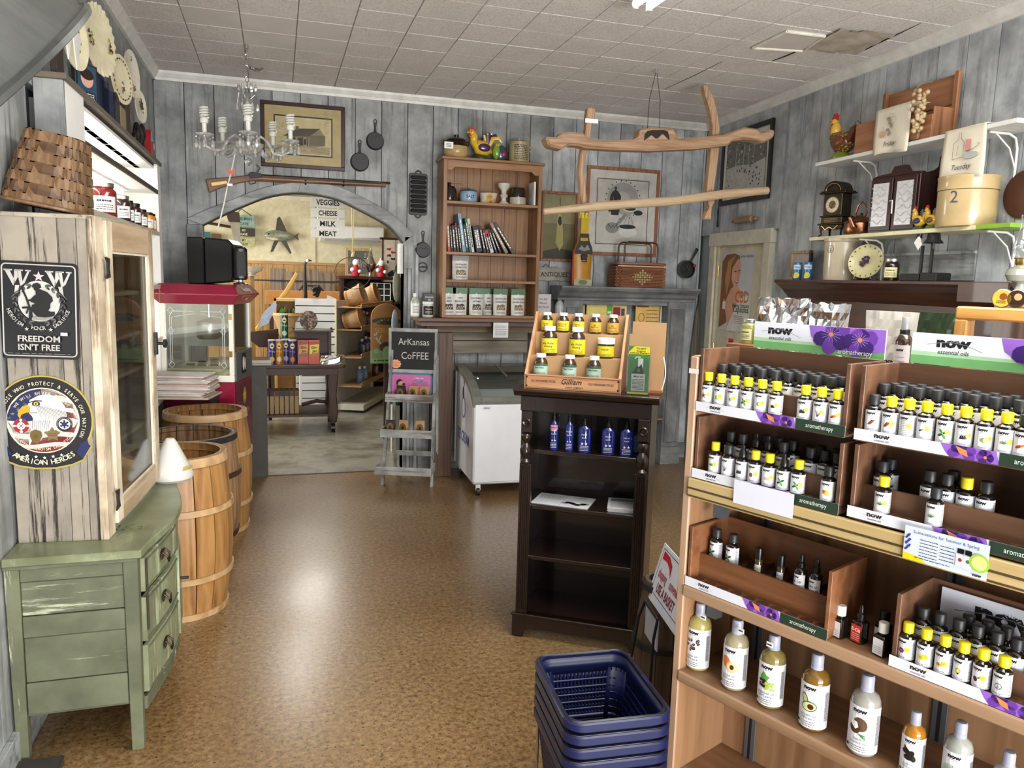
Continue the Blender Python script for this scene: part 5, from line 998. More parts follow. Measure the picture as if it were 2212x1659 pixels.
for i,(x,th,hh,ln,c,lb,tx) in enumerate(BKS):
 an=R(ANG[i]); th*=.92
 if pt_ is not None:
  ax,az=px_+pt_*math.cos(pa_),pt_*math.sin(pa_); bx_,bz=ax-ph_*math.sin(pa_),az+ph_*math.cos(pa_)
  c1=ax+az*math.tan(an); c2=bx_+bz*math.tan(an) if bz<hh*math.cos(an) else hh*math.sin(an)+ax-(hh*math.cos(an)-az)*math.tan(pa_)
  px_=max(c1,c2)+.001+(.012 if i==9 else 0)
 pt_,ph_,pa_=th,hh,an
 o=EF('book',lb,'book',BS,px_,.045,1.285+.5155); o['group']='books on the middle bookshelf'; o.rotation_euler=(0,-an,0)
 BX('cover',0,th,0,.15,0,hh,H(c,.45),o,.002); BX('page_block',.003,th-.003,.003,.1515,hh-.004,hh+.0003,H('ddd6c4',.8),o)
 D().scrib(-hh*.34,-th*.22,hh*.34,th*.22,1 if th<.03 else 2,th*.34,WH if i not in (8,12) else INK,i).build('spine_title',o,loc=(th/2,-.0004,hh*.5),rot=(0,R(90),0))
 if i==12: D().rect(0,0,th,hh*.3,RED).build('red_label',o,loc=(0,-.0004,hh*.7))
def pouch(name,label,x,y,z,w,h,lines,green=True,cat='pouch',body='e6e6e2',fr=BS,zb=1.285,rz=0):
 t=EF(name,label,cat,fr,x,y,zb+z,rz); n=8; rows=9; vs=[]; fs=[]
 for k in range(rows+1):
  v=k/rows; th=.03*(1-v)**.7+.002; ww=w*(.94+.06*v)
  for s in (1,-1):
   for i in range(n+1): u=i/n; vs.append(((u-.5)*ww*s,-s*th*(math.sin(PI*u)**.5 if 0<u<1 else 0)+.001*math.sin(u*20+k),v*h))
 m=2*(n+1)
 for k in range(rows):
  for i in range(m): fs.append((k*m+i,k*m+(i+1)%m,(k+1)*m+(i+1)%m,(k+1)*m+i))
 fs+=[tuple(range(m)),tuple(range(rows*m,(rows+1)*m))]
 B().add(vs,fs).build('pouch_body',H(body,.35,var=.05),t)
 B().prism([(-w*.5,h*.78),(w*.5,h*.78),(w*.5,h*1.0),(-w*.5,h*1.0)],-.012,-.0075,'y').build('top_band',H('2f6b35' if green else '8a8a86',.3),t)
 d=D();
 for i,s_ in enumerate(lines): d.text(s_,0,h*(.60-.12*i),h*.085,INK,bold=.03,sx=.85,up=(i==0))
 d.poly([(-w*.3,h*.2),(w*.3,h*.2),(w*.26,h*.38),(w*.1,h*.42),(-.1*w,h*.38),(-w*.25,h*.42)],H('7a6440' if 'GINGER' in ' '.join(lines) else '2a2018',.5));
 for k in range(6): d.ell((-.2+.08*k)*w,h*(.25+.06*(k%2)),w*.05,h*.03,H('c9b48a',.5),8,up=(k==0))
 d.scrib(-w*.3,h*.06,w*.3,h*.14,2,.003,INK,7); d.build('front_print',t,loc=(0,-.034,0)); return t
pouch('snack_pouch','lone white pouch of crystallized ginger dices on the narrow middle shelf',BS.onY(994,590,.1).x,.1,.3005,.135,.19,('CRYSTALLIZED','GINGER DICES'),green=False)
for i,(px,ls,lb) in enumerate(((968,('CHIA','SEEDS'),'green-topped chia seed pouch, leftmost on the bottom bookshelf'),(993,('RAW','BRAZIL NUTS'),'green-topped brazil nut pouch on the bottom bookshelf'),(1028,('RAW ENERGY','NUT MIX'),'green-topped raw energy nut mix pouch on the bottom bookshelf'),(1058,('ORG','GOJI'),'narrow half-hidden pouch between the nut mix and ginger pouches'),(1080,('CRYSTALLIZED','GINGER DICES'),'green-topped ginger dices pouch on the bottom bookshelf'),(1118,('CRYSTALLIZED','GINGER SLICES'),'green-topped ginger slices pouch, rightmost on the bottom bookshelf'))):
 pouch('snack_pouch',lb,BS.onY(px,660,.09).x,.09 if i!=3 else .16,.0205,.118 if i!=3 else .09,.215,ls)
t=E('coconut_jar','dark-labelled coconut oil jar on the left end of the mantel ledge','jar',(pY(924,690,5.97).x,5.97,1.2855)); B().lathe([(0,0),(.038,0),(.042,.006),(.042,.09),(.036,.1),(.034,.105)],24).build('jar_body',H('d8d8d4',.3),t); B().cyl(.043,.102,.122,24).build('lid',WH,t); D().rect(-.055,.02,.055,.088,H('241814',.4)).text('Coconut',0,.06,.016,WH).scrib(-.03,.03,.03,.05,2,.003,WH,1).build('printed_label',t,.0426)
t=E('black_box','black box lettered Coconut Oil behind the white jar','box',(pY(926,660,6.06).x,6.06,1.2855)); BX('carton',-.045,.045,-.02,.03,0,.185,BLK,t,.002); D().text('Coconut',0,.15,.018,WH,bold=.02).text('Oil',0,.125,.02,WH,bold=.02).build('carton_print',t,loc=(0,-.0206,0))
t=E('liquid_bottle','tall white-labelled clear bottle at the far left of the mantel ledge','bottle',(pY(896,690,5.95).x,5.95,1.2855)); B().lathe([(0,0),(.03,0),(.034,.006),(.034,.12),(.026,.14),(.012,.15),(.011,.165),(0,.165)],20).build('bottle_body',H('b9bcb4',.2),t); B().cyl(.013,.16,.185,14).build('cap',WH,t); D().rect(-.048,.012,.048,.108,WH).scrib(-.02,.03,.03,.09,5,.004,INK,4).build('printed_label',t,.0346)
t=E('booklet_stand','white booklet reading Its All About the Food at the right end of the ledge','booklet',(pY(1172,690,6.0).x,6.0,1.2855)); BX('booklet',-.07,.07,.0,.012,0,.20,H('c9c6c8',.6),t,.002); d=D(); d.text("It's All",0,.15,.026,INK); d.text('About',0,.118,.026,INK); d.text('the Food',0,.086,.026,INK); d.build('booklet_print',t,loc=(0,-.0006,0))
t=E('clear_jug','small clear plastic jug with a white cap beside the booklet','jug',(pY(1208,680,6.02).x,6.02,1.2855)); PLJ=H('aeb4b2',.15); B().lathe([(0,0),(.036,0),(.04,.008),(.04,.1),(.03,.13),(.014,.155),(.014,.165),(0,.165)],20).build('jug_body',PLJ,t); B().cyl(.017,.163,.18,14).build('cap',WH,t); B().tube([(.03,0,.13),(.05,0,.12),(.046,0,.09),(.038,0,.08)],.006,6).build('handle',PLJ,t)
BX('ledge_extension',2.12,2.26,5.92,6.19,1.255,1.285,MW,bpy.data.objects['mantel_ledge'],.004)
# framed pictures
MAH=H('32120f',.3); OAKF=wood('frame_oak',(.22,.08,.035),(.34,.15,.07),'z',1,.4)
def picture(label,fr,pts,fw,fmat,matc,margin,draw,y=-.002,dep=.02,inner=True,glassy=True,tilt=0):
 a=fr.onY(*pts[0],0); c=fr.onY(*pts[1],0); x0,x1=a.x,c.x; z1,z0_=a.z,c.z; w,h=x1-x0,z1-z0_
 t=EF('framed_picture',label,'picture',fr,(x0+x1)/2,y,(z0_+z1)/2)
 if tilt: t.rotation_euler.y=R(tilt)
 for (n,xa,xb,za,zb) in (('frame_rail',-w/2,w/2,h/2-fw,h/2),('frame_rail',-w/2,w/2,-h/2,-h/2+fw),('frame_stile',-w/2,-w/2+fw,-h/2+fw,h/2-fw),('frame_stile',w/2-fw,w/2,-h/2+fw,h/2-fw)): BX(n,xa,xb,-dep,0,za,zb,fmat,t,.003)
 BX('mount',-w/2+fw,w/2-fw,-.008,-.004,-h/2+fw,h/2-fw,matc,t)
 d=D(); iw,ih=w/2-fw-margin,h/2-fw-margin*(1 if h<w else 1); draw(d,iw,ih); d.build('artwork',t,loc=(0,-.0082,0))
 if glassy: BX('glazing',-w/2+fw,w/2-fw,-.014,-.0125,-h/2+fw,h/2-fw,pane('picture_glass',(.98,.98,.98),.025),t)
 return t,w,h
def cabin(d,w,h):
 PA=H('c9b98c',.7); SH=H('6a6250',.7); LN=H('2a2620',.7)
 d.rect(-w-.01,-h-.01,w+.01,h+.01,INK); d.rect(-w,-h,w,h,H('cdbf98',.7)); d.rect(-w+.008,-h+.008,w-.008,h-.008,PA)
 d.rect(-w+.01,-h+.01,w-.01,-h*.55,H('a89a74',.7));
 for k in range(60): x=rnd.uniform(-w*.95,w*.9); y=rnd.uniform(-h*.92,-h*.5); d.line([(x,y),(x+rnd.uniform(.01,.04),y+rnd.uniform(-.004,.004))],.002,SH,up=(k==0))
 d.poly([(-w*.6,-h*.5),(w*.2,-h*.62),(w*.78,-h*.45),(w*.78,h*.05),(w*.6,h*.42),(w*.15,-.0),(-w*.6,-h*.02)],H('8f8466',.7)); d.poly([(-w*.72,-h*.05),(-w*.2,h*.40),(w*.62,h*.48),(w*.2,-h*.0)],H('6f6750',.7))
 for k in range(26): u=k/26; x0=-w*.72+u*w*.92; x1=-w*.2+u*w*.82; d.line([(x0,-h*.05+u*h*.04),(x1,h*.4+u*h*.07)],.0022,LN,up=(k==0))
 for k in range(11): z=-h*.46+k*h*.05*1.0; d.line([(w*.2,z-.0),(w*.78,z+h*.06)],.003,LN,up=(k==0))
 for x in (-.55,-.32,-.05,.12): d.rect(x*w,-h*.5,x*w+.006,-h*.03,LN,up=False)
 d.rect(-w*.42,-h*.45,-w*.3,-h*.1,LN); d.rect(-w*.2,-h*.5,-w*.05,-h*.08,LN,up=False); d.rect(w*.0,-h*.45,w*.1,-h*.15,LN,up=False); d.rect(-w*.28,h*.32,-w*.16,h*.52,SH)
 for k in range(40): x=-w*.9+rnd.random()*w*.35; y=-h*.4+rnd.random()*h*1.1; d.line([(x,y),(x+.012,y+.01*rnd.choice((-1,1)))],.0016,SH,up=(k==0))
 for k in range(14): d.line([(w*.75,h*.2+k*.012),(w*.92,h*.24+k*.012+.01*rnd.random())],.0018,SH,up=False)
picture('framed sepia drawing of a log cabin with a porch on the back wall',BK,((562,216),(745,371)),.028,MAH,H('b9a877',.7),.075,cabin)
def sailb(d,w,h):
 d.rect(-w,-h,w,h,H('6f6a48',.6)); d.rect(-w,h*.1,w,h,H('8a8560',.6)); d.poly([(-w,-h),(w,-h),(w,-h*.75),(0,-h*.66),(-w,-h*.78)],H('3a3a2c',.6)); d.poly([(-.012,h*.72),(.008,h*.6),(.035,-.1*h),(.04,-h*.55),(.01,-h*.75),(-.03,-h*.5),(-.02,0)],H('a39a60',.6)); d.poly([(-.015,h*.15),(-.005,h*.32),(.015,h*.32),(.022,h*.1),(.005,h*.02)],H('1c2426',.6)); d.line([(0,h*.9),(.002,h*.5)],.006,H('2a2a22',.6))
picture('narrow framed painting of a hanging green cloth beside the bookshelf',BK,((1170,412),(1243,566)),.022,OAKF,H('77724e',.7),.0,sailb,glassy=False)
def still(d,w,h):
 g=H('8f8f8a',.6); k=H('1c1c1e',.6); l=H('d8d6cf',.6)
 d.rect(-w-.006,-h-.006,w+.006,h+.006,k); d.rect(-w,-h,w,h,H('cfccc4',.6)); d.ring(-.0,h*.38,w*.62,w*.62,w*.32,H('a9a8a2',.6),32,0,360); d.ell(0,h*.38,w*.3,w*.3,H('bcbab2',.6),24)
 for q in range(22): a=R(q*16.4); d.ell(w*.68*math.cos(a),h*.38+w*.68*math.sin(a),.006,.006,k,8,up=(q==0))
 d.poly([(-w*.55,-.0*h),(-w*.5,h*.5),(-w*.42,h*.62),(-w*.3,h*.7),(-w*.18,h*.62),(-w*.08,h*.5),(-w*.12,-.0*h)],k); d.ell(-w*.3,h*.74,w*.05,w*.05,k,12,up=False); d.line([(-w*.4,h*.05),(-w*.38,h*.45)],.006,g)
 d.ell(w*.3,h*.12,w*.32,h*.10,l,24); d.ell(w*.3,h*.12,w*.22,h*.06,k,24); d.rect(w*.22,h*.2,w*.36,h*.36,l); d.ell(-w*.25,-h*.12,w*.3,h*.07,l,16); d.rect(-w*.45,-h*.1,-w*.15,.0,k)
 d.ell(-w*.38,-h*.5,w*.26,h*.17,g,24); d.poly([(-w*.25,-h*.38),(-w*.17,-h*.42),(w*.18,-h*.08),(w*.08,-h*.03)],g,up=False)
 for q in range(12): d.rect(-w*.55+w*.05*q,-h*(.42+.02*(q%4)+.03*(q%3)),-w*.52+w*.05*q,-h*(.38+.02*(q%4)+.03*(q%3)),k,up=(q==0))
 d.ell(w*.25,-h*.62,w*.36,h*.16,l,24); d.ell(w*.22,-h*.45,w*.33,h*.07,k,20)
 for q in range(8): d.line([(w*.15+w*.03*q,-h*.1),(-w*.1+w*.09*q,-h*.38)],.004,l if q%2 else g,up=(q==0))
 d.ell(w*.62,-h*.0,w*.18,h*.08,k,16)
picture('large framed black and white still life with coffee pot and banjo gourd',BK,((1268,357),(1415,556)),.028,OAKF,H('d5d3cc',.6),.075,still)
def woods(d,w,h):
 d.rect(-w-.006,-h-.006,w+.006,h+.006,INK); d.rect(-w,-h,w,h,H('b4b4ae',.6)); k=H('33342f',.6); g=H('70716a',.6)
 d.poly([(-w,h*.0),(-w,h),(w,h),(w,h*.1),(w*.3,-.05*h),(-.3*w,.05*h)],g)
 for q in range(170): x=rnd.uniform(-w,w*.95); y=rnd.uniform(-h*.98,h*.95); s=rnd.uniform(.004,.013); (d.ell(x,y,s,s*.6,k if rnd.random()<.6 else H('c4c4be',.6),7,rnd.uniform(0,3),up=(q%40==0)))
 for x in (-.5,-.1,.15,.4): d.line([(w*x,-h*.1),(w*x+.004,h*.8)],.006,H('c0c0ba',.6),up=False)
picture('dark-framed black and white woodland picture on the right wall by the corner',RW,((1566,292),(1664,428)),.04,H('0f0d0d',.35),H('d5d2c4',.6),.045,woods,glassy=False)
# ironware on the back wall
def skillet(label,px,py,r,hl,dirn=90,d_=.03,relief=True,fr=BK):
 q=fr.onY(px,py,0); t=EF('skillet',label,'skillet',fr,q.x,-.001,q.z)
 b=B().at(0,-d_,0,-90); b.lathe([(0,0),(r*.86,0),(r,d_*1.0),(r*.97,d_),(r*.84,.006),(0,.006)][::1],32); b.build('pan',IRON,t)
 b=B().at(0,-.0,0,-90)
 B().lathe([(r*.55,0),(r*.6,0),(r*.6,.003),(r*.55,.003)],28).build('ring_mark',IRON,t,rz=0).rotation_euler=(R(90),0,0)
 t.children[-1].location=(0,-d_-.0005,0)
 pts=[(0,-.012,r*.9),(0,-.012,r+hl*.3),(0,-.012,r+hl*.75)]
 B().tube(pts,[.011,.007,.012],8,flat=.5).build('handle',IRON,t); B().tube([(.011*math.cos(a*PI/5),-.012,r+hl*.9+.014*math.sin(a*PI/5)) for a in range(10)],.0035,6,closed=True).build('hanging_loop',IRON,t)
 if relief: B().tube([(-.03,-d_-.001,.01),(-.015,-d_-.002,.02),(0,-d_-.001,.005),(.015,-d_-.002,.018),(.03,-d_-.001,.008)],.002,5).build('raised_letters',IRON,t)
 return t
skillet('upper small cast iron skillet right of the cabin picture',810,305,.070,.085); skillet('lower cast iron skillet right of the cabin picture',777,350,.073,.085); skillet('cast iron skillet beside the right end of the arch',913,540,.064,.08)
q=BK.onY(913,577,0); t=EF('iron_trivet','small round cast iron trivet under the skillet beside the arch','trivet',BK,q.x,-.001,q.z); B().tube([(.036*math.cos(R(a)),-.006,.036*math.sin(R(a))) for a in range(0,360,18)],.005,6,closed=True).build('ring',IRON,t); B().tube([(-.033,-.006,-.004),(0,-.008,.004),(.033,-.006,0)],[.004,.008,.004],6).build('cross_bar',IRON,t)
q=BK.onY(903,420,0); t=EF('corn_stick_pan','black cast iron corn stick mould hanging left of the bookshelf','baking mould',BK,q.x,-.001,q.z)
B().prism(rrect(.148,.325,.02),-.012,-.0,'y').build('plate',IRON,t,.003)
for k in range(8): B().tube([(-.062,-.013,.130-.037*k),(-.05,-.02,.130-.037*k),(.05,-.02,.130-.037*k),(.062,-.013,.130-.037*k)],[.006,.014,.014,.006],8).build('mould_rib',IRON,t)
for s in (-1,1): B().tube([(.022*math.cos(R(a)),-.007,s*(.160+.022*math.sin(R(a)))) for a in range(0,181,20)],.006,6).build('lug',IRON,t)
a=BK.onY(447,398,-.03); c=BK.onY(840,400,-.03); t=EF('musket','long wooden percussion musket hung over the arch','musket',BK,a.x,-.03,0)
GWD=wood('gunstock',(.13,.06,.03),(.24,.13,.07),'x',1,.35); L=c.x-a.x; Z=lambda px,py:BK.onY(px,py,-.03).z; X=lambda px,py:BK.onY(px,py,-.03).x-a.x
P_=[(445,388),(460,386),(500,383),(535,379),(560,379),(562,391),(545,391),(520,395),(480,405),(452,417)]
B().prism([(X(*p),Z(*p)) for p in P_],-.018,.018,'y').build('stock',GWD,t,.006,smooth=False)
B().tube([(X(556,385),0,Z(556,385)),(X(700,392),0,Z(700,393)),(X(833,400),0,Z(833,400))],[.024,.021,.017],10).build('fore_stock',GWD,t)
B().tube([(X(545,380),-.004,Z(545,378)),(X(843,397),-.004,Z(843,396))],.0085,10).build('barrel',H('2a2622',.35,metal=.7),t)
for p in (660,742): B().at(X(p,392),0,Z(p,393 if p<700 else 396),0,90).cyl(.024,-.006,.006,14).build('barrel_band',IRON,t)
B().prism([(X(538,376),Z(538,376)),(X(545,372),Z(545,372)),(X(565,376),Z(565,376)),(X(566,384),Z(566,384)),(X(540,386),Z(540,386))],-.026,-.014,'y').build('lock_plate',IRON,t,.002); B().tube([(X(556,373),-.02,Z(556,373)),(X(562,366),-.02,Z(562,364)),(X(554,360),-.02,Z(558,357))],.004,6).build('hammer',IRON,t)
B().tube([(X(536,390),0,Z(536,390)),(X(541,397),0,Z(541,398)),(X(551,395),0,Z(551,396)),(X(554,389),0,Z(554,389))],.0035,6).build('trigger_guard',IRON,t); B().prism([(X(456,395),Z(456,395)),(X(490,392),Z(490,391)),(X(492,396),Z(492,397)),(X(458,403),Z(458,403))],-.0205,-.018,'y').build('patch_plate',BRASS,t,.001)
for p in (617,665): B().tube([(X(p,398),-.0,Z(p,399)),(X(p+3,403),0,Z(p+3,404)),(X(p+8,399),0,Z(p+8,400))],.002,6).build('sling_loop',IRON,t)
q=BK.onY(1195,592,0); t=EF('antiques_sign','ragged grey board lettered ANTIQUES hanging right of the bookshelf','sign',BK,q.x,-.012,q.z); r=random.Random(4); W2,H2=.148,.060
top=[(W2-(2*W2)*k/14,H2+r.uniform(-.008,.006)) for k in range(15)]; bot=[(-W2+(2*W2)*k/14,-H2+r.uniform(-.006,.008)) for k in range(15)]
B().prism(top+bot,-.009,.009,'y').build('board',paint('sign_board',hx('a19c92'),hx('4a443c'),'x',.56,.06,.7,14,tint=hx('b8b4ab')),t,.002,smooth=False); d=D(); d.text('ANTIQUES',0,-.02,.052,H('3a1c1a',.6),bold=.04,sx=.98); d.build('lettering',t,loc=(0,-.0098,0)); B().tube([(-.1,0,.055),(-.07,.0,.085),(-.04,0,.055)],.002,5).build('hanging_wire',IRON,t)
FS=Fr(2.25,5.98,0); t=EF('fireplace_surround','grey weathered wooden fireplace surround standing at the right of the back wall','mantelpiece',FS,0,0,0)
FZ=paint('surround_grey',(.17,.18,.185),(.05,.055,.06),'z',.60,.10,.5,14,tint=(.26,.275,.28)); FX=paint('surround_grey_x',(.17,.18,.185),(.05,.055,.06),'x',.60,.10,.5,14,tint=(.26,.275,.28))
wS=1.16
B().prism([(-.10,1.545),(-.10,1.56),(.20,1.56),(.20,1.44),(.0,1.44),(-.0,1.46),(-.03,1.475),(-.05,1.50),(-.085,1.525)],-.03,wS+.09,'x').build('mantel_shelf',FX,t,.003,smooth=False)
for x in (.03,wS-.16): BX('pilaster',x,x+.17,.0,.2,0,1.44,FZ,t,.003); BX('pilaster_moulding',x+.02,x+.15,-.014,.0,.2,1.38,FZ,t,.003); BX('base_block',x-.01,x+.18,-.02,.2,0,.16,FX,t,.003)
BX('lintel',.20,wS-.16,.02,.2,1.405,1.44,FX,t,.003)
for k in range(6): BX('infill_board',.20+k*.1333+.002,.20+(k+1)*.1333-.002,.16,.18,0,1.405,PLW,t,.002)
WHF=H('cfd2ce',.5);
b=BX('lattice',.66,.975,.10,.105,.5,.504,WHF,t); BX('lattice',.975,.99,.10,.112,.42,1.40,WHF,t);
for z in (.62,.97): BX('lattice',.66,.99,.10,.11,z,z+.012,WHF,t)
BX('lower_shelf',.5,1.0,.0,.14,.40,.415,H('8a6a48',.5),t)
for z in (.5,): pass
for (x0,x1,z0_,z1_,c,lb) in ((.205,.25,1.23,1.40,'c9a878','plain buff card pinned inside the fire surround, left one'),(.266,.64,1.215,1.402,'e2d27a','large yellow poster with cartons inside the fire surround'),(.726,.955,1.20,1.40,'dcb868','orange-yellow notice with boxes at the right inside the fire surround')):
 tt=EF('notice_card',lb,'card',FS,(x0+x1)/2,.08,z0_); BX('card',-(x1-x0)/2,(x1-x0)/2,0,.004,0,z1_-z0_,H(c,.6),tt); d=D(); ww=(x1-x0)/2
 if c=='e2d27a': d.rect(0,.02,ww*.28,.2,H('5aa83a',.5)); d.rect(ww*.32,.03,ww*.68,.17,H('8a2430',.5)); d.rect(ww*.72,.02,ww*.9,.16,H('5a3a6a',.5)); d.scrib(ww*.04,.05,ww*.24,.15,2,.02,WH,1)
 elif c=='dcb868': d.rect(-ww*.9,.19,ww*.1,.215,H('8a3a18',.5)); d.ring(-ww*.5,.1,.03,.04,.006,H('a85a20',.5)); d.scrib(-ww*.1,.05,ww*.9,.18,4,.006,H('7a4a20',.5),3); d.scrib(-.04,.01,.05,.04,1,.014,H('5a3018',.5),2)
 d.scrib(-ww*.85,.01,-ww*.1,.04,2,.004,INK,6); d.build('card_print',tt,loc=(0,-.0006,0))
t=EF('wooden_bottle_cutout','tall yellow painted beer bottle cut-out with a bottle opener on the mantelpiece','bottle cutout',FS,FS.onY(1256,610,.02).x,.02,1.5605)
pr=[(0,0),(.075,0),(.08,.02),(.08,.26),(.075,.31),(.045,.38),(.036,.46),(.033,.55),(.036,.56),(.036,.585),(0,.59)]
B().lathe(pr,28,sy=.35,sx=1).build('bottle_shape',H('b8832a',.35),t)
BX('red_edge',-.086,-.080,-.0,.012,.01,.30,RED,t); d=D(); d.poly([(-.079,.262),(.079,.262),(.074,.31),(.045,.375),(.038,.43),(-.038,.43),(-.045,.375),(-.074,.31)],H('2a2824',.4)); d.rect(-.034,.43,.034,.555,H('c9a818',.4)); d.poly([(-.05,.30),(-.02,.335),(.0,.31),(.03,.34),(.055,.30),(.0,.285)],H('8a8a84',.4)); d.text('BEER',0,.37,.035,YEL,bold=.03,sx=.9); d.rect(-.078,.0,.078,.055,H('a8a48a',.4)); d.ell(.0,.03,.04,.02,H('5a7a4a',.4)); d.build('painted_label',t,loc=(0,-.0285,0))
B().prism([(-.022,.215),(.022,.215),(.03,.25),(.018,.262),(-.018,.262),(-.03,.25)],-.045,-.029,'y').build('bottle_opener',IRON,t,.002); B().tube([(-.018,-.046,.222),(-.02,-.05,.20),(.02,-.05,.20),(.018,-.046,.222)],.003,6).build('opener_loop',IRON,t)
for a in range(6): B().prism([(-.012,.555),(.012,.555),(.006,.60),(-.006,.60)],-.003,.003,'y').build('crown_point',YEL,t,loc=(.03*math.cos(a*PI/3)*1.0,.012*math.sin(a*PI/3),0))
q=FS.onY(1378,620,0.02); t=EF('picnic_hamper','reddish wicker picnic hamper with a tall bentwood handle on the mantelpiece','basket',FS,q.x,.05,1.5605); w2,d2,h2=.225,.10,.20
WK=wood('wicker_red',(.20,.07,.03),(.33,.14,.07),'x',2.5,.45); WKD=H('3a1a10',.5)
B().prism(rrect(w2*2-.02,d2*2-.02,.03),.002,h2-.01,'z').build('lining',WKD,t)
for k in range(14):
 z=.008+k*.0125; pts=rrect(w2*2,d2*2,.035,5); n=len(pts); pp=[(pts[i][0]*(1+.012*(1 if (i+k)%2 else -1)),pts[i][1]*(1+.03*(1 if (i+k)%2 else -1)),z) for i in range(n)]
 dense=[];
 for i in range(n):
  a_,b_=Vector(pp[i]),Vector(pp[(i+1)%n]); m=max(1,int((b_-a_).length/.018))
  for j in range(m): v=a_.lerp(b_,j/m); s=.0022*(1 if (len(dense)+k)%2 else -1); nn_=Vector((v.x/w2,v.y/d2,0)).normalized(); dense.append(v+nn_*s)
 B().tube(dense,.0058,5,closed=True).build('wicker_strand',WK,t)
b=B(); b.prism(rrect(w2*2+.015,d2*2+.01,.035),h2-.012,h2+.008,'z'); b.build('lid',WK,t,.004); BX('rim_band',-w2-.004,w2+.004,-d2-.006,-d2+.002,h2-.028,h2-.018,H('c9b08a',.5),t)
d=D();
for i in range(9):
 for j in range(7):
  if abs(i-4)/4+abs(j-3)/3<1.15: d.ell((i-4)*.022,.085+(j-3)*.019,.009,.008,H('8a9a5a',.5) if (i+j)%2 else H('b8a878',.5),8,up=(i==0 and j==0))
d.build('woven_motif',t,loc=(0,-d2-.0085,0))
for y in (-.06,.06): B().tube([(-.155,y,.02),(-.155,y,.34),(-.145,y,.365),(-.12,y,.378),(.12,y,.378),(.145,y,.365),(.155,y,.34),(.155,y,.02)],.008,8).build('handle',H('4a3020',.4),t)
q=BK.onY(1478,582,0); t=EF('mesh_strainer','old long-handled sifter with a red knob hanging right of the still life','sifter',BK,q.x,-.004,q.z); t.rotation_euler.y=R(30)
B().at(0,-.05,0,-90).lathe([(.075,0),(.08,.0),(.08,.048),(.074,.048)],28).build('sifter_rim',H('5a5c58',.4,metal=.6),t); B().at(0,-.02,0,-90).lathe([(0,0),(.074,.0),(.074,.003),(0,.003)],28).build('sifter_mesh',H('3a3c38',.5,metal=.5),t); B().tube([(0,-.03,.078),(0,-.03,.15),(0,-.02,.215)],[.008,.011,.015],8,flat=.5).build('handle',H('4a4c4a',.4,metal=.5),t); B().sph(.045,-.05,.065,.016).build('red_knob',plain('knob_red',(.5,.01,.03),.25,coat=.4),t); B().tube([(-.03,-.04,.03),(.03,-.052,.0),(-.02,-.04,-.04)],.003,5).build('crank_wire',IRON,t)
q=BK.onY(1502,680,0); t=EF('wooden_paddle','tall dark narrow paddle standing against the corner boards','paddle',BK,q.x,-.03,0.0); B().prism([(-.04,0),(.04,0),(.045,.9),(.02,1.30),(.0,1.42),(-.02,1.30),(-.05,.9)],-.012,.012,'y').build('blade',wood('paddle_grey',(.10,.08,.06),(.2,.16,.12),'z',1,.6),t,.003)
# == wooden shop gondola with the oil bottles
GM=wood('gondola_laminate',hx('7c593b'),hx('967252'),'z',.6,.45); GMX=wood('gondola_laminate_x',hx('7c593b'),hx('967252'),'x',.6,.45); GEDG=wood('gondola_edge',hx('a58468'),hx('bb9c82'),'z',.6,.5); GEX=wood('gondola_edge_x',hx('8c6d50'),hx('a5866a'),'x',.6,.5)
t=EF('shop_gondola','tall wood-laminate shop shelving unit at the lower right holding oil bottles','shelving unit',DS,0,0,0)
GW_=1.22; GD=.235
B().box(-.022,.0,.008,GD+.02,0,1.41).build('side_panel',GM,t,.001,smooth=False); BX('edge_band',-.022,.0,.0,.008,0,1.41,GEDG,t,.002); BX('top_edge',-.022,0,.008,GD+.02,1.41,1.412,GEDG,t)
BX('side_panel',GW_,GW_+.022,0,GD+.02,0,1.41,GM,t,.001); BX('back_panel',0,GW_,GD,GD+.012,.0,1.41,GM,t);
GOLD=wood('gold_rail',hx('a48c58'),hx('c4ac7a'),'x',.4,.4)
for z in (1.062,.78,.53,.22):
 s=BX('shelf',0,GW_,.006,GD,z-.02,z,GMX,t);
 if z>1: BX('rail',0,GW_,-.010,.006,z-.03,z+.022,GOLD,s,.002); BX('rail_groove',0,GW_,-.0115,-.010,z-.006,z-.001,H('4a3c22',.5),s); BX('rail_groove',0,GW_,-.0115,-.010,z-.026,z-.022,H('4a3c22',.5),s)
 else: BX('shelf_lip',0,GW_,-.006,.006,z-.03,z+.002,GEX,s,.004)
BX('kick_board',0,GW_,.02,.03,0,.19,GM,t)
ML=H('6e747a',.35,metal=.6)
for px in (1655,2075):
 x=DS.onY(px,1150,GD).x; s=BX('standard',x-.017,x+.017,GD-.006,GD,.03,1.38,ML,t,.001); BX('slot_strip',x-.004,x+.004,GD-.0066,GD-.006,.05,1.36,INK,s)
 for z in (1.04,.75,.50): B().prism([(GD-.01,z+.0),(.06,z),(.06,z-.012),(GD-.04,z-.045),(GD-.01,z-.05)],x+.006,x+.009,'x').build('bracket',ML,s)
for z in (1.02,.735): B().prism([(0,0),(.05,0),(.05,-.03),(.03,-.045),(0,-.045)],.055,.058,'y').build('shelf_clip',ML,t,loc=(.04,0,z),smooth=False)
BX('price_tab',-.024,.006,-.002,-.0008,1.365,1.378,H('e0dcd8',.5),t)
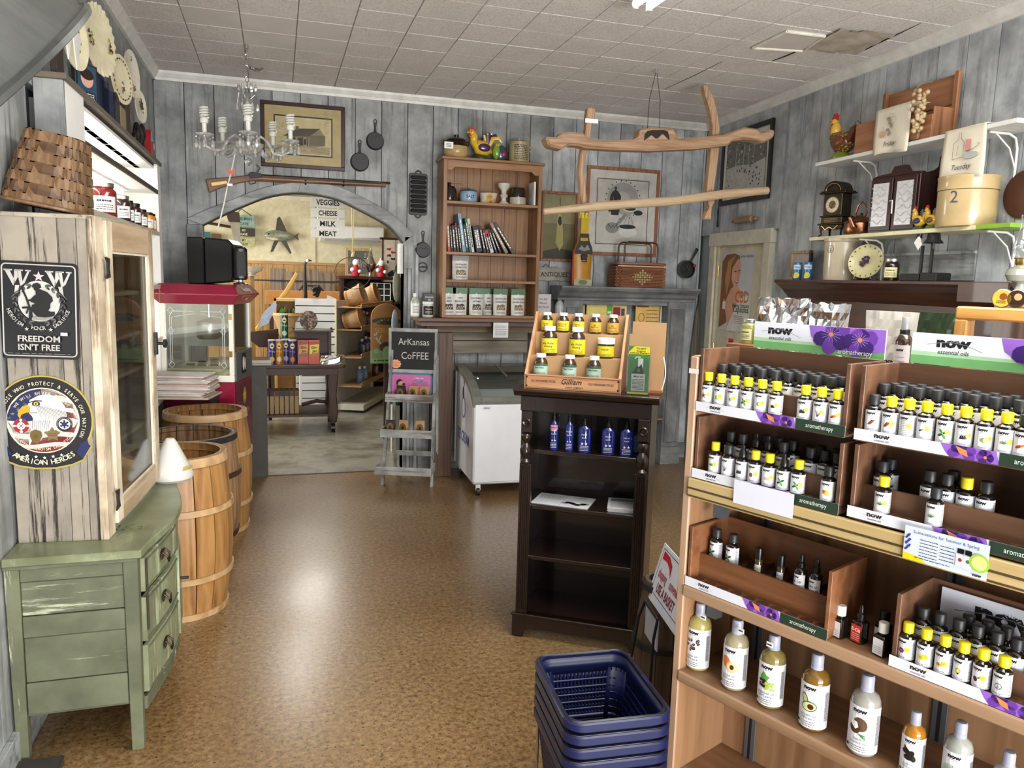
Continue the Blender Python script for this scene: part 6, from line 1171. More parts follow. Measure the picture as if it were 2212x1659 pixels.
# display racks
RKW=wood('rack_walnut',hx('553a28'),hx('6e4d39'),'x',.7,.45); RKL=wood('rack_cherry',hx('704529'),hx('885a3b'),'x',.7,.4); RKI=H('4e3426',.55,var=.2)
VIO=H('6a3aa0',.4); VIO2=H('8f62c4',.4); VDK=H('3a1e6a',.4); ORG=H('e08a4a',.4); AGR=H('24382a',.4); AGL=H('6faa6c',.4); STW=H('dfe3ee',.35,var=.02)
PCL=[0,1]
def petal(d,cx,cy,a,l,w,m,up=True):
 w*=1.5; q=[(0,0),(.2,.5),(.45,.95),(.7,1),(.88,.7),(1,0),(.88,-.7),(.7,-1),(.45,-.95),(.2,-.5)]
 d.poly([(cx+l*u*math.cos(a)-w*v*math.sin(a),min(PCL[1],max(PCL[0],cy+l*u*math.sin(a)+w*v*math.cos(a)))) for u,v in q],m,up)
def nowlogo(d,cx,cy,s,mat=INK,sub='essential oils',reg=True):
 d.text('now',cx,cy,s,mat,sx=1.3)
 for k in range(7): a=R(25+k*22); d.line([(cx+s*.02+s*.2*math.cos(a),cy+s*.27+s*.2*math.sin(a)),(cx+s*.02+s*.32*math.cos(a),cy+s*.27+s*.32*math.sin(a))],s*.022,STW,up=(k==0))
 d.line([(cx-s*1.9,cy+s*.1),(cx-s*.9,cy+s*.3),(cx,cy+s*.36),(cx+s*.9,cy+s*.2),(cx+s*2.0,cy-s*.22)],s*.035,H('8a8a90',.5),taper=False)
 if sub: d.text(sub,cx,cy-s*.55,s*.48,mat,shear=.2,sx=.9)
def strip(par,x0,x1,z0,h=.0255,scale=1):
 d=D(.00015); PCL[:]=[0,h]; L=x1-x0; d.rect(0,0,L,h,STW); nowlogo(d,L*.15,h*.46,h*.56)
 fx=L*.46; d.poly([(fx-L*.02,h),(fx+L*.01,h*.25),(fx+L*.06,0),(L*.72,0),(L*.70,h*.4),(L*.69,h)],VIO2)
 for k,(a,m) in enumerate(((2.6,VDK),(3.4,VIO),(.3,VIO),(-.5,VIO),(1.5,VDK),(2.0,VIO))): petal(d,fx+L*.08,h*.5,a,h*(.9 if m is VDK else 1.1),h*.25,m,up=(k==0))
 d.poly([(fx+L*.05,h*.95),(fx+L*.07,h*.4),(fx+L*.11,h*.2),(fx+L*.10,h*.7)],ORG)
 for k in range(6): petal(d,fx+L*.185,h*.4,k*1.05,h*.62,h*.2,VIO if k%2 else VDK,up=(k==0))
 d.ell(fx+L*.185,h*.4,h*.12,h*.12,ORG,10); d.rect(L*.705,0,L,h,AGR); d.text('aromatherapy',L*.85,h*.32,h*.6,H('d8e0d8',.5),sx=.78)
 return d.build('header_strip',par,loc=(x0,-.0012,z0))
FLR=lambda wall: wall-.035 if wall<.08 else wall-.02
def rack_tier(t,x0,x1,z0,depth=.172,wall=.07,side=.165,mat=RKW,holes=10,opened=False):
 BX('ledge',x0,x1,.0,.042,z0-.003,z0+.019,mat,t,.001); strip(t,x0-.004,x1+.004,z0)
 b=B()
 for k in range(holes): b.at(x0+.022+k*(x1-x0-.044)/(holes-1),.021,z0+.0193).lathe([(0,0),(.0165,0),(.0165,.0004),(0,.0004)],14,sy=.9)
 b.build('bottle_recess',RKI,t,kind='stuff')
 BX('bin_front',x0,x1,.042,.050,z0+.0,z0+wall,mat,t,.001); BX('bin_floor',x0,x1,.050,depth,z0+.0,z0+FLR(wall),RKI,t)
 for x in (x0-.002,x1-.008):
  s=B().prism([(.004,z0+.019),(.004,z0+side),(depth,z0+side),(depth,z0)],x,x+.010,'x').build('rack_side',mat,t,.001,smooth=False)
 if not opened: BX('rack_back',x0,x1,depth-.006,depth,z0,z0+side,mat,t)
 for k in range(1,holes): BX('divider',x0+k*(x1-x0)/holes-.0008,x0+k*(x1-x0)/holes+.0008,.05,depth-.006,z0+FLR(wall),z0+FLR(wall)+.012,RKI,t) if holes<20 else None
tA=EF('oil_rack','two-tier walnut oil display rack with full upper row, on the left of the gondola','display rack',DS,.008,0,0); rack_tier(tA,.0,.402,1.268); rack_tier(tA,.0,.402,1.087)
tB=EF('oil_rack','two-tier walnut oil display rack at the right edge, its lower tier nearly empty','display rack',DS,.438,0,0); rack_tier(tB,.0,.402,1.268); rack_tier(tB,.0,.402,1.091)
tC=EF('oil_rack','open cherry wood oil rack with hand holes on the middle shelf','display rack',DS,.008,0,0); z0=.7835; rack_tier(tC,.0,.402,z0,mat=RKL,wall=.085)
BX('hand_hole',.401,.4035,.05,.13,z0+.085,z0+.12,H('c9a078',.5),tC); BX('hand_hole',-.0035,-.001,.05,.13,z0+.085,z0+.12,RKI,tC)
tD=EF('oil_rack','walnut oil rack with a printed back card, lower right on the middle shelf','display rack',DS,.560,0,0); rack_tier(tD,.0,.402,.7985-.015)
def card(fr_pts,x0,x1,z0,z1,y,label,cut=1.0):
 t=EF('header_card',label,'sign',DS,x0,y,z0); w,h=x1-x0,z1-z0; BX('card',0,w,0,.004,0,h,STW,t); d=D(.00015); PCL[:]=[0,h]; d.rect(0,0,w,h*.28,AGL); d.poly([(0,h*.28),(w,h*.28),(w,h*.34),(0,h*.42)],H('a9cfa6',.4),up=False)
 nowlogo(d,w*.22,h*.60,h*.42); fx=w*.45
 d.poly([(fx,h),(fx+w*.02,h*.6),(fx+w*.10,h*.28),(fx+w*.27,h*.14),(w,h*.24),(w,h)],VIO2)
 for (cx,cy,n,l,o) in ((fx+w*.17,h*.72,6,h*.72,.4),(fx+w*.38,h*.60,6,h*.62,.2)):
  for k in range(n): petal(d,cx,cy,o+k*2*PI/n,min(l,.99*h-cy if math.sin(o+k*2*PI/n)>.5 else l),h*.17,(VIO,VDK)[k%2],up=True)
  for k in range(14): a=k*.45; d.line([(cx,cy),(cx+l*.5*math.cos(a),cy+l*.4*math.sin(a))],.0008,H('b99ae0',.4),up=(k==0))
  d.ell(cx,cy,h*.08,h*.08,ORG,10)
 d.text('aromatherapy',w*.80,h*.08,h*.24,WH,sx=.9); d.build('card_print',t,loc=(0,-.0004,0))
 return t
a_=DS.onY(1628,722,.170); c_=DS.onY(1912,742,.170); card(None,a_.x,c_.x,1.4345,1.505,.1725,'white NOW essential oils header card with purple crocus, left one on the racks')
a_=DS.onY(1968,752,.170); card(None,a_.x,a_.x+.405,1.4345,1.505,.1725,'white NOW essential oils header card cut by the right edge of the view')
t=EF('blank_card','blank white card clipped over the shelf rail','card',DS,DS.onY(1587,1060,-.014).x,-.014,0); a_=DS.onY(1587,1037,-.014); c_=DS.onY(1713,1105,-.014); t.location=DS.w(a_.x,-.014,a_.z-.058); BX('card',0,c_.x-a_.x,-.001,.0,-.0,.06,H('dcdfee',.5,var=.02),t)
a_=DS.onY(1957,1133,-.014); c_=DS.onY(2137,1200,-.014); w,h=c_.x-a_.x,.072; t=EF('sale_card','blue and yellow Scent-sations for Summer and Spring card hung on the shelf rail','card',DS,a_.x,-.014,a_.z-h); BX('card',0,w,-.001,0,0,h,H('c4d3ea',.4,var=.05),t)
d=D(.0002); d.rect(0,0,w,h,H('cdd9ec',.4)); d.poly([(0,0),(w*.3,0),(.2*w,h*.15),(0,h*.2)],YEL); d.text('Scent-sations for Summer & Spring',w*.5,h*.82,h*.13,H('4a5a7a',.5),sx=.95); d.scrib(w*.2,h*.15,w*.42,h*.72,6,.0014,INK,2); d.scrib(w*.45,h*.2,w*.62,h*.7,5,.0014,INK,3); d.scrib(w*.15,h*.08,w*.58,h*.16,1,.0014,INK,3)
for k in range(14): d.ell(w*(.03+.012*(k%5)),h*(.3+.035*k),.003,.002,H('3a3a8a',.5),7,k,up=(k==0))
for x in (.69,.78): d.rect(w*x-.008,h*.2,w*x+.008,h*.55,WH); d.rect(w*x-.006,h*.58,w*x+.006,h*.72,BLK,up=False); d.ell(w*x,h*.4,.004,.004,RED if x<.7 else GRNP,8)
d.ell(w*.91,h*.45,h*.26,h*.26,H('9ac840',.4),18); d.ell(w*.91,h*.45,h*.2,h*.2,H('d4e88a',.4),18); d.text('now',w*.9,h*.06,h*.12,INK,bold=.06); d.build('card_print',t,loc=(0,-.0014,0))
# bottles
OG=plain('oil_dark_glass',(.008,.006,.005),.07,coat=.6); CAPK=H('26272a',.45,var=.08); CAPY=H('e6d21a',.4,var=.04); LBW=H('e4e6ec',.4,var=.02); TG=H('6a6e72',.5); LFG=H('4a9a3a',.45); LDK=H('1e4a22',.45)
def art(d,kind,w,h):   # picture centred near (0,h*.42)
 c=h*.42
 if kind=='star': d.star(-w*.15,c,w*.3,H('7a3a1c',.5),k=.3)
 elif kind=='leaf':
  for k,a in enumerate((.5,2.2,3.6,5.2)): d.ell(w*.18*math.cos(a),c+w*.2*math.sin(a),w*.17,w*.08,LFG if k%2 else LDK,10,a,up=(k==0))
 elif kind=='bottle': d.rect(-w*.12,c-w*.15,w*.12,c+w*.15,H('a8b0a8',.4)); d.ell(-w*.05,c+w*.02,w*.06,w*.1,LFG,8)
 elif kind=='lime': d.ell(0,c,w*.2,w*.16,H('7aa030',.4),16); d.ell(w*.05,c,w*.1,w*.12,H('d8e098',.4),12)
 elif kind=='pepper':
  for k in range(7): d.ell(-w*.1+w*.07*(k%4),c-w*.06+w*.1*(k//4),w*.06,w*.06,BLK,8,up=(k==0))
 elif kind=='seed':
  for k in range(9): d.line([(-w*.2+w*.05*k,c-w*.15),(-w*.15+w*.05*k,c+w*.15*(1 if k%2 else .5))],w*.04,BLK,up=(k==0))
 elif kind=='twig':
  for k in range(5): d.line([(-w*.02,c-w*.25),(-w*.1+w*.07*k,c),(-w*.22+w*.12*k,c+w*.22)],w*.025,BLK,up=(k==0))
 elif kind=='almond': d.ell(-w*.1,c-w*.05,w*.22,w*.09,H('b8401c',.4),14,.4); d.ell(w*.1,c+w*.02,w*.14,w*.06,H('d86a2a',.4),12,.6)
 elif kind=='nut': d.ell(-w*.1,c,w*.15,w*.17,H('5a3018',.4),14); d.ell(-.08*w,c,w*.08,w*.1,H('8a5a38',.4),10)
 elif kind=='garlic':
  for k in range(3): d.ell(-w*.18+w*.16*k,c-w*.02,w*.09,w*.13,H('d8a8a0',.4),12,up=(k==0))
 elif kind=='orange': d.ell(-w*.16,c+w*.06,w*.15,w*.15,H('d85a14',.4),16); d.ell(w*.06,c-w*.02,w*.2,w*.17,H('e8941c',.4),16); d.ell(w*.06,c-w*.02,w*.15,w*.12,H('f0b840',.4),14)
 elif kind=='pine':
  for k in range(9): a=.3+k*.35; d.line([(0,c-w*.05),(w*.26*math.cos(a),c+w*.2*math.sin(a))],w*.03,LDK if k%2 else LFG,up=(k==0))
 elif kind=='cinn':
  for k in range(4): d.line([(-w*.25+w*.05*k,c-w*.15),(w*.0+w*.07*k,c+w*.18)],w*.06,H('9a5a34' if k%2 else '6a3418',.4),up=(k==0))
 elif kind=='text': d.scrib(-w*.42,h*.08,w*.3,h*.8,9,h*.018,TG,4)
 elif kind=='clove': d.ell(-w*.15,c,w*.1,w*.05,BLK,8,.5); d.line([(-w*.1,c),(w*.02,c+w*.08)],w*.04,BLK)
 elif kind=='flower':
  for k in range(7): d.ell(w*.12*math.cos(k*.9)-w*.08,c+w*.12*math.sin(k*.9),w*.09,w*.06,H('6a2a6a',.4),9,k*.9,up=(k==0))
  d.ell(-w*.08,c,w*.05,w*.05,H('e088c8',.4),8)
 elif kind=='smile':
  for k in range(8): d.ell(w*.14*math.cos(k*.785),c+w*.14*math.sin(k*.785),w*.08,w*.08,YEL,10,up=(k==0))
  d.ring(0,c,w*.1,w*.1,.0005,INK,12,200,340); d.ell(-.03*w,c+.03*w,.0007,.0009,INK,6,up=False); d.ell(.04*w,c+.03*w,.0007,.0009,INK,6,up=False)
 elif kind=='bulb': d.ell(0,c+w*.05,w*.15,w*.17,H('e8d850',.4),16); d.rect(-w*.06,c-w*.2,w*.06,c-w*.1,BLK); d.ring(0,c+w*.05,w*.15,w*.17,.0005,INK,16)
 elif kind=='berry': d.ell(-w*.15,c-w*.05,w*.14,w*.18,H('6a1418',.4),14,.4); d.ell(w*.08,c+w*.08,w*.1,w*.04,LDK,8,.5)
 elif kind=='peace': d.ring(0,c,w*.22,w*.22,w*.05,H('7a7a78',.4),20); d.line([(0,c-w*.2),(0,c+w*.2)],w*.04,GR2); d.line([(0,c),(-w*.14,c-w*.14)],w*.04,GR2,up=False); d.line([(0,c),(w*.14,c-w*.14)],w*.04,GR2,up=False)
 elif kind=='bananas': d.ell(0,c-w*.05,w*.24,w*.1,H('d8b830',.4),14,.2); d.ell(-.08*w,c+.02*w,w*.12,w*.09,H('c87820',.4),12)
 elif kind=='lemon': d.ell(0,c,w*.2,w*.18,YEL,16); d.ell(0,c,w*.14,w*.12,H('f4f0a0',.4),14)
NAMES={'star':'anise','lime':'bergamot','pepper':'black pepper','leaf':'basil','bottle':'balsam','seed':'citronella','twig':'cajeput','almond':'carrot seed','nut':'nutmeg','garlic':'jasmine','orange':'orange','pine':'rosemary','cinn':'cinnamon','clove':'clove','flower':'Naturally','smile':'Cheer Up','bulb':'Mental Focus','berry':'rose','peace':'Peace Love','bananas':'Good Morning','lemon':'lemon','text':''}
BOT={}
def oil_bottle(kind,cap,h=.083,r=.0163,dot=False,hand=None,lr=1.35):
 k=(kind,cap,h,r,dot)
 if k in BOT: return BOT[k]
 t=bpy.data.objects.new('oil_bottle',None); COL.objects.link(t); t.empty_display_size=.02
 B().lathe([(0,0),(r*.92,0),(r,.002),(r,h*.60),(r*.93,h*.66),(r*.55,h*.72),(r*.5,h*.78),(0,h*.78)],18).build('bottle_body',OG,t)
 if cap in 'yk':
  rc=r*(.64 if cap=='y' else .66); B().lathe([(rc,h*.76),(rc,h*.985),(rc*.9,h),(0,h)],36,rib=.05).build('ribbed_cap',CAPY if cap=='y' else CAPK,t,ang=60); B().lathe([(rc*.98,h*.735),(rc*.98,h*.755)],16).build('tamper_ring',CAPY if cap=='y' else CAPK,t)
 else:
  B().lathe([(r*.6,h*.74),(r*.6,h*.9),(r*.4,h*.93),(r*.36,h*1.05),(r*.24,h*1.1),(0,h*1.1)],24,rib=.03).build('dropper_cap',BLK,t,ang=60)
 d=D(.00012); w=r*2; lh=h*.56; y0=h*.04; d.rect(-r*lr*1.5,0,r*lr*1.5,lh,LBW)
 d.text('now',-r*.2,lh*.80,r*.55,INK,sx=1.2); d.scrib(-r*.5,lh*.73,r*.1,lh*.765,1,.0006,TG,2)
 if kind!='text':
  art(d,kind,w*.95,lh); d.text(NAMES[kind],-r*.1,lh*.09,r*.27,TG if kind not in('flower','smile','bulb','peace','bananas') else INK,sx=.95)
 else: art(d,kind,w*.8,lh)
 if dot: d.ell(r*.55,lh*.5,r*.33,r*.33,YEL,14); d.line([(r*.4,lh*.46),(r*.7,lh*.54)],.0007,INK)
 d.scrib(r*1.15,lh*.1,r*1.6,lh*.9,14,.0009,INK,6)
 d.build('printed_label',t,r+.00025,loc=(0,0,y0),step=.005)
 BOT[k]=t; t['unused']=1; return t
def put(kind,cap,x,y,z,label,group=None,h=.083,r=.0163,dot=False,rz=None):
 src=oil_bottle(kind,cap,h,r,dot)
 if 'unused' in src.keys(): del src['unused']; o=src; o.location=DS.w(x,y,z)
 else: o=dup(src,DS.w(x,y,z))
 o.rotation_euler.z=DS.rz+R(rnd.uniform(0,18) if rz is None else rz)
 o['label']=label; o['category']='bottle'
 if group: o['group']=group
 elif 'group' in o.keys(): del o['group']
 return o
zA,zA2=1.2878,1.1068
for k,x,lb in (('star',.0,'star anise picture'),('lime',0,'lime picture and yellow sticker'),('bottle',0,'grey vial picture'),('leaf',0,'green leaf cluster picture'),('lime',0,'bergamot picture'),('pepper',0,'black peppercorn picture')): pass
for i,(k,x,lb) in enumerate((('star',.024,'yellow-capped oil with a star anise, far left of the upper front row, left rack'),('lime',.064,'yellow-capped oil second from left in the upper front row, left rack'),('bottle',.104,'yellow-capped oil third from left in the upper front row, left rack'),('leaf',.144,'yellow-capped oil with green leaves, fourth in the upper front row, left rack'),('lime',.184,'yellow-capped bergamot oil with green fruit, upper front row of the left rack'),('pepper',.224,'yellow-capped oil with black peppercorns, left of the gap in the upper left rack'),('seed',.300,'yellow-capped oil with black sprigs, right of the gap in the upper left rack'),('twig',.340,'yellow-capped oil with a bare twig, upper front row of the left rack'),('almond',.379,'yellow-capped carrot seed oil, far right of the upper front row, left rack'))):
 put(k,'y',x,.0205,zA,lb,dot=k not in('star',) or True)
zf=1.268+.0355
KS=['star','cinn','leaf','lime','pepper','twig','nut','clove','pine']
for j in range(9):
 px=(1563.6,1592.6,1619,1648,1678,1706,1735,1766.6,1800)[j]; x=DS.onY(px,785+j*1.6,.07).x; x=max(.03,min(.385,x))
 for row in range(3):
  if row==0: put(KS[j],'k',x,.0685,zf,'black-capped oil with %s label in the first bin row of the upper left rack'%({'star':'star anise','cinn':'bark','leaf':'leafy','lime':'green fruit','pepper':'peppercorn','twig':'twig','nut':'brown nut','clove':'clove','pine':'needle'}[KS[j]]),None,.088,.0175)
  else: put(KS[(j+row)%9],'k',x+.004*row,.0685+.037*row,zf,'black-capped oil bottle in the deep rows of the upper left rack','black-capped oils in the back rows of the upper left rack',.088,.0172)
A2=[('pine','y','yellow-capped oil with dark sprigs, far left of the lower front row, left rack'),('twig','k','black-capped oil with a grey flower, second in the lower front row, left rack'),('seed','d','dropper-topped oil with black rays, third in the lower front row, left rack'),('nut','y','yellow-capped nutmeg oil in the lower front row, left rack'),('garlic','y','yellow-capped oil with pink bulbs, lower front row, left rack'),('leaf','d','dropper-topped oil with green leaves, lower front row, left rack'),('leaf','y','yellow-capped oil with leaves, left of the gap in the lower left rack'),('orange','k','black-capped orange oil standing alone at the right of the lower left rack')]
for (k,c,lb),x in zip(A2,(.060,.101,.143,.180,.220,.259,.298,.374)): put(k,c,x,.0205,zA2,lb,dot=(c=='y'))
zf2=1.087+.0355
for j,(px,py,c) in enumerate(((1580,930,'k'),(1605,938,'k'),(1634,945,'d'),(1660,950,'d'),(1693,955,'k'),(1753,965,'k'),(1811,975,'k'))):
 x=DS.onY(px,py,.07).x; put(('twig','clove','cinn','nut','berry','leaf','leaf')[j],c,x,.072,zf2,('black-capped oil, first of the bin row in the lower left rack','black-capped oil with cloves, second of the bin row in the lower left rack','left one of two dropper bottles in the bin of the lower left rack','right one of two dropper bottles in the bin of the lower left rack','black-capped oil with dark berries in the bin of the lower left rack','larger black-capped leaf oil in the bin, right half of the lower left rack','black-capped oil behind the orange oil in the lower left rack')[j],None,.092,.017)
 if j in (2,3,4,5,6): put('leaf','k',x+.003,.113,zf2,'black-capped oil at the back of the lower left rack','black-capped oils at the back of the lower left rack',.092,.017)
 if j in (5,): put('leaf','k',x+.045,.113,zf2,'black-capped oil at the back of the lower left rack','black-capped oils at the back of the lower left rack',.092,.017); put('leaf','k',x+.037,.072,zf2,'black-capped leaf oil second in the right half bin of the lower left rack',None,.092,.017)
B1=[('cinn','k','black-capped cinnamon oil, far left of the upper front row, right rack'),('cinn','y','yellow-capped cinnamon bark oil in the upper front row, right rack'),('text','y','yellow-capped oil turned to show its text panel, right rack'),('clove','y','yellow-capped clove oil in the upper front row, right rack'),('leaf','y','yellow-capped cypress oil with green sprig, right rack'),('seed','y','yellow-capped oil with black spears, right rack'),('lime','y','yellow-capped eucalyptus oil with long leaves, right rack'),('pine','y','yellow-capped oil with green blades, right rack'),('almond','k','black-capped frankincense oil cut by the right edge')]
for j,((k,c,lb),cx) in enumerate(zip(B1,(200,330,465,600,750,895,1050,1208,1350))):
 x=DS.onY(1830+cx/3.529,760+(470+j*22)/3.529,.02).x; put(k,c,x,.0205,zA,lb,dot=(c=='y'))
for j,cx in enumerate((290,420,555,695,835,980,1140,1330)):
 x=DS.onY(1830+cx/3.529,760+(260+j*14)/3.529,.07).x
 for row in range(3):
  if row==0: put(('cinn','nut','clove','seed','text','text','lime','pine')[j],'k',x,.0685,zf,'black-capped oil, number %s from the left in the upper bin row of the right rack'%('one two three four five six seven eight'.split()[j]),None,.088,.0175)
  else: put('leaf','k',x+.006*row,.0685+.037*row,zf,'black-capped oil bottle in the deep rows of the upper right rack','black-capped oils in the back rows of the upper right rack',.088,.0172)
for (k,c,cx,y,lb) in (('leaf','k',265,.07,'black-capped oil alone at the left of the lower bin, right rack'),('leaf','k',325,.112,'black-capped oil half hidden at the left back of the lower bin, right rack'),('pine','k',625,.07,'black-capped rosemary oil standing in the middle of the lower bin, right rack'),('text','k',755,.07,'black-capped oil turned sideways in the lower bin, right rack'),('leaf','k',800,.112,'black-capped oil behind the sideways one in the lower bin, right rack'),('leaf','y',905,.07,'yellow-capped oil with big green leaves in the lower bin, right rack'),('twig','k',1055,.07,'black-capped thyme oil at the right of the lower bin, right rack'),('pine','y',270,.0205,'yellow-capped pine needle oil alone on the lower ledge, right rack'),('pine','k',668,.0205,'black-capped rosemary oil alone on the lower ledge, right rack')):
 f=y<.03; x=DS.onY(1830+cx/3.529,760+((1080 if f else 940)+cx*.18)/3.529,y).x; put(k,c,x,y,(1.091+.0195) if f else 1.091+.0355,lb,None,.083 if f else .09,.0163 if f else .0175,dot=(c=='y'))
zD=.7835
for j,(k,cx,cy,lb) in enumerate((('flower',630,640,'yellow-capped oil blend with a purple flower, first in the lower right rack'),('smile',765,700,'yellow-capped blend with a yellow smiling flower, lower right rack'),('bananas',905,755,'yellow-capped Good Morning blend, lower right rack'),('bulb',1045,800,'yellow-capped blend with a light bulb, lower right rack'),('berry',1190,860,'yellow-capped rose blend with a dark red bloom, lower right rack'),('peace',1345,915,'yellow-capped blend with a peace sign, lower right rack'))):
 x=DS.onY(1780+cx/3.463,1180+cy/3.463,.02).x; put(k,'y',x,.0205,zD+.0195,lb,dot=k in('flower','smile','bananas','berry'),rz=-6)
for j,(k,cx,cy) in enumerate((('flower',745,520),('smile',868,560),('berry',1010,600),('bulb',1150,660),('leaf',1295,710),('peace',1445,760))):
 x=DS.onY(1780+cx/3.463,1180+cy/3.463,.07).x; put(k,'k',x,.070,zD+.0355,'black-capped blend behind the yellow %s row, number %s in the lower right rack'%('cap','one two three four five six'.split()[j]),None,.092,.0172)
 if j>=2: put('leaf','k',x+.004,.112,zD+.0355,'black-capped blend at the back of the lower right rack','black-capped blends at the back of the lower right rack',.092,.0172)
t=EF('header_card','NOW essential oils card standing inside the lower right rack','sign',DS,.592,.155,zD+.03); BX('card',0,.365,0,.004,0,.125,STW,t); d=D(.0003); nowlogo(d,.14,.075,.058); d.poly([(.27,.125),(.27,.07),(.31,.03),(.365,.03),(.365,.125)],VIO); petal(d,.32,.09,2.2,.06,.015,VDK); d.rect(0,0,.365,.022,AGL); d.build('card_print',t,loc=(0,-.0004,0))
zC=.7835+.0655
for (px,k,h,r,lb) in ((1544,'leaf',.088,.0172,'left one of two mint oil bottles in the cherry rack'),(1580,'leaf',.088,.0172,'right one of two mint oil bottles in the cherry rack')):
 x=DS.onY(px,1190,.072).x; put(k,'k',x,.078,zC,lb,None,h,r,rz=-10)
for (px,lb,lab) in ((1637,'thin roll-on vial with a lemon label in the cherry rack','lemon'),(1686,'thin roll-on vial with white petals in the cherry rack','peace')):
 x=DS.onY(px,1210,.08).x; t=EF('roller_vial',lb,'bottle',DS,x,.085,zC); B().lathe([(0,0),(.0095,0),(.010,.002),(.010,.038),(.008,.042),(0,.042)],16).build('vial_body',plain('vial_glass',(.05,.035,.01),.1,coat=.5),t); B().lathe([(0,.04),(.0093,.04),(.0093,.068),(.0085,.07),(0,.07)],16).build('cap',BLK,t)
 d=D(.0001); d.rect(-.012,0,.012,.022,LBW); art(d,lab,.026,.022); d.build('printed_label',t,.0102,loc=(0,0,.004))
for (px,l1,l2,lb) in ((1731,'ASK DR','CALM','dropper bottle hand lettered CALM in the cherry rack'),(1765,'K DROP','BREATHE','dropper bottle hand lettered BREATHE in the cherry rack')):
 x=DS.onY(px,1235,.07).x; t=EF('dropper_bottle',lb,'bottle',DS,x,.068,zC,-14); r=.0152; B().lathe([(0,0),(r*.92,0),(r,.002),(r,.050),(r*.9,.056),(r*.5,.062),(r*.5,.066),(0,.066)],18).build('bottle_body',OG,t); B().lathe([(r*.58,.062),(r*.58,.074),(r*.4,.077),(r*.38,.090),(r*.2,.096),(0,.097)],24,rib=.03).build('dropper_cap',BLK,t)
 d=D(.0001); d.rect(-r*1.5,0,r*1.5,.042,LBW); d.text('now',0,.033,.0085,INK,bold=.08); d.line([(-.011,.0305),(.013,.0305)],.0004,INK); d.text(l1,0,.0205,.0085,INK,bold=.02); d.text(l2,0,.009,.0095,INK,bold=.02,sx=.9); d.build('hand_lettered_label',t,r+.0002,loc=(0,0,.004))
def sq(label,px,py,y,cap,body,lab,txt,h=.078,w=.030,drop=False):
 x=DS.onY(px,py,y).x; t=EF('small_bottle',label,'bottle',DS,x,y,.7803,-12); B().prism(rrect(w,w,.006),0,h*.62,'z').build('bottle_body',body,t,.002); B().lathe([(0,h*.6),(w*.3,h*.62),(w*.3,h*.72),(0,h*.72)],14).build('neck',body,t)
 if drop: B().lathe([(.0,h*.7),(.0095,h*.7),(.0095,h*.82),(.006,h*.86),(.0055,h*1.02),(.003,h*1.08),(0,h*1.08)],20,rib=.03).build('dropper_cap',BLK,t)
 else: B().lathe([(w*.36,h*.70),(w*.36,h*.97),(w*.33,h),(0,h)],30,rib=.03).build('cap',cap,t)
 d=D(.0001); d.rect(-w*.42,0,w*.42,h*.48,lab); d.text(txt,0,h*.3,h*.13,WH if lab is not LBW else INK,bold=.05); d.scrib(-w*.34,h*.04,w*.34,h*.26,4,.0009,INK if lab is LBW else WH,3); d.build('printed_label',t,loc=(0,-w/2-.0004,.004)); return t
sq('small square bottle with a white cap beside the cherry rack',1816,1335,.05,WH,OG,LBW,'')
sq('red-labelled E-Oil dropper bottle between the racks on the middle shelf',1859,1350,.062,BLK,OG,H('c43a26',.4),'E-Oil',.085,.03,True)
sq('small square bottle with a white cap in front of a black-capped one',1908,1370,.040,WH,OG,LBW,'')
sq('black-capped small bottle hidden behind the white-capped square one',1911,1340,.088,BLK,OG,LBW,'',.085)
def big(label,px,py,y,liq,h,r,draw,lines,z=.5303,cat='bottle',capr=.3,twist=5):
 x=DS.onY(px,py,y).x; t=EF('oil_jug' if False else 'large_oil_bottle',label,'bottle',DS,x,y,z,twist); hb=h*.80
 B().lathe([(0,.003),(r*.85,0),(r*.96,.004),(r,.014),(r,hb*.80),(r*.96,hb*.87),(r*.80,hb*.945),(r*.48,hb*.99),(r*.40,hb*1.02),(0,hb*1.02)],32).build('bottle_body',liq,t)
 CL=H('a4a8bc',.25); B().lathe([(r*.46,hb*1.0),(r*.46,hb*1.06)],28).build('cap_skirt',CL,t); B().lathe([(r*.44,hb*1.0),(r*.44,hb*1.20),(r*.40,h*.985),(r*.36,h*.995),(0,h)],40,rib=.015).build('flip_cap',CL,t)
 d=D(.00025); lh=hb*.74; d.rect(-r*1.75,0,r*1.75,lh,LBW); d.text('now',-r*.0,lh*.87,r*.44,INK,sx=1.2); d.scrib(-r*.3,lh*.835,r*.3,lh*.85,1,.001,TG,2)
 draw(d,r,lh);
 for i,s_ in enumerate(lines): d.text(s_,0,lh*(.28-.075*i),r*(.26 if i<len(lines) else .18),H('3a4a6a',.5),sx=.95,up=(i==0))
 d.scrib(-r*.45,lh*.03,r*.55,lh*.17,3,.0012,INK,5); d.rect(-r*.85,lh*.08,-r*.62,lh*.14,INK,up=False); d.scrib(r*1.15,lh*.2,r*1.5,lh*.85,24,.0014,INK,6)
 d.build('printed_label',t,r+.0004,loc=(0,0,hb*.06),step=.008); return t
def a_castor(d,r,l):
 q=random.Random(2)
 for k in range(14): x,y=q.uniform(-.5,.5)*r,l*q.uniform(.42,.74); d.ell(x,y,r*.15,r*.1,H('3a2c22',.4),10,q.uniform(0,3),up=(k==0)); d.ell(x,y+.001,r*.07,r*.03,H('a89a88',.4),8,.4,up=False)
def a_apricot(d,r,l): d.ell(-r*.28,l*.62,r*.38,r*.5,H('d87838',.4),20,.3); d.ell(r*.22,l*.52,r*.45,r*.46,H('e8b878',.4),20); d.ell(r*.22,l*.52,r*.36,r*.37,H('f0cc98',.4),20); d.ell(r*.24,l*.52,r*.17,r*.22,H('4a2814',.4),14)
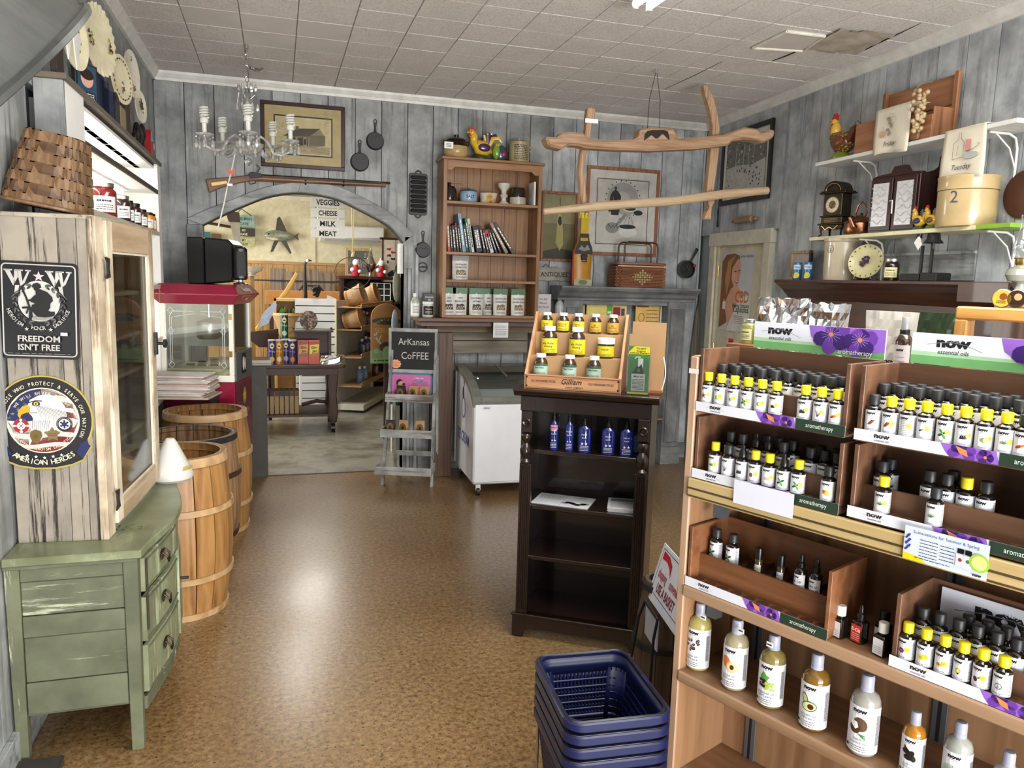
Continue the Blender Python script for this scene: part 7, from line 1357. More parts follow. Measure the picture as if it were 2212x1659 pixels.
def a_grape(d,r,l):
 q=random.Random(5); d.poly([(-r*.5,l*.66),(-r*.2,l*.80),(r*.05,l*.72),(r*.3,l*.70),(.05*r,l*.58),(-.25*r,l*.56)],LFG)
 for k in range(22): x=q.uniform(-.5,.0)*r; y=l*q.uniform(.42,.6); d.ell(x,y,r*.1,r*.1,H('3a1420',.4),9,up=(k==0))
 for k in range(22): x=q.uniform(.02,.6)*r; y=l*q.uniform(.40,.56); d.ell(x,y,r*.1,r*.1,H('9ab848',.4),9,up=(k==0))
def a_avo(d,r,l): d.ell(-r*.3,l*.66,r*.22,r*.42,H('3a5a28',.4),18,.4); d.ell(-r*.3,l*.66,r*.16,r*.34,H('c4cf88',.4),18,.4); d.ell(r*.05,l*.50,r*.56,r*.40,H('3a5a28',.4),22,.15); d.ell(r*.05,l*.50,r*.49,r*.33,H('d0d898',.4),22,.15); d.ell(r*.16,l*.5,r*.22,r*.22,H('4a1c18',.4),14)
def a_coco(d,r,l): d.ell(r*.1,l*.62,r*.46,r*.52,H('5a4232',.4),20,.4); d.ell(-r*.25,l*.53,r*.40,r*.42,H('4a3222',.4),20); d.poly([(-r*.62,l*.6),(-r*.55,l*.68),(-r*.1,l*.66),(0,l*.56),(-r*.2,l*.5)],H('e8e8e4',.4)); [d.line([(0,l*.42),(r*.5,l*(.30+.03*k))],r*.05,LDK if k%2 else LFG,up=(k==0)) for k in range(4)]
def a_joj(d,r,l):
 for k,(x,y) in enumerate(((-.3,.62),(.15,.58),(.3,.48),(-.1,.47),(0,.55))): d.ell(x*r,l*y,r*.38,r*.26,H('1c1614',.4),14,k,up=(k==0))
 d.poly([(-r*.45,l*.60),(-r*.5,l*.78),(-r*.1,l*.68)],H('1c1614',.4),up=False)
def a_palm(d,r,l):
 for k in range(22): a=.2+k*.13; d.line([(-r*.2,l*.42),(-r*.2+r*.9*math.cos(a),l*.42+r*1.1*math.sin(a))],r*.035,H('5a8a6a' if k%2 else '9ab8a4',.4),up=(k==0))
OY=lambda n,c:plain(n,c,.08,coat=.5,var=.05)
big('castor oil bottle with pale yellow oil, first on the lowest visible shelf',1509,1400,.060,OY('oil_castor',(.42,.36,.12)),.19,.0325,a_castor,('castor oil','100% pure'))
big('apricot oil bottle with a fruit label, second on the lowest visible shelf',1589,1420,.052,OY('oil_apricot',(.36,.31,.2)),.19,.0325,a_apricot,('apricot oil','100% pure'))
big('grapeseed oil bottle with a grapes label, third on the lowest visible shelf',1669,1440,.052,OY('oil_grape',(.22,.17,.05)),.19,.0325,a_grape,('grapeseed oil','100% pure'))
big('avocado oil bottle with dark golden oil on the lowest visible shelf',1762,1480,.047,OY('oil_avocado',(.19,.10,.015)),.19,.0325,a_avo,('avocado oil','100% pure'))
big('liquid coconut oil bottle with clear oil on the lowest visible shelf',1870,1525,.047,OY('oil_coconut',(.32,.31,.28)),.19,.0325,a_coco,('liquid','coconut oil'))
big('smaller jojoba oil bottle with amber oil on the lowest visible shelf',1975,1590,.050,OY('oil_jojoba',(.42,.17,.01)),.15,.0235,a_joj,('jojoba oil','100% pure'))
big('clear-topped bottle with a pale palm frond label on the lowest visible shelf',2073,1600,.050,OY('oil_palm',(.36,.37,.34)),.17,.0275,a_palm,('fractionated','coconut oil'))
big('last lowest-shelf bottle, only its grey cap in view at the lower right',2180,1640,.050,OY('oil_palm',(.36,.37,.34)),.15,.0255,a_palm,('oil',''))
for (px,x_) in ((1520,0),(1602,0),(1660,0)): pass
for n_,(px,py,dx) in enumerate(((1518,1333,0),(1600,1362,0),(1662,1392,0))):
 q=DS.onY(px,py,.022); tt=EF('price_sticker',('white price sticker on the castor oil bottle shoulder','white price sticker on the apricot oil bottle shoulder','white price sticker on the grapeseed oil bottle shoulder')[n_],'sticker',DS,q.x,.024,q.z-.008); BX('sticker',-.009,.009,-.0005,.0005,0,.013,WH,tt); D().scrib(-.007,.003,.007,.010,1,.004,INK,1).build('price',tt,loc=(0,-.0009,0))
FOIL=plain('foil',(.75,.75,.76),.18,1,bmp=.4,ns=25)
def foilbag(name,label,x,y,z,w,h,mat,seed,fr=DS,amp=.012):
 t=EF(name,label,'pouch',fr,x,y,z); r=random.Random(seed); n,m=14,12; vs=[];fs=[]
 for s in (-1,1):
  for j in range(m+1):
   for i in range(n+1):
    u,v=i/n,j/m; th=.022*math.sin(PI*u)*(1-v*.8)+.001; vs.append(((u-.5)*w*(1+.04*math.sin(v*7)),s*th+(r.uniform(-amp,amp)*(1 if 0<i<n else .2)),v*h+((r.uniform(-.004,.006) if amp>.01 else 0) if j==m else 0)))
 o=(n+1)*(m+1)
 for j in range(m):
  for i in range(n): a=j*(n+1)+i; fs+=[(a,a+1,a+n+2,a+n+1),(o+a,o+a+n+1,o+a+n+2,o+a+1)]
 for j in range(m): fs+=[(j*(n+1),(j+1)*(n+1),o+(j+1)*(n+1),o+j*(n+1)),(j*(n+1)+n,o+j*(n+1)+n,o+(j+1)*(n+1)+n,(j+1)*(n+1)+n)]
 for i in range(n): fs+=[(i,i+1,o+i+1,o+i),(m*(n+1)+i,m*(n+1)+i+1,o+m*(n+1)+i+1,o+m*(n+1)+i)]
 B().add(vs,fs).build('foil_body',mat,t,smooth=False); return t
t=E('back_gondola_top','narrow wooden counter behind the oil racks','counter',DS.w(0,GD+.03,0),DS.rz); BX('counter_top',-.10,1.3,0,.35,1.27,1.295,RKW,t,.002); BX('counter_front',-.08,1.28,.01,.03,0,1.27,GM,t); BX('counter_end',-.10,-.08,.01,.34,0,1.27,GM,t); BX('counter_end',1.26,1.28,.01,.34,0,1.27,GM,t)
def tp_(px,py,y): return DS.onY(px,py,y).x
ya=GD+.10
foilbag('foil_pouch','crumpled silver foil pouch, left one behind the NOW header card',tp_(1690,680,ya),ya,1.2955,.16,.27,FOIL,1)
foilbag('foil_pouch','creased foil pouch with a clear window, right one behind the NOW header card',tp_(1770,690,ya+.03),ya+.05,1.2955,.15,.26,FOIL,2)
t=foilbag('white_pouch','matt white NOW pouch standing between the two header cards',tp_(1922,730,ya),ya,1.2955,.13,.25,H('cfcac0',.5),3,amp=.002); D().text('now',.02,.12,.016,INK,bold=.08).scrib(.01,.02,.05,.1,6,.003,TG,1).build('printed_label',t,loc=(0,-.03,0))
foilbag('green_pouch','dark green pouch behind the white NOW pouch',tp_(2010,720,ya+.08),ya+.10,1.2955,.12,.25,H('24361f',.35),4,amp=.003)
t=EF('spray_bottle','amber spray bottle with a clear cap between the two header cards','bottle',DS,tp_(1945,740,.215),.195,1.0,0); t.location=DS.w(tp_(1945,760,GD+.05),GD+.065,1.4005)
rb=EF('wooden_block','small wooden block under the amber spray bottle','block',DS,tp_(1945,760,GD+.05),GD+.065,1.2955); BX('block_body',-.03,.03,-.03,.03,0,.1045,RKW,rb,.002)
B().lathe([(0,0),(.019,0),(.020,.003),(.020,.075),(.014,.088),(.010,.092),(0,.092)],20).build('bottle_body',BRN,t); B().lathe([(.0115,.088),(.0115,.102),(.008,.105),(.008,.118),(0,.118)],20).build('sprayer',BLK,t); B().lathe([(.0095,.103),(.0095,.132),(.008,.134),(0,.134)],18).build('clear_cap',plain('clear_cap',(.35,.35,.36),.15,coat=.5),t); D(.0002).rect(-.025,0,.025,.06,H('d8d0d0',.4)).text('now',0,.045,.010,INK,bold=.08).scrib(-.012,.015,.012,.035,2,.001,TG,3).build('printed_label',t,.0204,loc=(0,0,.005))
# == right wall shelves and what stands on them
def rq(px,py,y=0): return RW.onY(px,py,y)
def rz_(px,py,z): return RW.onZ(px,py,z)
def wshelf(label,l,r,z,dp,mat,brk,mat2=None,split=None):
 t=EF('wall_shelf',label,'shelf',RW,0,0,0);
 if split: BX('board',l,split,-dp,-.001,z-.022,z,mat,t,.002); BX('board',split,r,-dp,-.001,z-.022,z,mat2,t,.002)
 else: BX('board',l,r,-dp,-.001,z-.022,z,mat,t,.002)
 for x in brk: B().tube([(x,-.012,z-.30),(x,-.014,z-.10),(x,-.03,z-.05),(x,-.07,z-.032),(x,-dp*.85,z-.03)],.006,7).tube([(x,-.012,z-.20),(x,-.06,z-.10),(x,-dp*.7,z-.03)],.004,6).build('bracket',WHS,t)
 return t
WHS=H('dcdcd6',.4,var=.03)
L1=rq(1761,352,-.22); R1=rq(2195,280,-.22)
Z1=L1.z; wshelf('upper white wall shelf on the right wall',L1.x,R1.x,Z1,.22,WHS,(rq(1896,400,0).x,R1.x-.18))
L2=rq(1748,513,-.22); R2=rq(2183,488,-.22); Z2=L2.z
wshelf('lower cream wall shelf with a lime green end on the right wall',L2.x,R2.x,Z2,.22,H('ddd8b0',.4),(L2.x+.45,R2.x-.16),H('7fa82a',.4),rq(2107,490,-.22).x)
def RT(name,label,cat,px,py,y,z,rz=0,group=None): return EF(name,label,cat,RW,rq(px,py,y).x,y,z,rz,group)
HEN=plain('hen_yellow',(.70,.42,.05),.25,coat=.5); m_,nt,b_=newmat('hen_feathers'); mp=coords(nt,(60,60,60)); v=nd(nt,'ShaderNodeTexVoronoi'); nt.links.new(mp.outputs[0],v.inputs[0]); v.inputs['Scale'].default_value=1.2; r=ramp(nt,v.outputs[0],[(.2,hx('c8a060')),(.5,hx('5a3818'))]); nt.links.new(r.outputs[0],b_.inputs[0]); b_.inputs['Roughness'].default_value=.3
rooster('ceramic_hen','ceramic hen with yellow neck at the left end of the upper wall shelf',RW,rq(1818,320,-.13).x,-.13,Z1+.0005,1.42,m_,HEN,H('6a3a20',.3),H('7a8a30',.3),0,-1,kind='h')
CRW=wood('crate_pine',(.24,.095,.04),(.38,.17,.08),'x',1,.5); CRZ=wood('crate_pine_z',(.24,.095,.04),(.38,.17,.08),'z',1,.5)
t=EF('plank_box','open reddish wooden box with a wire handle beside the hen on the upper wall shelf','box',RW,rq(1845,320,-.2).x,-.20,Z1+.0005); bw=.22
for (a,b_2,c,e) in ((0,bw,0,.012),(0,bw,.158,.17),(0,.012,.012,.158),(bw-.012,bw,.012,.158)): BX('box_side',a,b_2,c,e,0,.175,CRW,t,.002)
BX('box_floor',.012,bw-.012,.012,.158,0,.01,CRW,t); B().sph(.13,.09,.165,.075,.055,.045,16,10).build('dark_felt_lump',H('20262c',.8),t); B().tube([(.005,.0,.16),(-.0,-.01,.19),(.01,.0,.2),(.02,.02,.18)],.002,6).build('wire_handle',IRON,t)
a=rq(1900,260,-.19); c=rq(2085,160,-.05);
t=EF('seed_box','pine seed box with a raised plank back and small drawer on the upper wall shelf','box',RW,rq(1912,260,-.03).x,-.03,Z1+.0005)
x1=rq(2075,160,-.03).x-rq(1912,260,-.03).x;
zb=rq(1912,210,-.03).z-Z1; zt=rq(2075,155,-.03).z-Z1; hh=(zb+zt)/2
BX('back_plank',0,x1,.0,.012,0,hh*.55,CRW,t,.002); BX('back_plank',0,x1,.0,.012,hh*.56,hh,CRW,t,.002); BX('batten',-.012,.02,-.02,.0,.0,hh+.01,CRZ,t,.003); BX('batten',x1-.02,x1+.012,-.02,.0,0,hh+.01,CRZ,t,.003)
BX('lower_front',-.0,x1,-.15,-.14,0,.13,CRW,t,.002); BX('lower_end',x1-.012,x1,-.14,-.0,0,.17,CRZ,t,.002); BX('lower_end',0,.012,-.14,0,0,.14,CRZ,t,.002); BX('drawer',x1*.55,x1*.86,-.165,-.15,.01,.16,wood('drawer_pine',(.34,.18,.08),(.48,.28,.14),'x',1,.5),t,.003); B().at(x1*.7,-.165,.09,90).cyl(.004,0,.008,8).build('pull',IRON,t)
t=EF('bead_bunch','bunch of pale wooden beads hanging over the seed box','beads',RW,rq(1985,240,-.22).x,-.225,Z1+.10); q=random.Random(3); BD=H('b8a07a',.35); n_=0
for k in range(44):
 v=k/44; w_=.055*(1-v)**.8+.008; B().sph(q.uniform(-w_,w_),q.uniform(-.018,.018),.16-.22*v,.0125,n=10,k=6).build('bead',BD,t)
B().tube([(-.03,.0,.17),(-.0,.01,.20),(.045,.03,.19)],.003,6).build('raffia_tie',H('8a7a5a',.8),t)
TW=H('d8d0bc',.85,var=.04)
def towel(label,cx,cz,w,h,y,day,seed,kind,taper=0):
 t=EF('dish_towel',label,'towel',RW,cx,y,cz); b=B(); vs=[];fs=[];n,m=12,10
 for j in range(m+1):
  for i in range(n+1): u,v=i/n,j/m; vs.append(((u-.5)*w*(1+taper*(1-v)),-.006*math.sin(u*9+v*3)*(1-v)-.002,(v-1)*h+.008*math.sin(u*5)*(1-v)))
 for j in range(m):
  for i in range(n): a=j*(n+1)+i; fs.append((a,a+1,a+n+2,a+n+1))
 b.add(vs,fs); k=len(b.v); b.add([(-.5*w,0,0),(.5*w,0,0),(.5*w,.12,.004),(-.5*w,.12,.004)],[(0,1,2,3)]); o=b.build('cloth',TW,t); md=o.modifiers.new('s','SOLIDIFY'); md.thickness=.003
 d=D(.0002); d.text(day,-.0*w,-h*.84,h*.15,INK,shear=.3)
 if kind==0:
  for k in range(5): d.ell(-.02+.012*(k%3),-h*(.25+.08*k),.014,.009,H('8a8478',.7),10,k,up=(k==0));
  d.ring(0,-h*.2,.02,.012,.001,INK); d.ring(.01,-h*.3,.03,.02,.001,INK,up=False); d.rect(-w*.3,-h*.62,-w*.15,-h*.5,H('c99a80',.7)); d.ring(-w*.22,-h*.45,.006,.014,.0012,INK)
 else:
  d.line([(-w*.22,-h*.62),(-w*.22,-h*.3),(-w*.1,-h*.22),(-w*.1,-h*.1),(-w*.04,-h*.1),(-w*.04,-h*.22),(w*.04,-h*.3),(w*.04,-h*.6),(-w*.22,-h*.62)],.002,INK); d.rect(w*.08,-h*.48,w*.2,-h*.26,H('c98a84',.7)); d.ell(w*.22,-h*.58,w*.18,h*.07,H('a8b0a8',.7),18); d.line([(w*.1,-h*.5),(w*.3,-h*.46),(w*.42,-h*.38),(w*.36,-h*.36)],.002,INK); d.line([(-w*.12,-h*.55),(-w*.1,-h*.35)],.0015,INK)
 d.build('towel_print',t,loc=(0,-.0105,0)); return t
a=rq(1893,240,-.232); c=rq(1962,330,-.232); towel('cream dish towel lettered Friday hanging over the upper wall shelf boxes',(a.x+rq(1967,235,-.232).x)/2,a.z,abs(rq(1967,235,-.232).x-a.x),a.z-rq(1925,330,-.232).z,-.228,'Friday',1,0)
a=rq(2040,285,-.235); c=rq(2128,275,-.235); towel('cream dish towel lettered Tuesday hanging from the upper wall shelf over the crock',(a.x+c.x)/2,Z1+.006,abs(c.x-a.x),Z1-rq(2075,385,-.235).z,-.226,'Tuesday',2,1,.1)
CLK=H('33291c',.35,metal=.55,var=.25);
t=RT('mantel_clock','dark bronze mantel clock with arched top on scrolled feet, lower wall shelf','clock',1805,490,-.12,Z2+.0005,16); s=1
w_=.115
for x in (-.07,.07):
 for y in (-.04,.04): B().tube([(x,y,.055),(x*1.12,y*1.1,.035),(x*1.02,y,.018),(x*1.25,y*1.2,.002)],[.008,.007,.006,.007],7).build('scroll_foot',CLK,t)
for (z0_,z1_,w2,d2) in ((.05,.075,.085,.055),(.075,.085,.095,.062),(.085,.125,.078,.05),(.125,.133,.088,.056),(.133,.27,.068,.048),(.27,.28,.098,.06),(.28,.288,.09,.055)): BX('clock_case',-w2,w2,-d2,d2,z0_,z1_,CLK,t,.003)
B().prism([(-.078,.288)]+[(.07*math.cos(R(a)),.288+.06*math.sin(R(a))) for a in range(180,-1,-15)]+[(.078,.288)],-.05,.05,'y').build('arched_hood',CLK,t,.003)
for k in range(3): B().tube([((.066-.012*k)*math.cos(R(a)),-.052,.288+(.056-.012*k)*math.sin(R(a))) for a in range(0,181,15)],.003,6).build('arch_moulding',BRASS if k==1 else CLK,t)
d=D(.0004); d.ell(0,.2,.052,.052,H('8a6f3a',.3,metal=.6),32); d.ell(0,.2,.046,.046,H('d0c8b0',.4),32); d.ell(0,.2,.026,.026,H('6a5a3a',.4,metal=.5),28)
for k,n in enumerate(('XII','I','II','III','IV','V','VI','VII','VIII','IX','X','XI')): d.text(n,.036*math.sin(k*PI/6),.2+.036*math.cos(k*PI/6)-.004,.011,INK,up=(k==0),sx=.7,bold=.02)
d.line([(0,.2),(.022,.213)],.0025,INK); d.line([(0,.2),(-.004,.178)],.003,INK,up=False); d.scrib(-.05,.09,.05,.12,3,.004,H('8a6f3a',.3,metal=.6),3); d.build('dial',t,loc=(0,-.0485,0))
B().tube([(-.06,-.056,.07),(-.03,-.06,.045),(0,-.058,.06),(.03,-.06,.045),(.06,-.056,.07)],.005,6).build('scroll_apron',BRASS,t)
COP=plain('old_copper',(.30,.13,.07),.3,1,var=.3)
t=RT('copper_kettle','squat old copper kettle with an arched handle beside the clock','kettle',1858,490,-.13,Z2+.0005)
B().lathe([(0,0),(.085,0),(.092,.01),(.094,.04),(.09,.075),(.075,.088),(.05,.105),(.02,.115),(.01,.12),(.012,.13),(0,.135)],28).build('kettle_body',COP,t); B().tube([(-.03,.0,.10),(-.05,0,.13),(-.03,0,.18),(.0,0,.2),(.03,0,.18),(.05,0,.13),(.03,0,.10)],.005,7).build('handle',COP,t); B().tube([(.04,-.05,.03),(.05,-.09,.05),(.045,-.105,.09),(.04,-.11,.10)],[.022,.018,.012,.009],10).build('spout',COP,t); B().lathe([(.093,.07),(.097,.074),(.093,.078)],28).build('seam',COP,t)
MHG=H('2e100c',.3); PRS=plain('embossed_tin',(.62,.62,.64),.35,.4,bmp=1,ns=60)
t=RT('tin_front_cupboard','small mahogany cupboard with embossed white tin doors on the lower wall shelf','cupboard',1942,490,-.125,Z2+.0005,8); w_=.165
BX('case',-w_,w_,-.06,.06,0,.31,MHG,t,.003); B().prism([(-w_,.31),(w_,.31),(w_,.32),(.1,.325),(.075,.36),(.06,.365),(-.02,.365),(-.03,.35),(-.04,.33),(-.12,.325),(-w_,.315)],-.055,-.045,'y').build('crest',MHG,t,.002,smooth=False)
for s in (-1,1):
 dd=BX('door',min(s*.005,s*(w_-.01)),max(s*.005,s*(w_-.01)),-.072,-.06,.01,.30,MHG,t,.002); BX('tin_panel',min(s*.028,s*(w_-.03)),max(s*.028,s*(w_-.03)),-.075,-.072,.035,.275,PRS,dd)
 for k in range(6): B().tube([(s*(.04+.1*u/8)+0,-.076,.06+.037*k+.012*math.sin(u*1.2+k*2)) for u in range(9)],.003,5).build('embossed_scroll',PRS,dd)
B().tube([(-.01,-.078,.17),(.01,-.08,.175),(.012,-.08,.10)],.004,6).build('latch',WHS,t)
t=RT('cutting_board','dark brown paddle board with a stub handle leaning behind the rooster pair','board',2000,480,-.03,Z2+.0005); B().prism([(-.07,0),(.10,0),(.10,.34),(.098,.40),(.085,.415),(.066,.40),(.06,.35),(.03,.335),(-.03,.33),(-.055,.345),(-.07,.31)],-.01,.01,'y').build('board',H('260c0a',.4),t,.003,smooth=False)
rooster('rooster_figurine','small ceramic rooster facing left on the lower wall shelf, left one of the pair',RW,rq(1985,478,-.17).x,-.17,Z2+.0005,.62,YG,HEN,H('2c3a5a',.3),H('3a5a50',.3),0,-1)
rooster('rooster_figurine','small ceramic rooster facing left on the lower wall shelf, right one of the pair',RW,rq(2012,476,-.18).x,-.18,Z2+.0005,.60,YG,YG,H('6a5430',.3),H('4a6a3a',.3),0,-1)
STO=plain('stoneware_buff',hx('b39c70'),.3,coat=.4,var=.12,ns=6)
t=RT('lidded_crock','large buff stoneware crock with a dark band and the number 2, lower wall shelf','crock',2084,480,-.15,Z2+.0005); rC=.155; hC=rq(2084,385,-.14).z-Z2
rC=min(.135,abs(rq(2142,430,-.14).x-rq(2026,430,-.14).x)/2*.98); B().lathe([(0,0),(rC*.97,0),(rC,.01),(rC,hC*.70),(rC*1.0,hC*.71)],40).build('crock_body',STO,t); B().lathe([(rC*.99,hC*.70),(rC*.99,hC*.715)],40).build('dark_joint',INK,t); B().lathe([(rC*1.02,hC*.72),(rC*1.02,hC*.93),(rC*1.04,hC*.95),(rC*1.04,hC*.99),(rC*.98,hC),(0,hC)],40).build('lid_band',STO,t); D().text('2',-.04,hC*.45,.085,H('3a4a5a',.5),bold=.0).build('painted_numeral',t,rC+.0008,rot=(0,0,R(38)))  # dark ring in the joint between crock wall and lid
MT=Fr(*(RW.w(0,0)[:2]),-93.2); ML_=rq(1672,605,-.25); MR_=rq(2185,607,-.25); ZM=(ML_.z+MR_.z)/2
DM=wood('dark_mantel',(.045,.017,.011),(.085,.035,.022),'x',1,.35,.2); DMZ=wood('dark_mantel_z',(.045,.017,.011),(.085,.035,.022),'z',1,.35,.2)
t=EF('dark_mantelpiece','long dark reddish wooden mantelpiece along the right wall with a scalloped apron','mantelpiece',RW,0,0,0)
mx0,mx1=ML_.x,MR_.x; md_=.25
B().prism([(-md_,ZM-.018),(-md_,ZM),(-.001,ZM),(-.001,ZM-.13),(-md_+.13,ZM-.13),(-md_+.09,ZM-.09),(-md_+.06,ZM-.06),(-md_+.02,ZM-.03)],mx0,mx1,'x').build('cornice_shelf',DM,t,.003,smooth=False)
ax0,ax1=rq(1730,660,-.12).x,mx1-.05; n=40; low=[]
for k in range(n+1): u=k/n; low.append((ax0+(ax1-ax0)*u,ZM-.30-.02*math.cos(u*4*PI)-.03*abs(math.sin(u*4*PI))+(.05*math.exp(-((u-.5)/.12)**2))))
B().prism(low+[(ax1,ZM-.13),(ax0,ZM-.13)],-.12,-.10,'y').build('scalloped_apron',DM,t,.002,smooth=False); BX('upright',mx1-.16,mx1-.05,-.12,-.001,0,ZM-.13,DMZ,t,.003); BX('upright',ax0-.02,ax0+.07,-.12,-.001,0,ZM-.13,DMZ,t,.003); BX('break_block',rq(2070,610,-.26).x,mx1,-md_-.012,-md_,ZM-.10,ZM-.0,DM,t,.003)
def MTt(name,label,cat,px,py,y,rz=0): return RT(name,label,cat,px,py,y,ZM+.0005,rz)
t=MTt('framed_mirror','gilt framed stone-patterned panel at the left end of the dark mantelpiece','picture',1728,600,-.10); GLT=wood('gilt',(.25,.17,.06),(.5,.38,.18),'z',2,.4); w2,h2=.115,.20
for (a,b_2,c,e) in ((-w2,w2,h2-.02,h2),(-w2,w2,0,.02),(-w2,-w2+.02,.02,h2-.02)): BX('frame_rail',a,b_2,-.01,.012,c,e,GLT,t,.003)
BX('frame_rail',w2-.02,w2,-.01,.012,0,h2,H('2a1a14',.4),t,.003); BX('panel',-w2+.02,w2-.02,0,.006,.02,h2-.02,paint('marble_panel',hx('a89c98'),hx('5a4a48'),'x',.6,.1,.3,5),t)
for k,px in enumerate((1722,1745)):
 t=MTt('drink_can','%s blue and white drink can before the gilt panel on the mantelpiece'%(('left','right')[k]),'can',px,600,-.16,40); B().lathe([(0,0),(.024,0),(.028,.006),(.028,.11),(.024,.118),(0,.118)],22).build('can_body',H('2f7fc0',.25,metal=.2),t); D(.0002).rect(-.03,.07,.03,.1,H('d8e4ee',.3)).text('Vita',0,.078,.02,INK,bold=.04).ell(.0,.03,.02,.02,YEL).ell(-.012,.02,.012,.012,H('d0d8a0',.4),12).build('can_print',t,.0284)
CRK=plain('stoneware_cream',hx('b8ac94'),.25,coat=.4,var=.08,ns=5)
t=MTt('open_crock','tall cream salt-glazed crock stamped 2 on the dark mantelpiece','crock',1815,600,-.135); rK=.108; B().lathe([(0,0),(rK*.93,0),(rK*.95,.01),(rK,.2),(rK,.235),(rK*1.05,.24),(rK*1.05,.258),(rK*.93,.26),(rK*.9,.03),(0,.03)],40).build('crock_body',CRK,t); D(.0002).ring(-.055,.19,.024,.024,.002,INK).ring(-.055,.19,.019,.019,.0008,INK,up=False).text('2',-.055,.178,.03,INK,bold=.02).build('stamp',t,rK*1.002,rot=(0,0,R(42)))
t=MTt('grape_plate','cream plate painted with purple grapes leaning on a wire stand, dark mantelpiece','plate',1872,598,-.14,28);
pl_=B().at(0,-.02,.112,78).lathe([(0,.002),(.065,.002),(.08,.008),(.102,.016),(.104,.012),(.08,.002),(0,-.004)],40).build('dish',H('c4bd90',.25),t); d=D(.0003); q=random.Random(9)
for k in range(26): a_2=q.uniform(0,6.28); rr=q.uniform(0,.03); d.ell(rr*math.cos(a_2),rr*math.sin(a_2)*1.2-.004,.008,.008,H('3a2440' if k%3 else '5a4a5a',.4),9,up=(k%9==0))
for k in range(18): d.ell(.09*math.cos(k*.35),.09*math.sin(k*.35),.006,.004,H('3a2a24' if k%2 else '7a7a4a',.4),7,k*.35,up=(k==0))
o=d.build('painted_grapes',t,loc=(0,-.0260,.1125),rot=(R(-12),0,0)); o.location=(0,-.036,.114)
for s in (-1,1): B().tube([(s*.045,-.06,.03),(s*.05,-.062,.012),(s*.05,.0,.003),(s*.035,.03,.003),(s*.02,.01,.11)],.003,6).build('wire_stand',H('8a8a84',.3),t)
jar('dark preserve jar with a cream label on the dark mantelpiece',tuple(RW.w(rq(1925,598,-.17).x,-.17,ZM+.0005)),.042,.125,plain('black_jam',(.015,.005,.006),.1,coat=1),SIL,H('d8d09a',.5),rz=RW.rz+R(40),txt='Muscadine')
t=MTt('bell_stand','black iron bell and star on rods with a paper tag, dark mantelpiece','bell',2000,598,-.16)
BX('base_block',-.14,.0,-.05,.05,0,.04,H('121412',.5),t,.003); BX('base_block',.005,.12,-.045,.05,0,.045,H('121412',.5),t,.003)
for (x,h_) in ((-.04,.19),(.03,.21)): BX('rod',x-.007,x+.007,-.01,.004,.04,h_,IRON,t,.001)
B().lathe([(.05,0),(.046,.006),(.034,.02),(.03,.05),(.02,.062),(0,.066)],20).build('bell',IRON,t,loc=(.05,-.02,.20)); B().cyl(.009,-.03,.0,8).build('clapper',IRON,t,loc=(.05,-.02,.20)); B().tube([(.05,-.02,.265),(.03,-.02,.30),(.05,-.02,.335),(.07,-.02,.30),(.055,-.02,.275)],.008,7).tube([(.04,-.02,.30),(.08,-.02,.345),(.095,-.02,.33)],.006,6).build('cast_scroll',IRON,t)
B().tube([(.03,-.02,.28),(-.03,-.02,.275),(-.05,-.02,.262)],.008,7).build('arm',IRON,t); B().prism([(-.05+.026*(1 if i%2==0 else .45)*math.sin(PI*i/5),.25+.026*(1 if i%2==0 else .45)*math.cos(PI*i/5)) for i in range(10)],-.03,-.015,'y').build('star',IRON,t)
B().prism([(-.06,.205),(-.025,.165),(.0,.195),(-.02,.235),(-.034,.236)],-.045,-.044,'y').build('paper_tag',WH,t,loc=(0,0,-.0)); B().tube([(-.03,-.04,.228),(-.03,-.03,.26),(-.01,-.03,.27)],.0012,5).build('tag_string',WHS,t)
t=MTt('oil_lamp','glass oil lamp with ribbed font and clear chimney at the right edge','oil lamp',2203,600,-.17) if False else EF('oil_lamp','glass oil lamp with ribbed font and clear chimney at the right edge','oil lamp',RW,rq(2206,600,-.30).x,-.30,ZM-.075)
LGL=plain('lamp_glass_tint',(.35,.36,.30),.08,coat=.6); B().lathe([(0,0),(.055,0),(.058,.01),(.025,.03),(.018,.06),(.022,.07)],24).build('foot',LGL,t); B().lathe([(.02,.07),(.05,.08),(.062,.105),(.055,.13),(.03,.145),(.02,.15)],32,rib=.04).build('font',LGL,t); B().lathe([(.024,.148),(.028,.155),(.028,.175),(.034,.178),(.034,.182)],24,rib=.05).build('burner',BRASS,t); B().lathe([(.024,.18),(.04,.205),(.046,.23),(.036,.27),(.026,.31),(.025,.37)],24).build('chimney',pane('chimney_glass',(.97,.98,.98),.15),t)
t=EF('lamp_stand_box','dark wooden block under the oil lamp beyond the mantel end','box',RW,rq(2206,600,-.30).x,-.30,0); BX('block',-.06,.09,-.07,.07,0,ZM-.0755,DMZ,t,.003)
q=rq(2216,420,0); t=EF('round_board','brown round wooden plaque on the right wall, cut by the right edge','plaque',RW,q.x,-.002,q.z); B().at(0,-.018,0,-90).lathe([(0,0),(.105,0),(.115,.006),(.115,.014),(0,.016)],36).build('disc',H('4a2a20',.5),t)
t=RT('rolling_pin','old wooden rolling pin hung flat on the right wall above the door','rolling pin',1607,475,-.03,rq(1607,475,-.03).z); B().at(0,0,0,0,90+0).lathe([(0,-.185),(.013,-.18),(.014,-.14),(.009,-.125),(.024,-.12),(.026,-.1),(.026,.1),(.024,.12),(.009,.125),(.014,.14),(.013,.18),(0,.185)],18).build('pin',wood('pin_wood',(.22,.13,.07),(.36,.23,.13),'x',1,.5),t); t.rotation_euler.y=R(0)
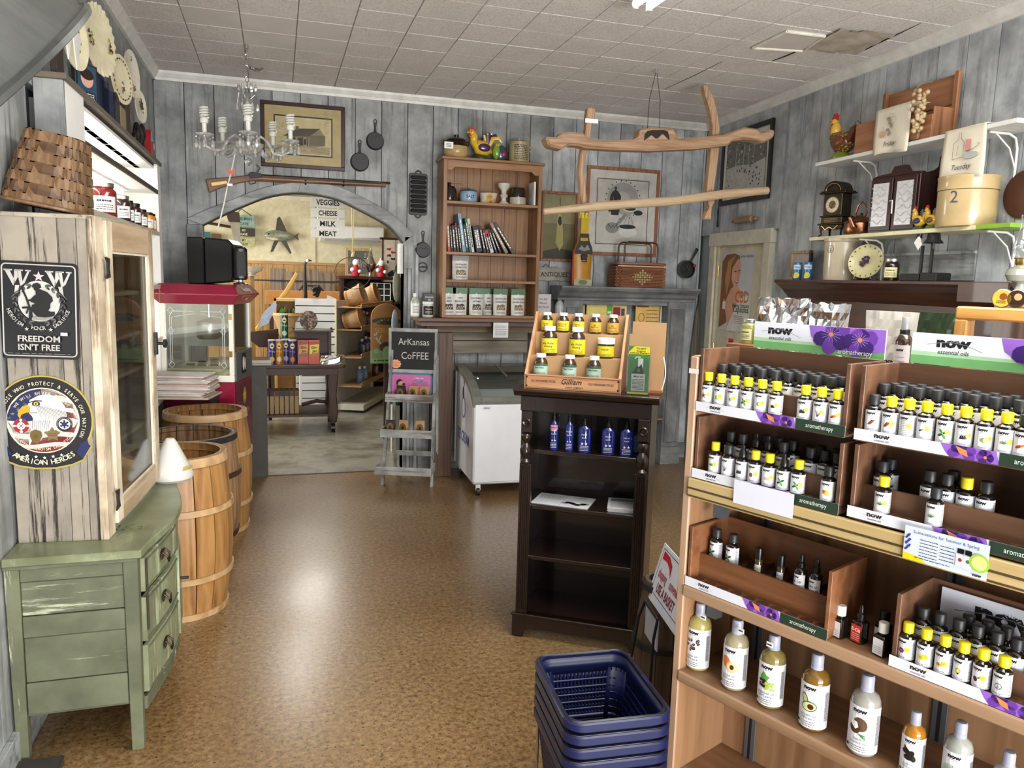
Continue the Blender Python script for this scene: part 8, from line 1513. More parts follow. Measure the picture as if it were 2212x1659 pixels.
t=RT('iron_key','slim dark iron utensil hanging on the wall left of the rolling pin','utensil',1551,470,-.012,rq(1551,470,-.012).z); B().tube([(0,0,.09),(0,-.003,.05),(0,0,0),(0,0,-.08)],[.006,.014,.01,.016],8,flat=.5).build('body',IRON,t)
a=rq(1563,548,.02); c=rq(1630,545,.02); bt=rq(1560,712,.02); t=EF('door_poster','poster of a smiling blonde woman lettered CBD Hemp Extract Capsules on the door','poster',RW,(a.x+c.x)/2,.0185,(a.z+bt.z)/2); w,h=abs(c.x-a.x),a.z-bt.z
BX('poster_sheet',-w/2,w/2,-.001,0,-h/2,h/2,H('c9ccd4',.5,var=.04),t); d=D(.0003); W2,H2=w/2,h/2; HR=H('8a5a3a',.6); HRL=H('b88a5a',.6); FSK=H('d8a48c',.5)
d.poly([(-W2,-H2*.95),(-W2,H2*.8),(-W2*.75,H2*.97),(-W2*.2,H2*.99),(W2*.12,H2*.93),(W2*.22,H2*.6),(W2*.0,H2*.05),(-W2*.3,-H2*.35),(-W2*.5,-H2*.8)],HR)
d.poly([(-W2*.4,-H2*.9),(-W2*.7,-H2*.3),(-W2*.3,H2*.1),(W2*.1,H2*.2),(W2*.35,-.02*H2),(W2*.15,-H2*.3),(-W2*.1,-H2*.6)],FSK); d.poly([(-W2*.05,H2*.80),(-W2*.3,H2*.6),(-W2*.32,H2*.35),(-W2*.15,H2*.12),(W2*.02,H2*.10),(W2*.2,H2*.32),(W2*.26,H2*.55),(W2*.2,H2*.78),(.08*W2,H2*.86)],FSK)
d.poly([(-W2*.1,H2*.95),(-W2*.38,H2*.7),(-W2*.42,H2*.3),(-W2*.6,-H2*.1),(-W2*.75,H2*.3),(-W2*.6,H2*.8)],HRL); d.ell(-W2*.08,H2*.53,W2*.07,H2*.016,H('3a2a24',.5),10); d.ell(W2*.16,H2*.55,W2*.055,H2*.015,H('3a2a24',.5),10,up=False); d.poly([(-W2*.04,H2*.27),(W2*.16,H2*.32),(W2*.12,H2*.24),(W2*.02,H2*.22)],H('b04a40',.5)); d.poly([(-W2*.02,H2*.27),(W2*.14,H2*.305),(W2*.08,H2*.25)],WH); d.line([(W2*.08,H2*.5),(W2*.12,H2*.38),(W2*.06,H2*.37)],.003,H('b07a64',.5))
d.line([(-W2*.1,H2*.6),(-W2*.18,H2*.575)],.003,HR); d.rect(-W2*.8,-H2*.45,-W2*.62,-H2*.25,WH); d.rect(-W2*.76,-H2*.25,-W2*.66,-H2*.18,H('a8a8a8',.5)); d.poly([(-W2*.5,-H2),(-W2*.0,-H2*.45),(W2*.3,-H2*.12),(W2,-H2*.05),(W2,-H2)],H('dcdad4',.5)); d.text('CBD',W2*.45,-H2*.25,w*.27,H('c9781c',.5),bold=.03,sx=.8); d.text('Hemp Extract',W2*.42,-H2*.38,w*.095,H('2a4a2a',.5),bold=.03); d.text('Capsules',W2*.42,-H2*.50,w*.14,H('2a4a2a',.5),bold=.03); d.scrib(W2*.05,-H2*.8,W2*.6,-H2*.58,5,.004,TG,3); d.text('Green Garden',W2*.6,H2*.88,w*.07,H('5a6a4a',.5)); d.build('poster_print',t,loc=(0,-.0014,0))
t=EF('small_wood_shelf','small open wooden shelf box behind the left header card','shelf',DS,tp_(1606,740,GD+.45),GD+.45,0); BX('shelf_top',-.03,.20,-.06,.08,1.385,1.40,RKL,t,.002); BX('shelf_side',-.03,-.015,-.06,.08,.0,1.385,RKL,t,.002); BX('shelf_side',.185,.20,-.06,.08,0,1.385,RKL,t); BX('shelf_back',-.015,.185,.065,.08,0,1.385,RKL,t)
for k,dx in enumerate((.02,.085)): jar('%s pale green jar with a silver lid by the door poster'%(('left','right')[k]),tuple(DS.w(tp_(1606,740,GD+.45)+dx,GD+.45,1.4005)),.027,.085,plain('green_jam',(.25,.26,.08),.15,coat=1),SIL,H('c9c898',.5),rz=DS.rz,txt='Pear')
t=RT('pink_note','bright pink note stuck to the door under the poster','note',1579,735,.017,rq(1579,760,.017).z); BX('note',-.04,.04,-.001,0,0,.11,H('d83a62',.6),t); D().scrib(-.03,.06,.03,.09,2,.005,INK,2).build('handwriting',t,loc=(0,-.0015,0))
q=tp_(2068,665,GD+.06); t=EF('pine_frame','golden pine frame stand behind the right header card','frame',DS,q,GD+.05,0); PNX=wood('golden_pine',(.45,.20,.04),(.62,.33,.09),'x',1.2,.45); PNZ=wood('golden_pine_z',(.45,.20,.04),(.62,.33,.09),'z',1.2,.45)
zt=DS.onY(2080,662,GD+.05).z; BX('top_rail',0,.5,0,.05,zt-.03,zt,PNX,t,.004); BX('post',.0,.028,.0,.05,1.2955,zt-.03,PNZ,t,.003); BX('post',.47,.5,.0,.05,1.2955,zt-.03,PNZ,t,.003); BX('back_strip',.028,.47,.04,.05,1.2955,1.32,PNX,t)
for k,px in enumerate((2167,2199)):
 x=tp_(px,640,GD+.07); o=EF('round_tin','%s round-faced tin standing on edge on the pine frame'%(('yellow','brown')[k]),'tin',DS,x,GD+.072,zt+.0005+.021); B().at(0,0,0,90).lathe([(0,-.009),(.0195,-.009),(.021,-.007),(.021,.007),(.0195,.009),(0,.009)],26).build('tin_body',SIL,o); D(.0002).ell(0,0,.019,.019,H(('d8b040','3a2418')[k],.4)).ell(.003,.004,.008,.008,H(('8a4a1c','c9a070')[k],.4),12).scrib(-.01,-.012,.01,-.004,2,.0015,INK,1).build('tin_print',o,loc=(0,-.0095,0))
# == the room beyond the arch
def YP(px,py,Y): return pY(px,py,Y)
def AT(name,label,cat,px,py,Y,z=None,rz=0,group=None): p=pY(px,py,Y); return E(name,label,cat,(p.x,Y,p.z if z is None else z),R(rz),group)
ys=6.75; sx=[pY(671,440,ys).x,pY(745,440,ys).x]; SB=H('fbf8ec',.5,var=.01)
prev=None
for k,(tx,y0,y1) in enumerate((('VEGGIES',425,446),('CHEESE',449,468),('MILK',471,491),('MEAT',493,512))):
 a=pY(671,y0,ys); c=pY(745,y1+4,ys); zc=(pY(708,y0+2,ys).z+pY(708,y1+2,ys).z)/2; hh=(pY(708,y0+2,ys).z-pY(708,y1+2,ys).z)
 t=E('hanging_sign','white hanging board stencilled %s under the arch'%tx,'sign',((sx[0]+sx[1])/2,ys,zc)); w=sx[1]-sx[0]; BX('board',-w/2,w/2,-.004,.004,-hh/2,hh/2,SB,t,.001)
 d=D(); d.text(tx,0,-hh*.28,hh*.78,INK,bold=.06,sx=.80 if len(tx)>4 else 1.0); d.build('lettering',t,loc=(0,-.0046,0))
 for s in (-1,1): B().tube([(s*w*.3,0,hh/2),(s*w*.3,0,hh/2+.022)],.0025,6).build('chain_link',STEEL,t)
 if k==0:
  for s in (-1,1): B().tube([(s*w*.3,0,hh/2),(s*w*.3,0,2.72-zc)],.0015,5).build('hanging_wire',STEEL,t)
a=pY(690,486,11.9); c=pY(828,528,11.9); t=E('air_conditioner','white wall mounted air conditioner on the far wall','air conditioner',((a.x+c.x)/2,12.0,(a.z+c.z)/2)); w,h=c.x-a.x,a.z-c.z
B().prism([(-.0,-h/2),(-.14,-h/2+.04),(-.19,-h*.2),(-.20,h/2-.02),(-.18,h/2),(0,h/2)],-w/2,w/2,'x').build('casing',WH,t,.01); BX('vent_slot',-w*.42,w*.42,-.16,-.135,-h/2+.02,-h/2+.05,H('9a9a94',.5),t)
t=AT('mounted_bass','mounted largemouth bass on the cream far wall','mounted fish',605,510,12.0); FSH=plain('fish_side',(.22,.23,.16),.3,var=.35,ns=30); s=1
pr=[(-.22,0,.02),(-.19,.0,.05),(-.12,.0,.075),(-.02,.0,.085),(.08,.0,.07),(.15,-.01,.045),(.20,.0,.025)]
B().tube([(x,y-.06,z*0) for x,y,z in pr],[r for _,_,r in pr],12,flat=.6).build('fish_body',FSH,t); B().tube([(-.2,-.075,-.03),(-.1,-.08,-.045),(.1,-.075,-.035)],[.01,.03,.012],8).build('pale_belly',H('c8c2a0',.4),t)
B().prism([(.19,0),(.27,.06),(.25,.0),(.27,-.06)],-.065,-.055,'y').build('tail_fin',H('3a3424',.5),t); B().prism([(-.06,.07),(-.04,.25),(.0,.28),(.03,.22),(.10,.06)],-.065,-.055,'y').build('dorsal_fin',H('3a3020',.5),t); B().prism([(-.08,-.06),(-.14,-.24),(-.10,-.23),(-.02,-.07)],-.075,-.065,'y').build('pectoral_fin',H('2a2a1c',.5),t); B().prism([(.0,-.06),(.14,-.26),(.16,-.24),(.08,-.05)],-.075,-.065,'y').build('anal_fin',H('3a3a2c',.5),t); B().sph(-.16,-.115,.02,.012).build('eye',BLK,t); B().at(0,0,0,90).cyl(.02,0,.05,8).build('wall_peg',H('3a3024',.5),t)
for (tx,y0,y1,c_,ic,lb) in (((('THE MAN','CAVE')),463,489,'7f9a90','3a4a48','pale green hanging sign lettered THE MAN CAVE'),(('MY','CAVE'),490,510,'2a2a26','d8d4a8','black hanging sign lettered MY CAVE'),(('MY','RULES'),511,531,'a8aa7a','3a3a2a','mottled green hanging sign lettered MY RULES')):
 a=pY(503,y0,11.9); c=pY(551,y1,11.9); w,h=abs(c.x-a.x),a.z-c.z; t=E('cave_sign',lb,'sign',((a.x+c.x)/2,11.9,(a.z+c.z)/2-.01)); BX('board',-w/2,w/2,-.01,.01,-h/2,h/2,H(c_,.6,var=.3),t,.003); d=D(.0006); d.text(tx[0],0,h*.08,h*.38,H(ic,.6),bold=.04,sx=.85); d.text(tx[1],0,-h*.38,h*.38,H(ic,.6),bold=.04,sx=.85); d.build('lettering',t,loc=(0,-.011,0))
 if 'THE' in tx[0]: B().tube([(-w*.4,0,h/2),(-w*.1,0,h*1.1),(w*.35,0,h/2)],.006,6).build('hanging_wire',IRON,t)
t=AT('hand_saw','old hand saw hanging by its handle left of the cave signs','saw',505,490,10.5); B().prism([(-.05,.06),(.07,.06),(.10,-.50),(.075,-.52)],-.002,.002,'y').build('blade',H('8a8478',.4,metal=.5),t); B().prism([(-.06,.06),(-.09,.16),(-.04,.2),(.07,.18),(.08,.06)],-.012,.012,'y').build('handle',H('2a1610',.5),t,.004); B().tube([(0,0,.17),(0,0,2.72-t.location.z)],.003,5).build('hanging_string',IRON,t)
t=AT('wall_pole','dark pole with two small prints on the left of the far wall','pole',470,490,11.95); B().tube([(-.35,-.03,.08),(.35,-.03,-.02)],.02,8).build('pole',H('2a1a12',.5),t); BX('teal_print',-.35,-.1,-.03,-.01,-.25,-.08,H('2a5a58',.5),t); BX('brown_print',-.08,.05,-.03,-.01,-.25,-.1,H('5a3a28',.5),t)
TBW=wood('dark_table',(.035,.014,.007),(.075,.033,.018),'x',.7,.5); TBZ=wood('dark_table_z',(.035,.014,.007),(.075,.033,.018),'z',.7,.5)
tx1=pY(742,790,7.8).x; tz=pY(745,787,7.8).z; t=E('dark_table','heavy dark wooden table on casters in the room beyond the arch','table',(tx1,7.8,0)); TL=1.35
B().prism(rrect(TL,.80,.03,cx=-TL/2+.02,cy=.36),tz-.035,tz,'z').build('tabletop',TBW,t,.006); BX('table_apron',-TL+.06,-.05,.02,.05,tz-.11,tz-.035,TBW,t,.003); BX('table_apron',-.08,-.05,.05,.7,tz-.11,tz-.035,TBW,t,.003)
for (x,y) in ((-.10,.08),(-.10,.64),(-TL+.12,.08),(-TL+.12,.64)):
 l=loft(B(),[R4(x-.035,x+.035,y-.035,y+.035,.10),R4(x-.05,x+.05,y-.05,y+.05,.2),R4(x-.035,x+.035,y-.04,y+.04,.38),R4(x-.055,x+.055,y-.055,y+.055,tz-.06)]).build('leg',TBZ,t,.01); B().at(x,y,.045,0,90).cyl(.045,-.02,.02,16).build('caster',BLK,l)
BX('stretcher_shelf',-TL+.12,-.10,.06,.66,.165,.19,TBW,t,.003); B().tube([(-.1,.36,.26),(-.25,.36,.28),(-.4,.36,.24)],.02,8).build('scroll_bracket',TBZ,t)
for k in range(9):
 c_=('5a2a24','6a2c22','4a1c1a','3a2a24','5a3428','2a3a38','33403c','5a4630','6a5030')[k]; o=E('book','old cloth-bound volume in the row under the dark table','book',(tx1-.86+k*.048,7.93,.1905),0,'old volumes under the dark table')
 BX('cover',0,.044,0,.16,0,.24,H(c_,.6),o,.002); BX('page_block',.004,.04,-.001,.0,.0,.18,H('9a8462',.7),o)
def TT(name,label,cat,px,py,Y,rz=0): return AT(name,label,cat,px,py,Y,tz+.0006,rz)
PRG=[('2a2a78','purple-blue snack tube, leftmost on the dark table','d8a020'),('b8741c','orange-gold snack tube second from the left on the dark table','d8c8a0'),('3a3470','deep violet snack tube third on the dark table','a0a0c0'),('2c2c6c','dark blue snack tube fourth on the dark table','c8681c')]
def can(label,px,Y,c,c2,z=None,h=.235,txt='Pringles'):
 t=TT('snack_tube',label,'snack can',px,770,Y);
 if z: t.location.z=z
 B().cyl(.038,0,h,20).build('tube_body',H(c,.3),t); B().lathe([(.038,h-.004),(.0395,h),(.0395,h+.008),(0,h+.008)],20).build('lid',H('c8c8c4',.3),t)
 d=D(.0003); d.ell(0,h*.78,.022,.028,H('e0d0a8',.4),14); d.ell(0,h*.77,.014,.006,INK,10); d.text(txt,0,h*.45,h*.17,H(c2,.4),bold=.04,rot=-PI/2,al='C') if False else d.text(txt[:5],0,h*.52,.026,H(c2,.4),bold=.05); d.ell(0,h*.22,.024,.026,H(c2,.4),12); d.build('can_print',t,.0385)
for k,(px,Y) in enumerate(((588,7.85),(603,7.85),(618,7.92),(632,7.83))): can(PRG[k][1],px,Y,PRG[k][0],PRG[k][2])
can('tall dark green snack tube raised behind the others on the dark table',615,8.05,'1c4a2a','a8c8a8',z=tz+.001,h=.235*1.0)
bpy.data.objects[[o.name for o in bpy.data.objects if o.get('label','').startswith('tall dark green snack')][0]].location.z=tz+.2425
t=TT('riser_box','dark box riser under the tall green tube','box',616,770,8.05); BX('box_body',-.05,.05,-.05,.05,0,.241,H('1c1410',.5),t,.002)
t=TT('wire_rack','dark wooden two-post display stand holding snack boxes on the table','stand',672,770,8.0); BX('post',-.16,-.14,-.02,.02,0,.31,TBZ,t); BX('post',.17,.20,-.02,.06,0,.31,TBZ,t); BX('shelf',-.19,.22,-.06,.10,.31,.33,TBW,t,.002); BX('back_panel',-.14,.17,.05,.06,0,.31,TBW,t);
for s in (-.17,.2): B().sph(s,.0,.345,.014).build('finial',TBZ,t)
for k,(px,c_,lb) in enumerate(((655,'8a3a1c','dark red snack box, left of the two boxes on the stand'),(678,'b8541c','orange and yellow snack box lettered Slim Jim on the table'))):
 t=TT('snack_box',lb,'box',px,770,7.86); BX('carton',-.055,.055,-.03,.03,0,.235,H(c_,.4,var=.2),t,.002); d=D(.0004); d.poly([(-.045,.10),(.04,.115),(.05,.20),(-.035,.19)],YEL if k else H('d08a3a',.4)); d.text('Slim',-.0,.155,.036,INK,bold=.05,shear=.2,rot=.1); d.text('Jim',.005,.118,.036,INK,bold=.05,shear=.2,rot=.1); d.rect(-.05,.02,.05,.07,H('c8381c',.4)); d.rect(-.05,.205,.05,.225,RED); d.build('box_print',t,loc=(0,-.0306,0))
t=TT('foil_tray','crumpled foil-wrapped loaf tray at the right end of the dark table','tray',717,772,7.88); r_=random.Random(8); b=B(); n,m=22,6; vs=[];fs=[]
for j in range(m+1):
 for i in range(n): a=2*PI*i/n; v=j/m; rr=(1-.12*v if v<.8 else 1-.7*(v-.8)/.2*.8); vs.append((.135*abs(math.cos(a))**.6*(1 if math.cos(a)>0 else -1)*rr+r_.uniform(-.005,.005),.075*abs(math.sin(a))**.6*(1 if math.sin(a)>0 else -1)*rr+r_.uniform(-.005,.005),.085*min(1,v*1.2)+r_.uniform(-.004,.004)*(v>0)))
for j in range(m):
 for i in range(n): fs.append((j*n+i,j*n+(i+1)%n,(j+1)*n+(i+1)%n,(j+1)*n+i))
fs.append(tuple(range(m*n,(m+1)*n))); fs.append(tuple(range(n))[::-1]); b.add(vs,fs).build('foil_wrap',FOIL,t,smooth=False)
t=AT('oval_plaque','oval dark camouflage patterned plaque propped on the display stand','plaque',667,700,8.0,tz+.3312); m_,nt,b_=newmat('camo'); mp=coords(nt,(14,14,14)); n=noise(nt,mp,1.5,2); r=ramp(nt,n.outputs[0],[(.4,hx('2a1812')),(.5,hx('6a4a38')),(.56,hx('b09a80')),(.62,hx('3a2418'))]); nt.links.new(r.outputs[0],b_.inputs[0])
B().at(0,0,.095,90).lathe([(0,-.006),(.085,-.006),(.088,0),(.085,.006),(0,.006)],28,sy=1.12).build('disc',m_,t)
a=pY(637,640,9.0); bx=pY(727,640,9.0); zt=pY(680,645,9.0).z; SW_=Fr(a.x,9.0,0); t=E('slatwall_unit','white slatwall display unit with wicker shelves on its right side','display unit',(a.x,9.0,0)); w=bx.x-a.x; SLW=H('dedfe0',.4,var=.03)
BX('core',0,w-.02,.02,.035,.06,zt,H('2a2826',.6),t); nsl=14; sh=(zt-.08)/nsl
for k in range(nsl): BX('slat',.004,w-.02,.0,.02,.08+k*sh+.012,.08+(k+1)*sh,SLW,t,.001)
BX('end_trim',w-.02,w,-.004,.04,.04,zt+.0,H('e8dcb0',.4),t,.002); BX('end_trim',0,.004,-.004,.04,.04,zt,H('e8dcb0',.4),t)
xe=pY(803,655,10.4).x-a.x; BX('side_wall',w-.02,w-.005,.04,1.45,.06,zt,H('a8a59c',.5),t)
p0_=Vector((w,.02)); p1_=Vector((xe,1.4)); L=(p1_-p0_).length; an=math.atan2(p1_.y-p0_.y,p1_.x-p0_.x)
g=B().at(w,.02,0,rz=math.degrees(an)); g.box(0,L,0.0,.015,.06,zt-.02); g.build('rear_panel',H('b4b2aa',.5),t); BX('far_post',xe-.02,xe+.02,1.36,1.40,.05,zt,H('e8dcb0',.4),t,.002)
B().at(w,.02,0,rz=math.degrees(an)).box(0,L,-.32,0,.03,.10).build('base_deck',H('c9c6b8',.5),t,.003)
WKT=wood('wicker_tan',(.35,.19,.09),(.55,.35,.18),'x',2.5,.5)
for zp in (665,716,775,850):
 zz={665:zt-.10,716:zt-.36,775:zt-.68,850:zt-1.02}[zp]
 s=B().at(w,.02,0,rz=math.degrees(an)).box(.02,L-.02,-.28,-.0,zz,zz+.01).build('wicker_shelf',WKT,t)
 for k in range(4):
  pts=[(w+math.cos(an)*u+.285*math.sin(an),.02+math.sin(an)*u-.285*math.cos(an),zz+.008+k*.014+.003*math.sin(u*60+k*3)) for u in [.02+(L-.04)*q/40 for q in range(41)]]; B().tube(pts,.007,5).build('woven_edge',WKT,s)
def onw(name,label,cat,u,v,z,rz=0): return E(name,label,cat,(a.x+w+math.cos(an)*u+v*math.sin(an),9.02+math.sin(an)*u-v*math.cos(an),z),an+R(rz))
zs_=[zt-.09,zt-.35,zt-.67,zt-1.01]
def bushel(label,u,v,z,tilt,s=.13):
 t=onw('bushel_basket',label,'basket',u,v,z+s*.9,0); t.rotation_euler=(R(tilt),0,an);
 b=B(); b.lathe([(s*.72,-s*.75),(s*.95,s*.75)],20,rib=.02); o=b.build('splint_wall',WKT,t); md=o.modifiers.new('s','SOLIDIFY'); md.thickness=.004
 for z_,r_2 in ((s*.7,s*.96),(-s*.7,s*.74)): B().lathe([(r_2,z_-.012),(r_2+.006,z_-.012),(r_2+.006,z_+.012),(r_2,z_+.012)],24).build('hoop',H('b07c48',.5),t)
 B().cyl(s*.72,-s*.75,-s*.73,20).build('basket_base',WKT,t)
bushel('small bushel basket tipped forward on the top wicker shelf, left one',.25,.15,zs_[0],70); bushel('small bushel basket tipped forward on the top wicker shelf, right one',.85,.15,zs_[0],70)
bushel('shallow basket leaning on the second wicker shelf, left',.16,.15,zs_[1],75); bushel('shallow basket leaning on the second wicker shelf, right',1.0,.15,zs_[1],75,.14); bushel('basket leaning on the third wicker shelf behind the bottles',1.25,.14,zs_[2],75,.14)
for k,(u,z,c_,h_,lb) in enumerate(((.50,zs_[1],'a83a5a',.20,'pink labelled soap bottle on the second wicker shelf, left of two'),(.66,zs_[1],'a03050',.18,'pink labelled soap bottle on the second wicker shelf, right of two'),(.45,zs_[2],'3a4a70',.18,'blue labelled soap bottle at the left of the third wicker shelf'),(.62,zs_[2],'4a3a78',.2,'violet labelled soap bottle second on the third wicker shelf'),(.78,zs_[2],'4a4a80',.18,'blue-violet soap bottle third on the third wicker shelf'),(.95,zs_[2],'6a58a0',.22,'lavender labelled soap bottle, tallest on the third wicker shelf'),(.35,zs_[3],'6a90c0',.2,'pale blue soap bottle, left of the bottom wicker shelf'),(.55,zs_[3],'7aa0c8',.18,'pale blue soap bottle, second on the bottom wicker shelf'),(1.05,zs_[3],'7a2a34',.2,'dark red soap bottle at the right of the bottom wicker shelf'))):
 t=onw('soap_bottle',lb,'bottle',u,.17,z+.002); B().lathe([(0,0),(.035,0),(.038,.01),(.038,h_*.7),(.02,h_*.82),(.015,h_*.85),(0,h_*.85)],16).build('bottle_body',H(c_,.3),t); B().cyl(.017,h_*.84,h_,12).build('cap',WH,t); D(.0004).rect(-.04,.02,.04,h_*.6,H('b8b4c4',.4)).scrib(-.03,.03,.03,h_*.55,6,.005,H(c_,.4),k).build('printed_label',t,.0385)
t=onw('blackberry_bowl','dark bunch of artificial berries on the slatwall unit top','ornament',0,0,zt); t.location=(a.x+w*.52,9.02,zt+.001); q=random.Random(6)
for k in range(26): B().sph(q.uniform(-.11,.11),q.uniform(-.02,.02)+.0,.03+q.uniform(0,.09),.024,n=8,k=5).build('berry',H('17140f',.3),t)
p=pY(680,850,8.85); t=E('window_sash','white empty window sash standing on the floor behind the table','frame',(p.x,8.8,0));
for (x0,x1,z0_,z1_) in ((-.17,-.14,0,.62),(.17,.20,0,.62),(-.14,.17,0,.03),(-.14,.17,.42,.44),(-.14,.17,.59,.62)): BX('sash_bar',x0,x1,0,.02,z0_,z1_,WH,t,.002)
t=AT('goose_walking_stick','long wooden paddle with a carved goose head rising behind the slatwall unit','carving',618,640,9.6); B().tube([(-.35,0,-.42),(.0,0,.05),(.13,0,.28)],[.03,.028,.022],8,flat=.5).build('shaft',H('c9a050',.5),t)
B().tube([(.22,.0,-.05),(.22,0,.22),(.22,0,.38),(.245,0,.44),(.30,0,.43)],[.03,.018,.013,.022,.008],10).build('goose_neck',H('17150f',.4),t); B().sph(.245,-.026,.43,.018,.01,.02).build('white_cheek',WH,t)
t=AT('berry_basket_shelf','pale wooden box shelf holding a splint basket of greens behind the dark table','shelf',612,730,9.1,0); zz=pY(612,645,9.1).z
for (x0,x1,z0_,z1_) in ((-.10,-.07,0,zz),(-.10,.32,zz-.03,zz),(-.10,.32,zz-.46,zz-.43),(-.10,.32,.0,.04)): BX('shelf_board',x0,x1,0,.24,z0_,z1_,H('c9a868',.5),t,.002)
BX('shelf_back',-.07,.32,.22,.24,.04,zz-.03,H('a87a44',.5),t)
t=AT('splint_basket','tan splint basket of greenery in the pale box shelf','basket',625,690,9.15,zz-.43+.001); B().lathe([(0,0),(.12,0),(.19,.26),(.185,.265),(.115,.01),(0,.01)],24,rib=.02).build('splint_wall',WKT,t); B().lathe([(.185,.24),(.2,.24),(.2,.27),(.185,.27)],24).build('rim_hoop',H('c9a068',.5),t)
for k in range(12): q_=k*.52; B().prism([(-.03,0),(0,.05),(.03,0),(0,-.02)],-.002,.002,'y').build('leaf',H('5a8a3a',.6),t,loc=(.09*math.cos(q_),.09*math.sin(q_),.27+.01*(k%3)),rz=q_)
t=AT('patterned_cloth','white and blue cloth hanging over a brown plank shelf beside the popcorn machine','cloth',580,690,8.6); B().prism([(-.12,-.1),(.0,-.04),(.09,.16),(.05,.18),(-.06,.06)],-.01,.01,'y').build('cloth',H('aab4c8',.8,var=.2),t)
B().prism([(-.22,-.14),(-.05,-.12),(.1,-.10),(.1,-.3),(-.1,-.3),(-.2,-.22)],.01,.04,'y').build('plank',H('3a1c14',.5),t,.003)
B().tube([(0,.03,-.3),(0,.03,-p.z if False else -pY(580,690,8.6).z)],.02,8).build('post',H('2a1812',.5),t)
t=AT('plank_rack','weathered plank coat rack with a glass bowl leaning on the pine wainscot','rack',655,615,11.6,0); zc=pY(655,615,11.6).z
for k in range(4): BX('plank',-.46+k*.23,-.24+k*.23,.02,.05,zc-.35,zc+.22-.04*(k%2),wood('old_plank',(.13,.09,.065),(.28,.21,.16),'z',.5,.7),t,.003)
BX('rack_rail',-.7,.72,.0,.02,zc+.04,zc+.06,IRON,t); BX('support',-.02,.02,.05,.08,0,zc,TBZ,t)
t=AT('glass_bowl','footed cut glass bowl on the left of the back room','bowl',545,592,9.3); B().lathe([(0,-.02),(.06,-.02),(.03,.0),(.10,.04),(.125,.09),(.12,.09),(.09,.045),(0,.01)],20,rib=.03).build('bowl_glass',plain('cut_glass',(.55,.53,.45),.1,coat=.7),t)
BX('glass_stand',-.02,.02,-.02,.02,-pY(545,592,9.3).z,-.02,H('8a6a3a',.5),t)
t=AT('long_crate','long wooden trug with an iron handle behind the slatwall unit','crate',665,630,10.7,0); zc=pY(665,640,10.7).z; BX('trug_side',-.55,.42,0,.02,zc-.12,zc+.07,H('a8733c',.5),t,.004); BX('trug_side',-.55,.42,.3,.32,zc-.12,zc+.07,H('a8733c',.5),t,.004); BX('trug_end',-.55,-.53,.02,.3,zc-.12,zc+.07,H('a8733c',.5),t); BX('trug_end',.40,.42,.02,.3,zc-.12,zc+.07,H('a8733c',.5),t); B().tube([(-.12,.15,zc+.05),(-.06,.15,zc+.14),(.16,.15,zc+.14),(.22,.15,zc+.05)],.012,6).build('handle',IRON,t); BX('trug_stand',-.5,.38,.02,.3,0,zc-.12,H('3a241a',.5),t)
MHR=H('3a1216',.4); p=pY(815,600,11.0); t=E('red_hutch','dark red hutch with shelves at the right of the back room','hutch',(p.x,11.0,0)); zc=pY(815,598,11.0).z; BX('top',-.55,.55,-.05,.4,zc-.04,zc,MHR,t,.004); BX('side',-.5,-.46,0,.38,0,zc-.04,MHR,t); BX('side',.46,.5,0,.38,0,zc-.04,MHR,t); BX('back',-.46,.46,.36,.38,0,zc-.04,H('1c0c0e',.5),t)
for z_ in (zc-.38,zc-.75,zc-1.1,.08): BX('shelf',-.46,.46,.0,.36,z_,z_+.025,MHR,t)
for k,(dx,dz,lb) in enumerate(((-.3,-.355,'round dark plate standing on the red hutch, left'),(.33,-.355,'round dark plate standing on the red hutch, right'),(.2,-.725,'round dark plate on the lower hutch shelf'))):
 o=E('plate',lb,'plate',(p.x+dx,11.12,zc+dz+.0005)); B().at(0,.05,.15,80).lathe([(0,0),(.13,.0),(.15,.02),(.15,.026),(.12,.01),(0,.01)],24).build('dish',H('4a4644',.4,var=.5),o)
t=E('glass_lantern','arched white-barred lantern box on the red hutch shelf','lantern',(p.x+.05,11.08,zc-.3545));
for x in (-.14,-.05,.05,.14): BX('bar',x-.006,x+.006,-.06,-.05,0,.26,WH,t)
for z_ in (.0,.09,.18,.26): BX('bar',-.14,.14,-.06,-.05,z_,z_+.01,WH,t)
BX('lantern_body',-.14,.14,-.05,.08,0,.25,H('2a2c2a',.3),t)
t=E('silver_coffee_pot','silver coffee pot with a tall finial on top of the red hutch','coffee pot',(pY(800,590,11.1).x,11.1,zc+.0005)); B().lathe([(0,0),(.05,0),(.03,.03),(.025,.06),(.07,.12),(.085,.18),(.05,.25),(.03,.29),(.035,.31),(.015,.35),(0,.40)],20).build('pot_body',CHROME,t); B().tube([(.07,0,.13),(.13,0,.2),(.15,0,.27)],[.018,.012,.008],8).build('spout',CHROME,t); B().tube([(-.05,0,.26),(-.13,0,.24),(-.12,0,.14),(-.07,0,.12)],.009,6).build('handle',CHROME,t)
for k,(px,lb) in enumerate(((768,'red and white santa ornament on the left of the hutch top'),(823,'red and white snowman ornament beside the silver pot'))):
 t=AT('christmas_ornament',lb,'ornament',px,597,10.95,zc+.0005); B().lathe([(0,0),(.05,0),(.065,.05),(.05,.12),(.03,.17),(0,.18)],14).build('red_body',H('b01c2a',.5),t); B().sph(0,-.02,.19,.045).build('white_head',WH,t); B().sph(-.05,-.05,.09,.03).sph(.05,-.05,.07,.025).build('white_trim',WH,t)
t=AT('gilt_mirror','gilt framed mirror leaning on the hutch top','mirror',775,575,11.3,zc+.0005);
for (x0,x1,z0_,z1_) in ((-.19,-.15,0,.40),(.15,.19,0,.40),(-.15,.15,.36,.40),(-.15,.15,0,.03)): BX('frame_rail',x0,x1,-.01,.01,z0_,z1_,GLT,t,.004)
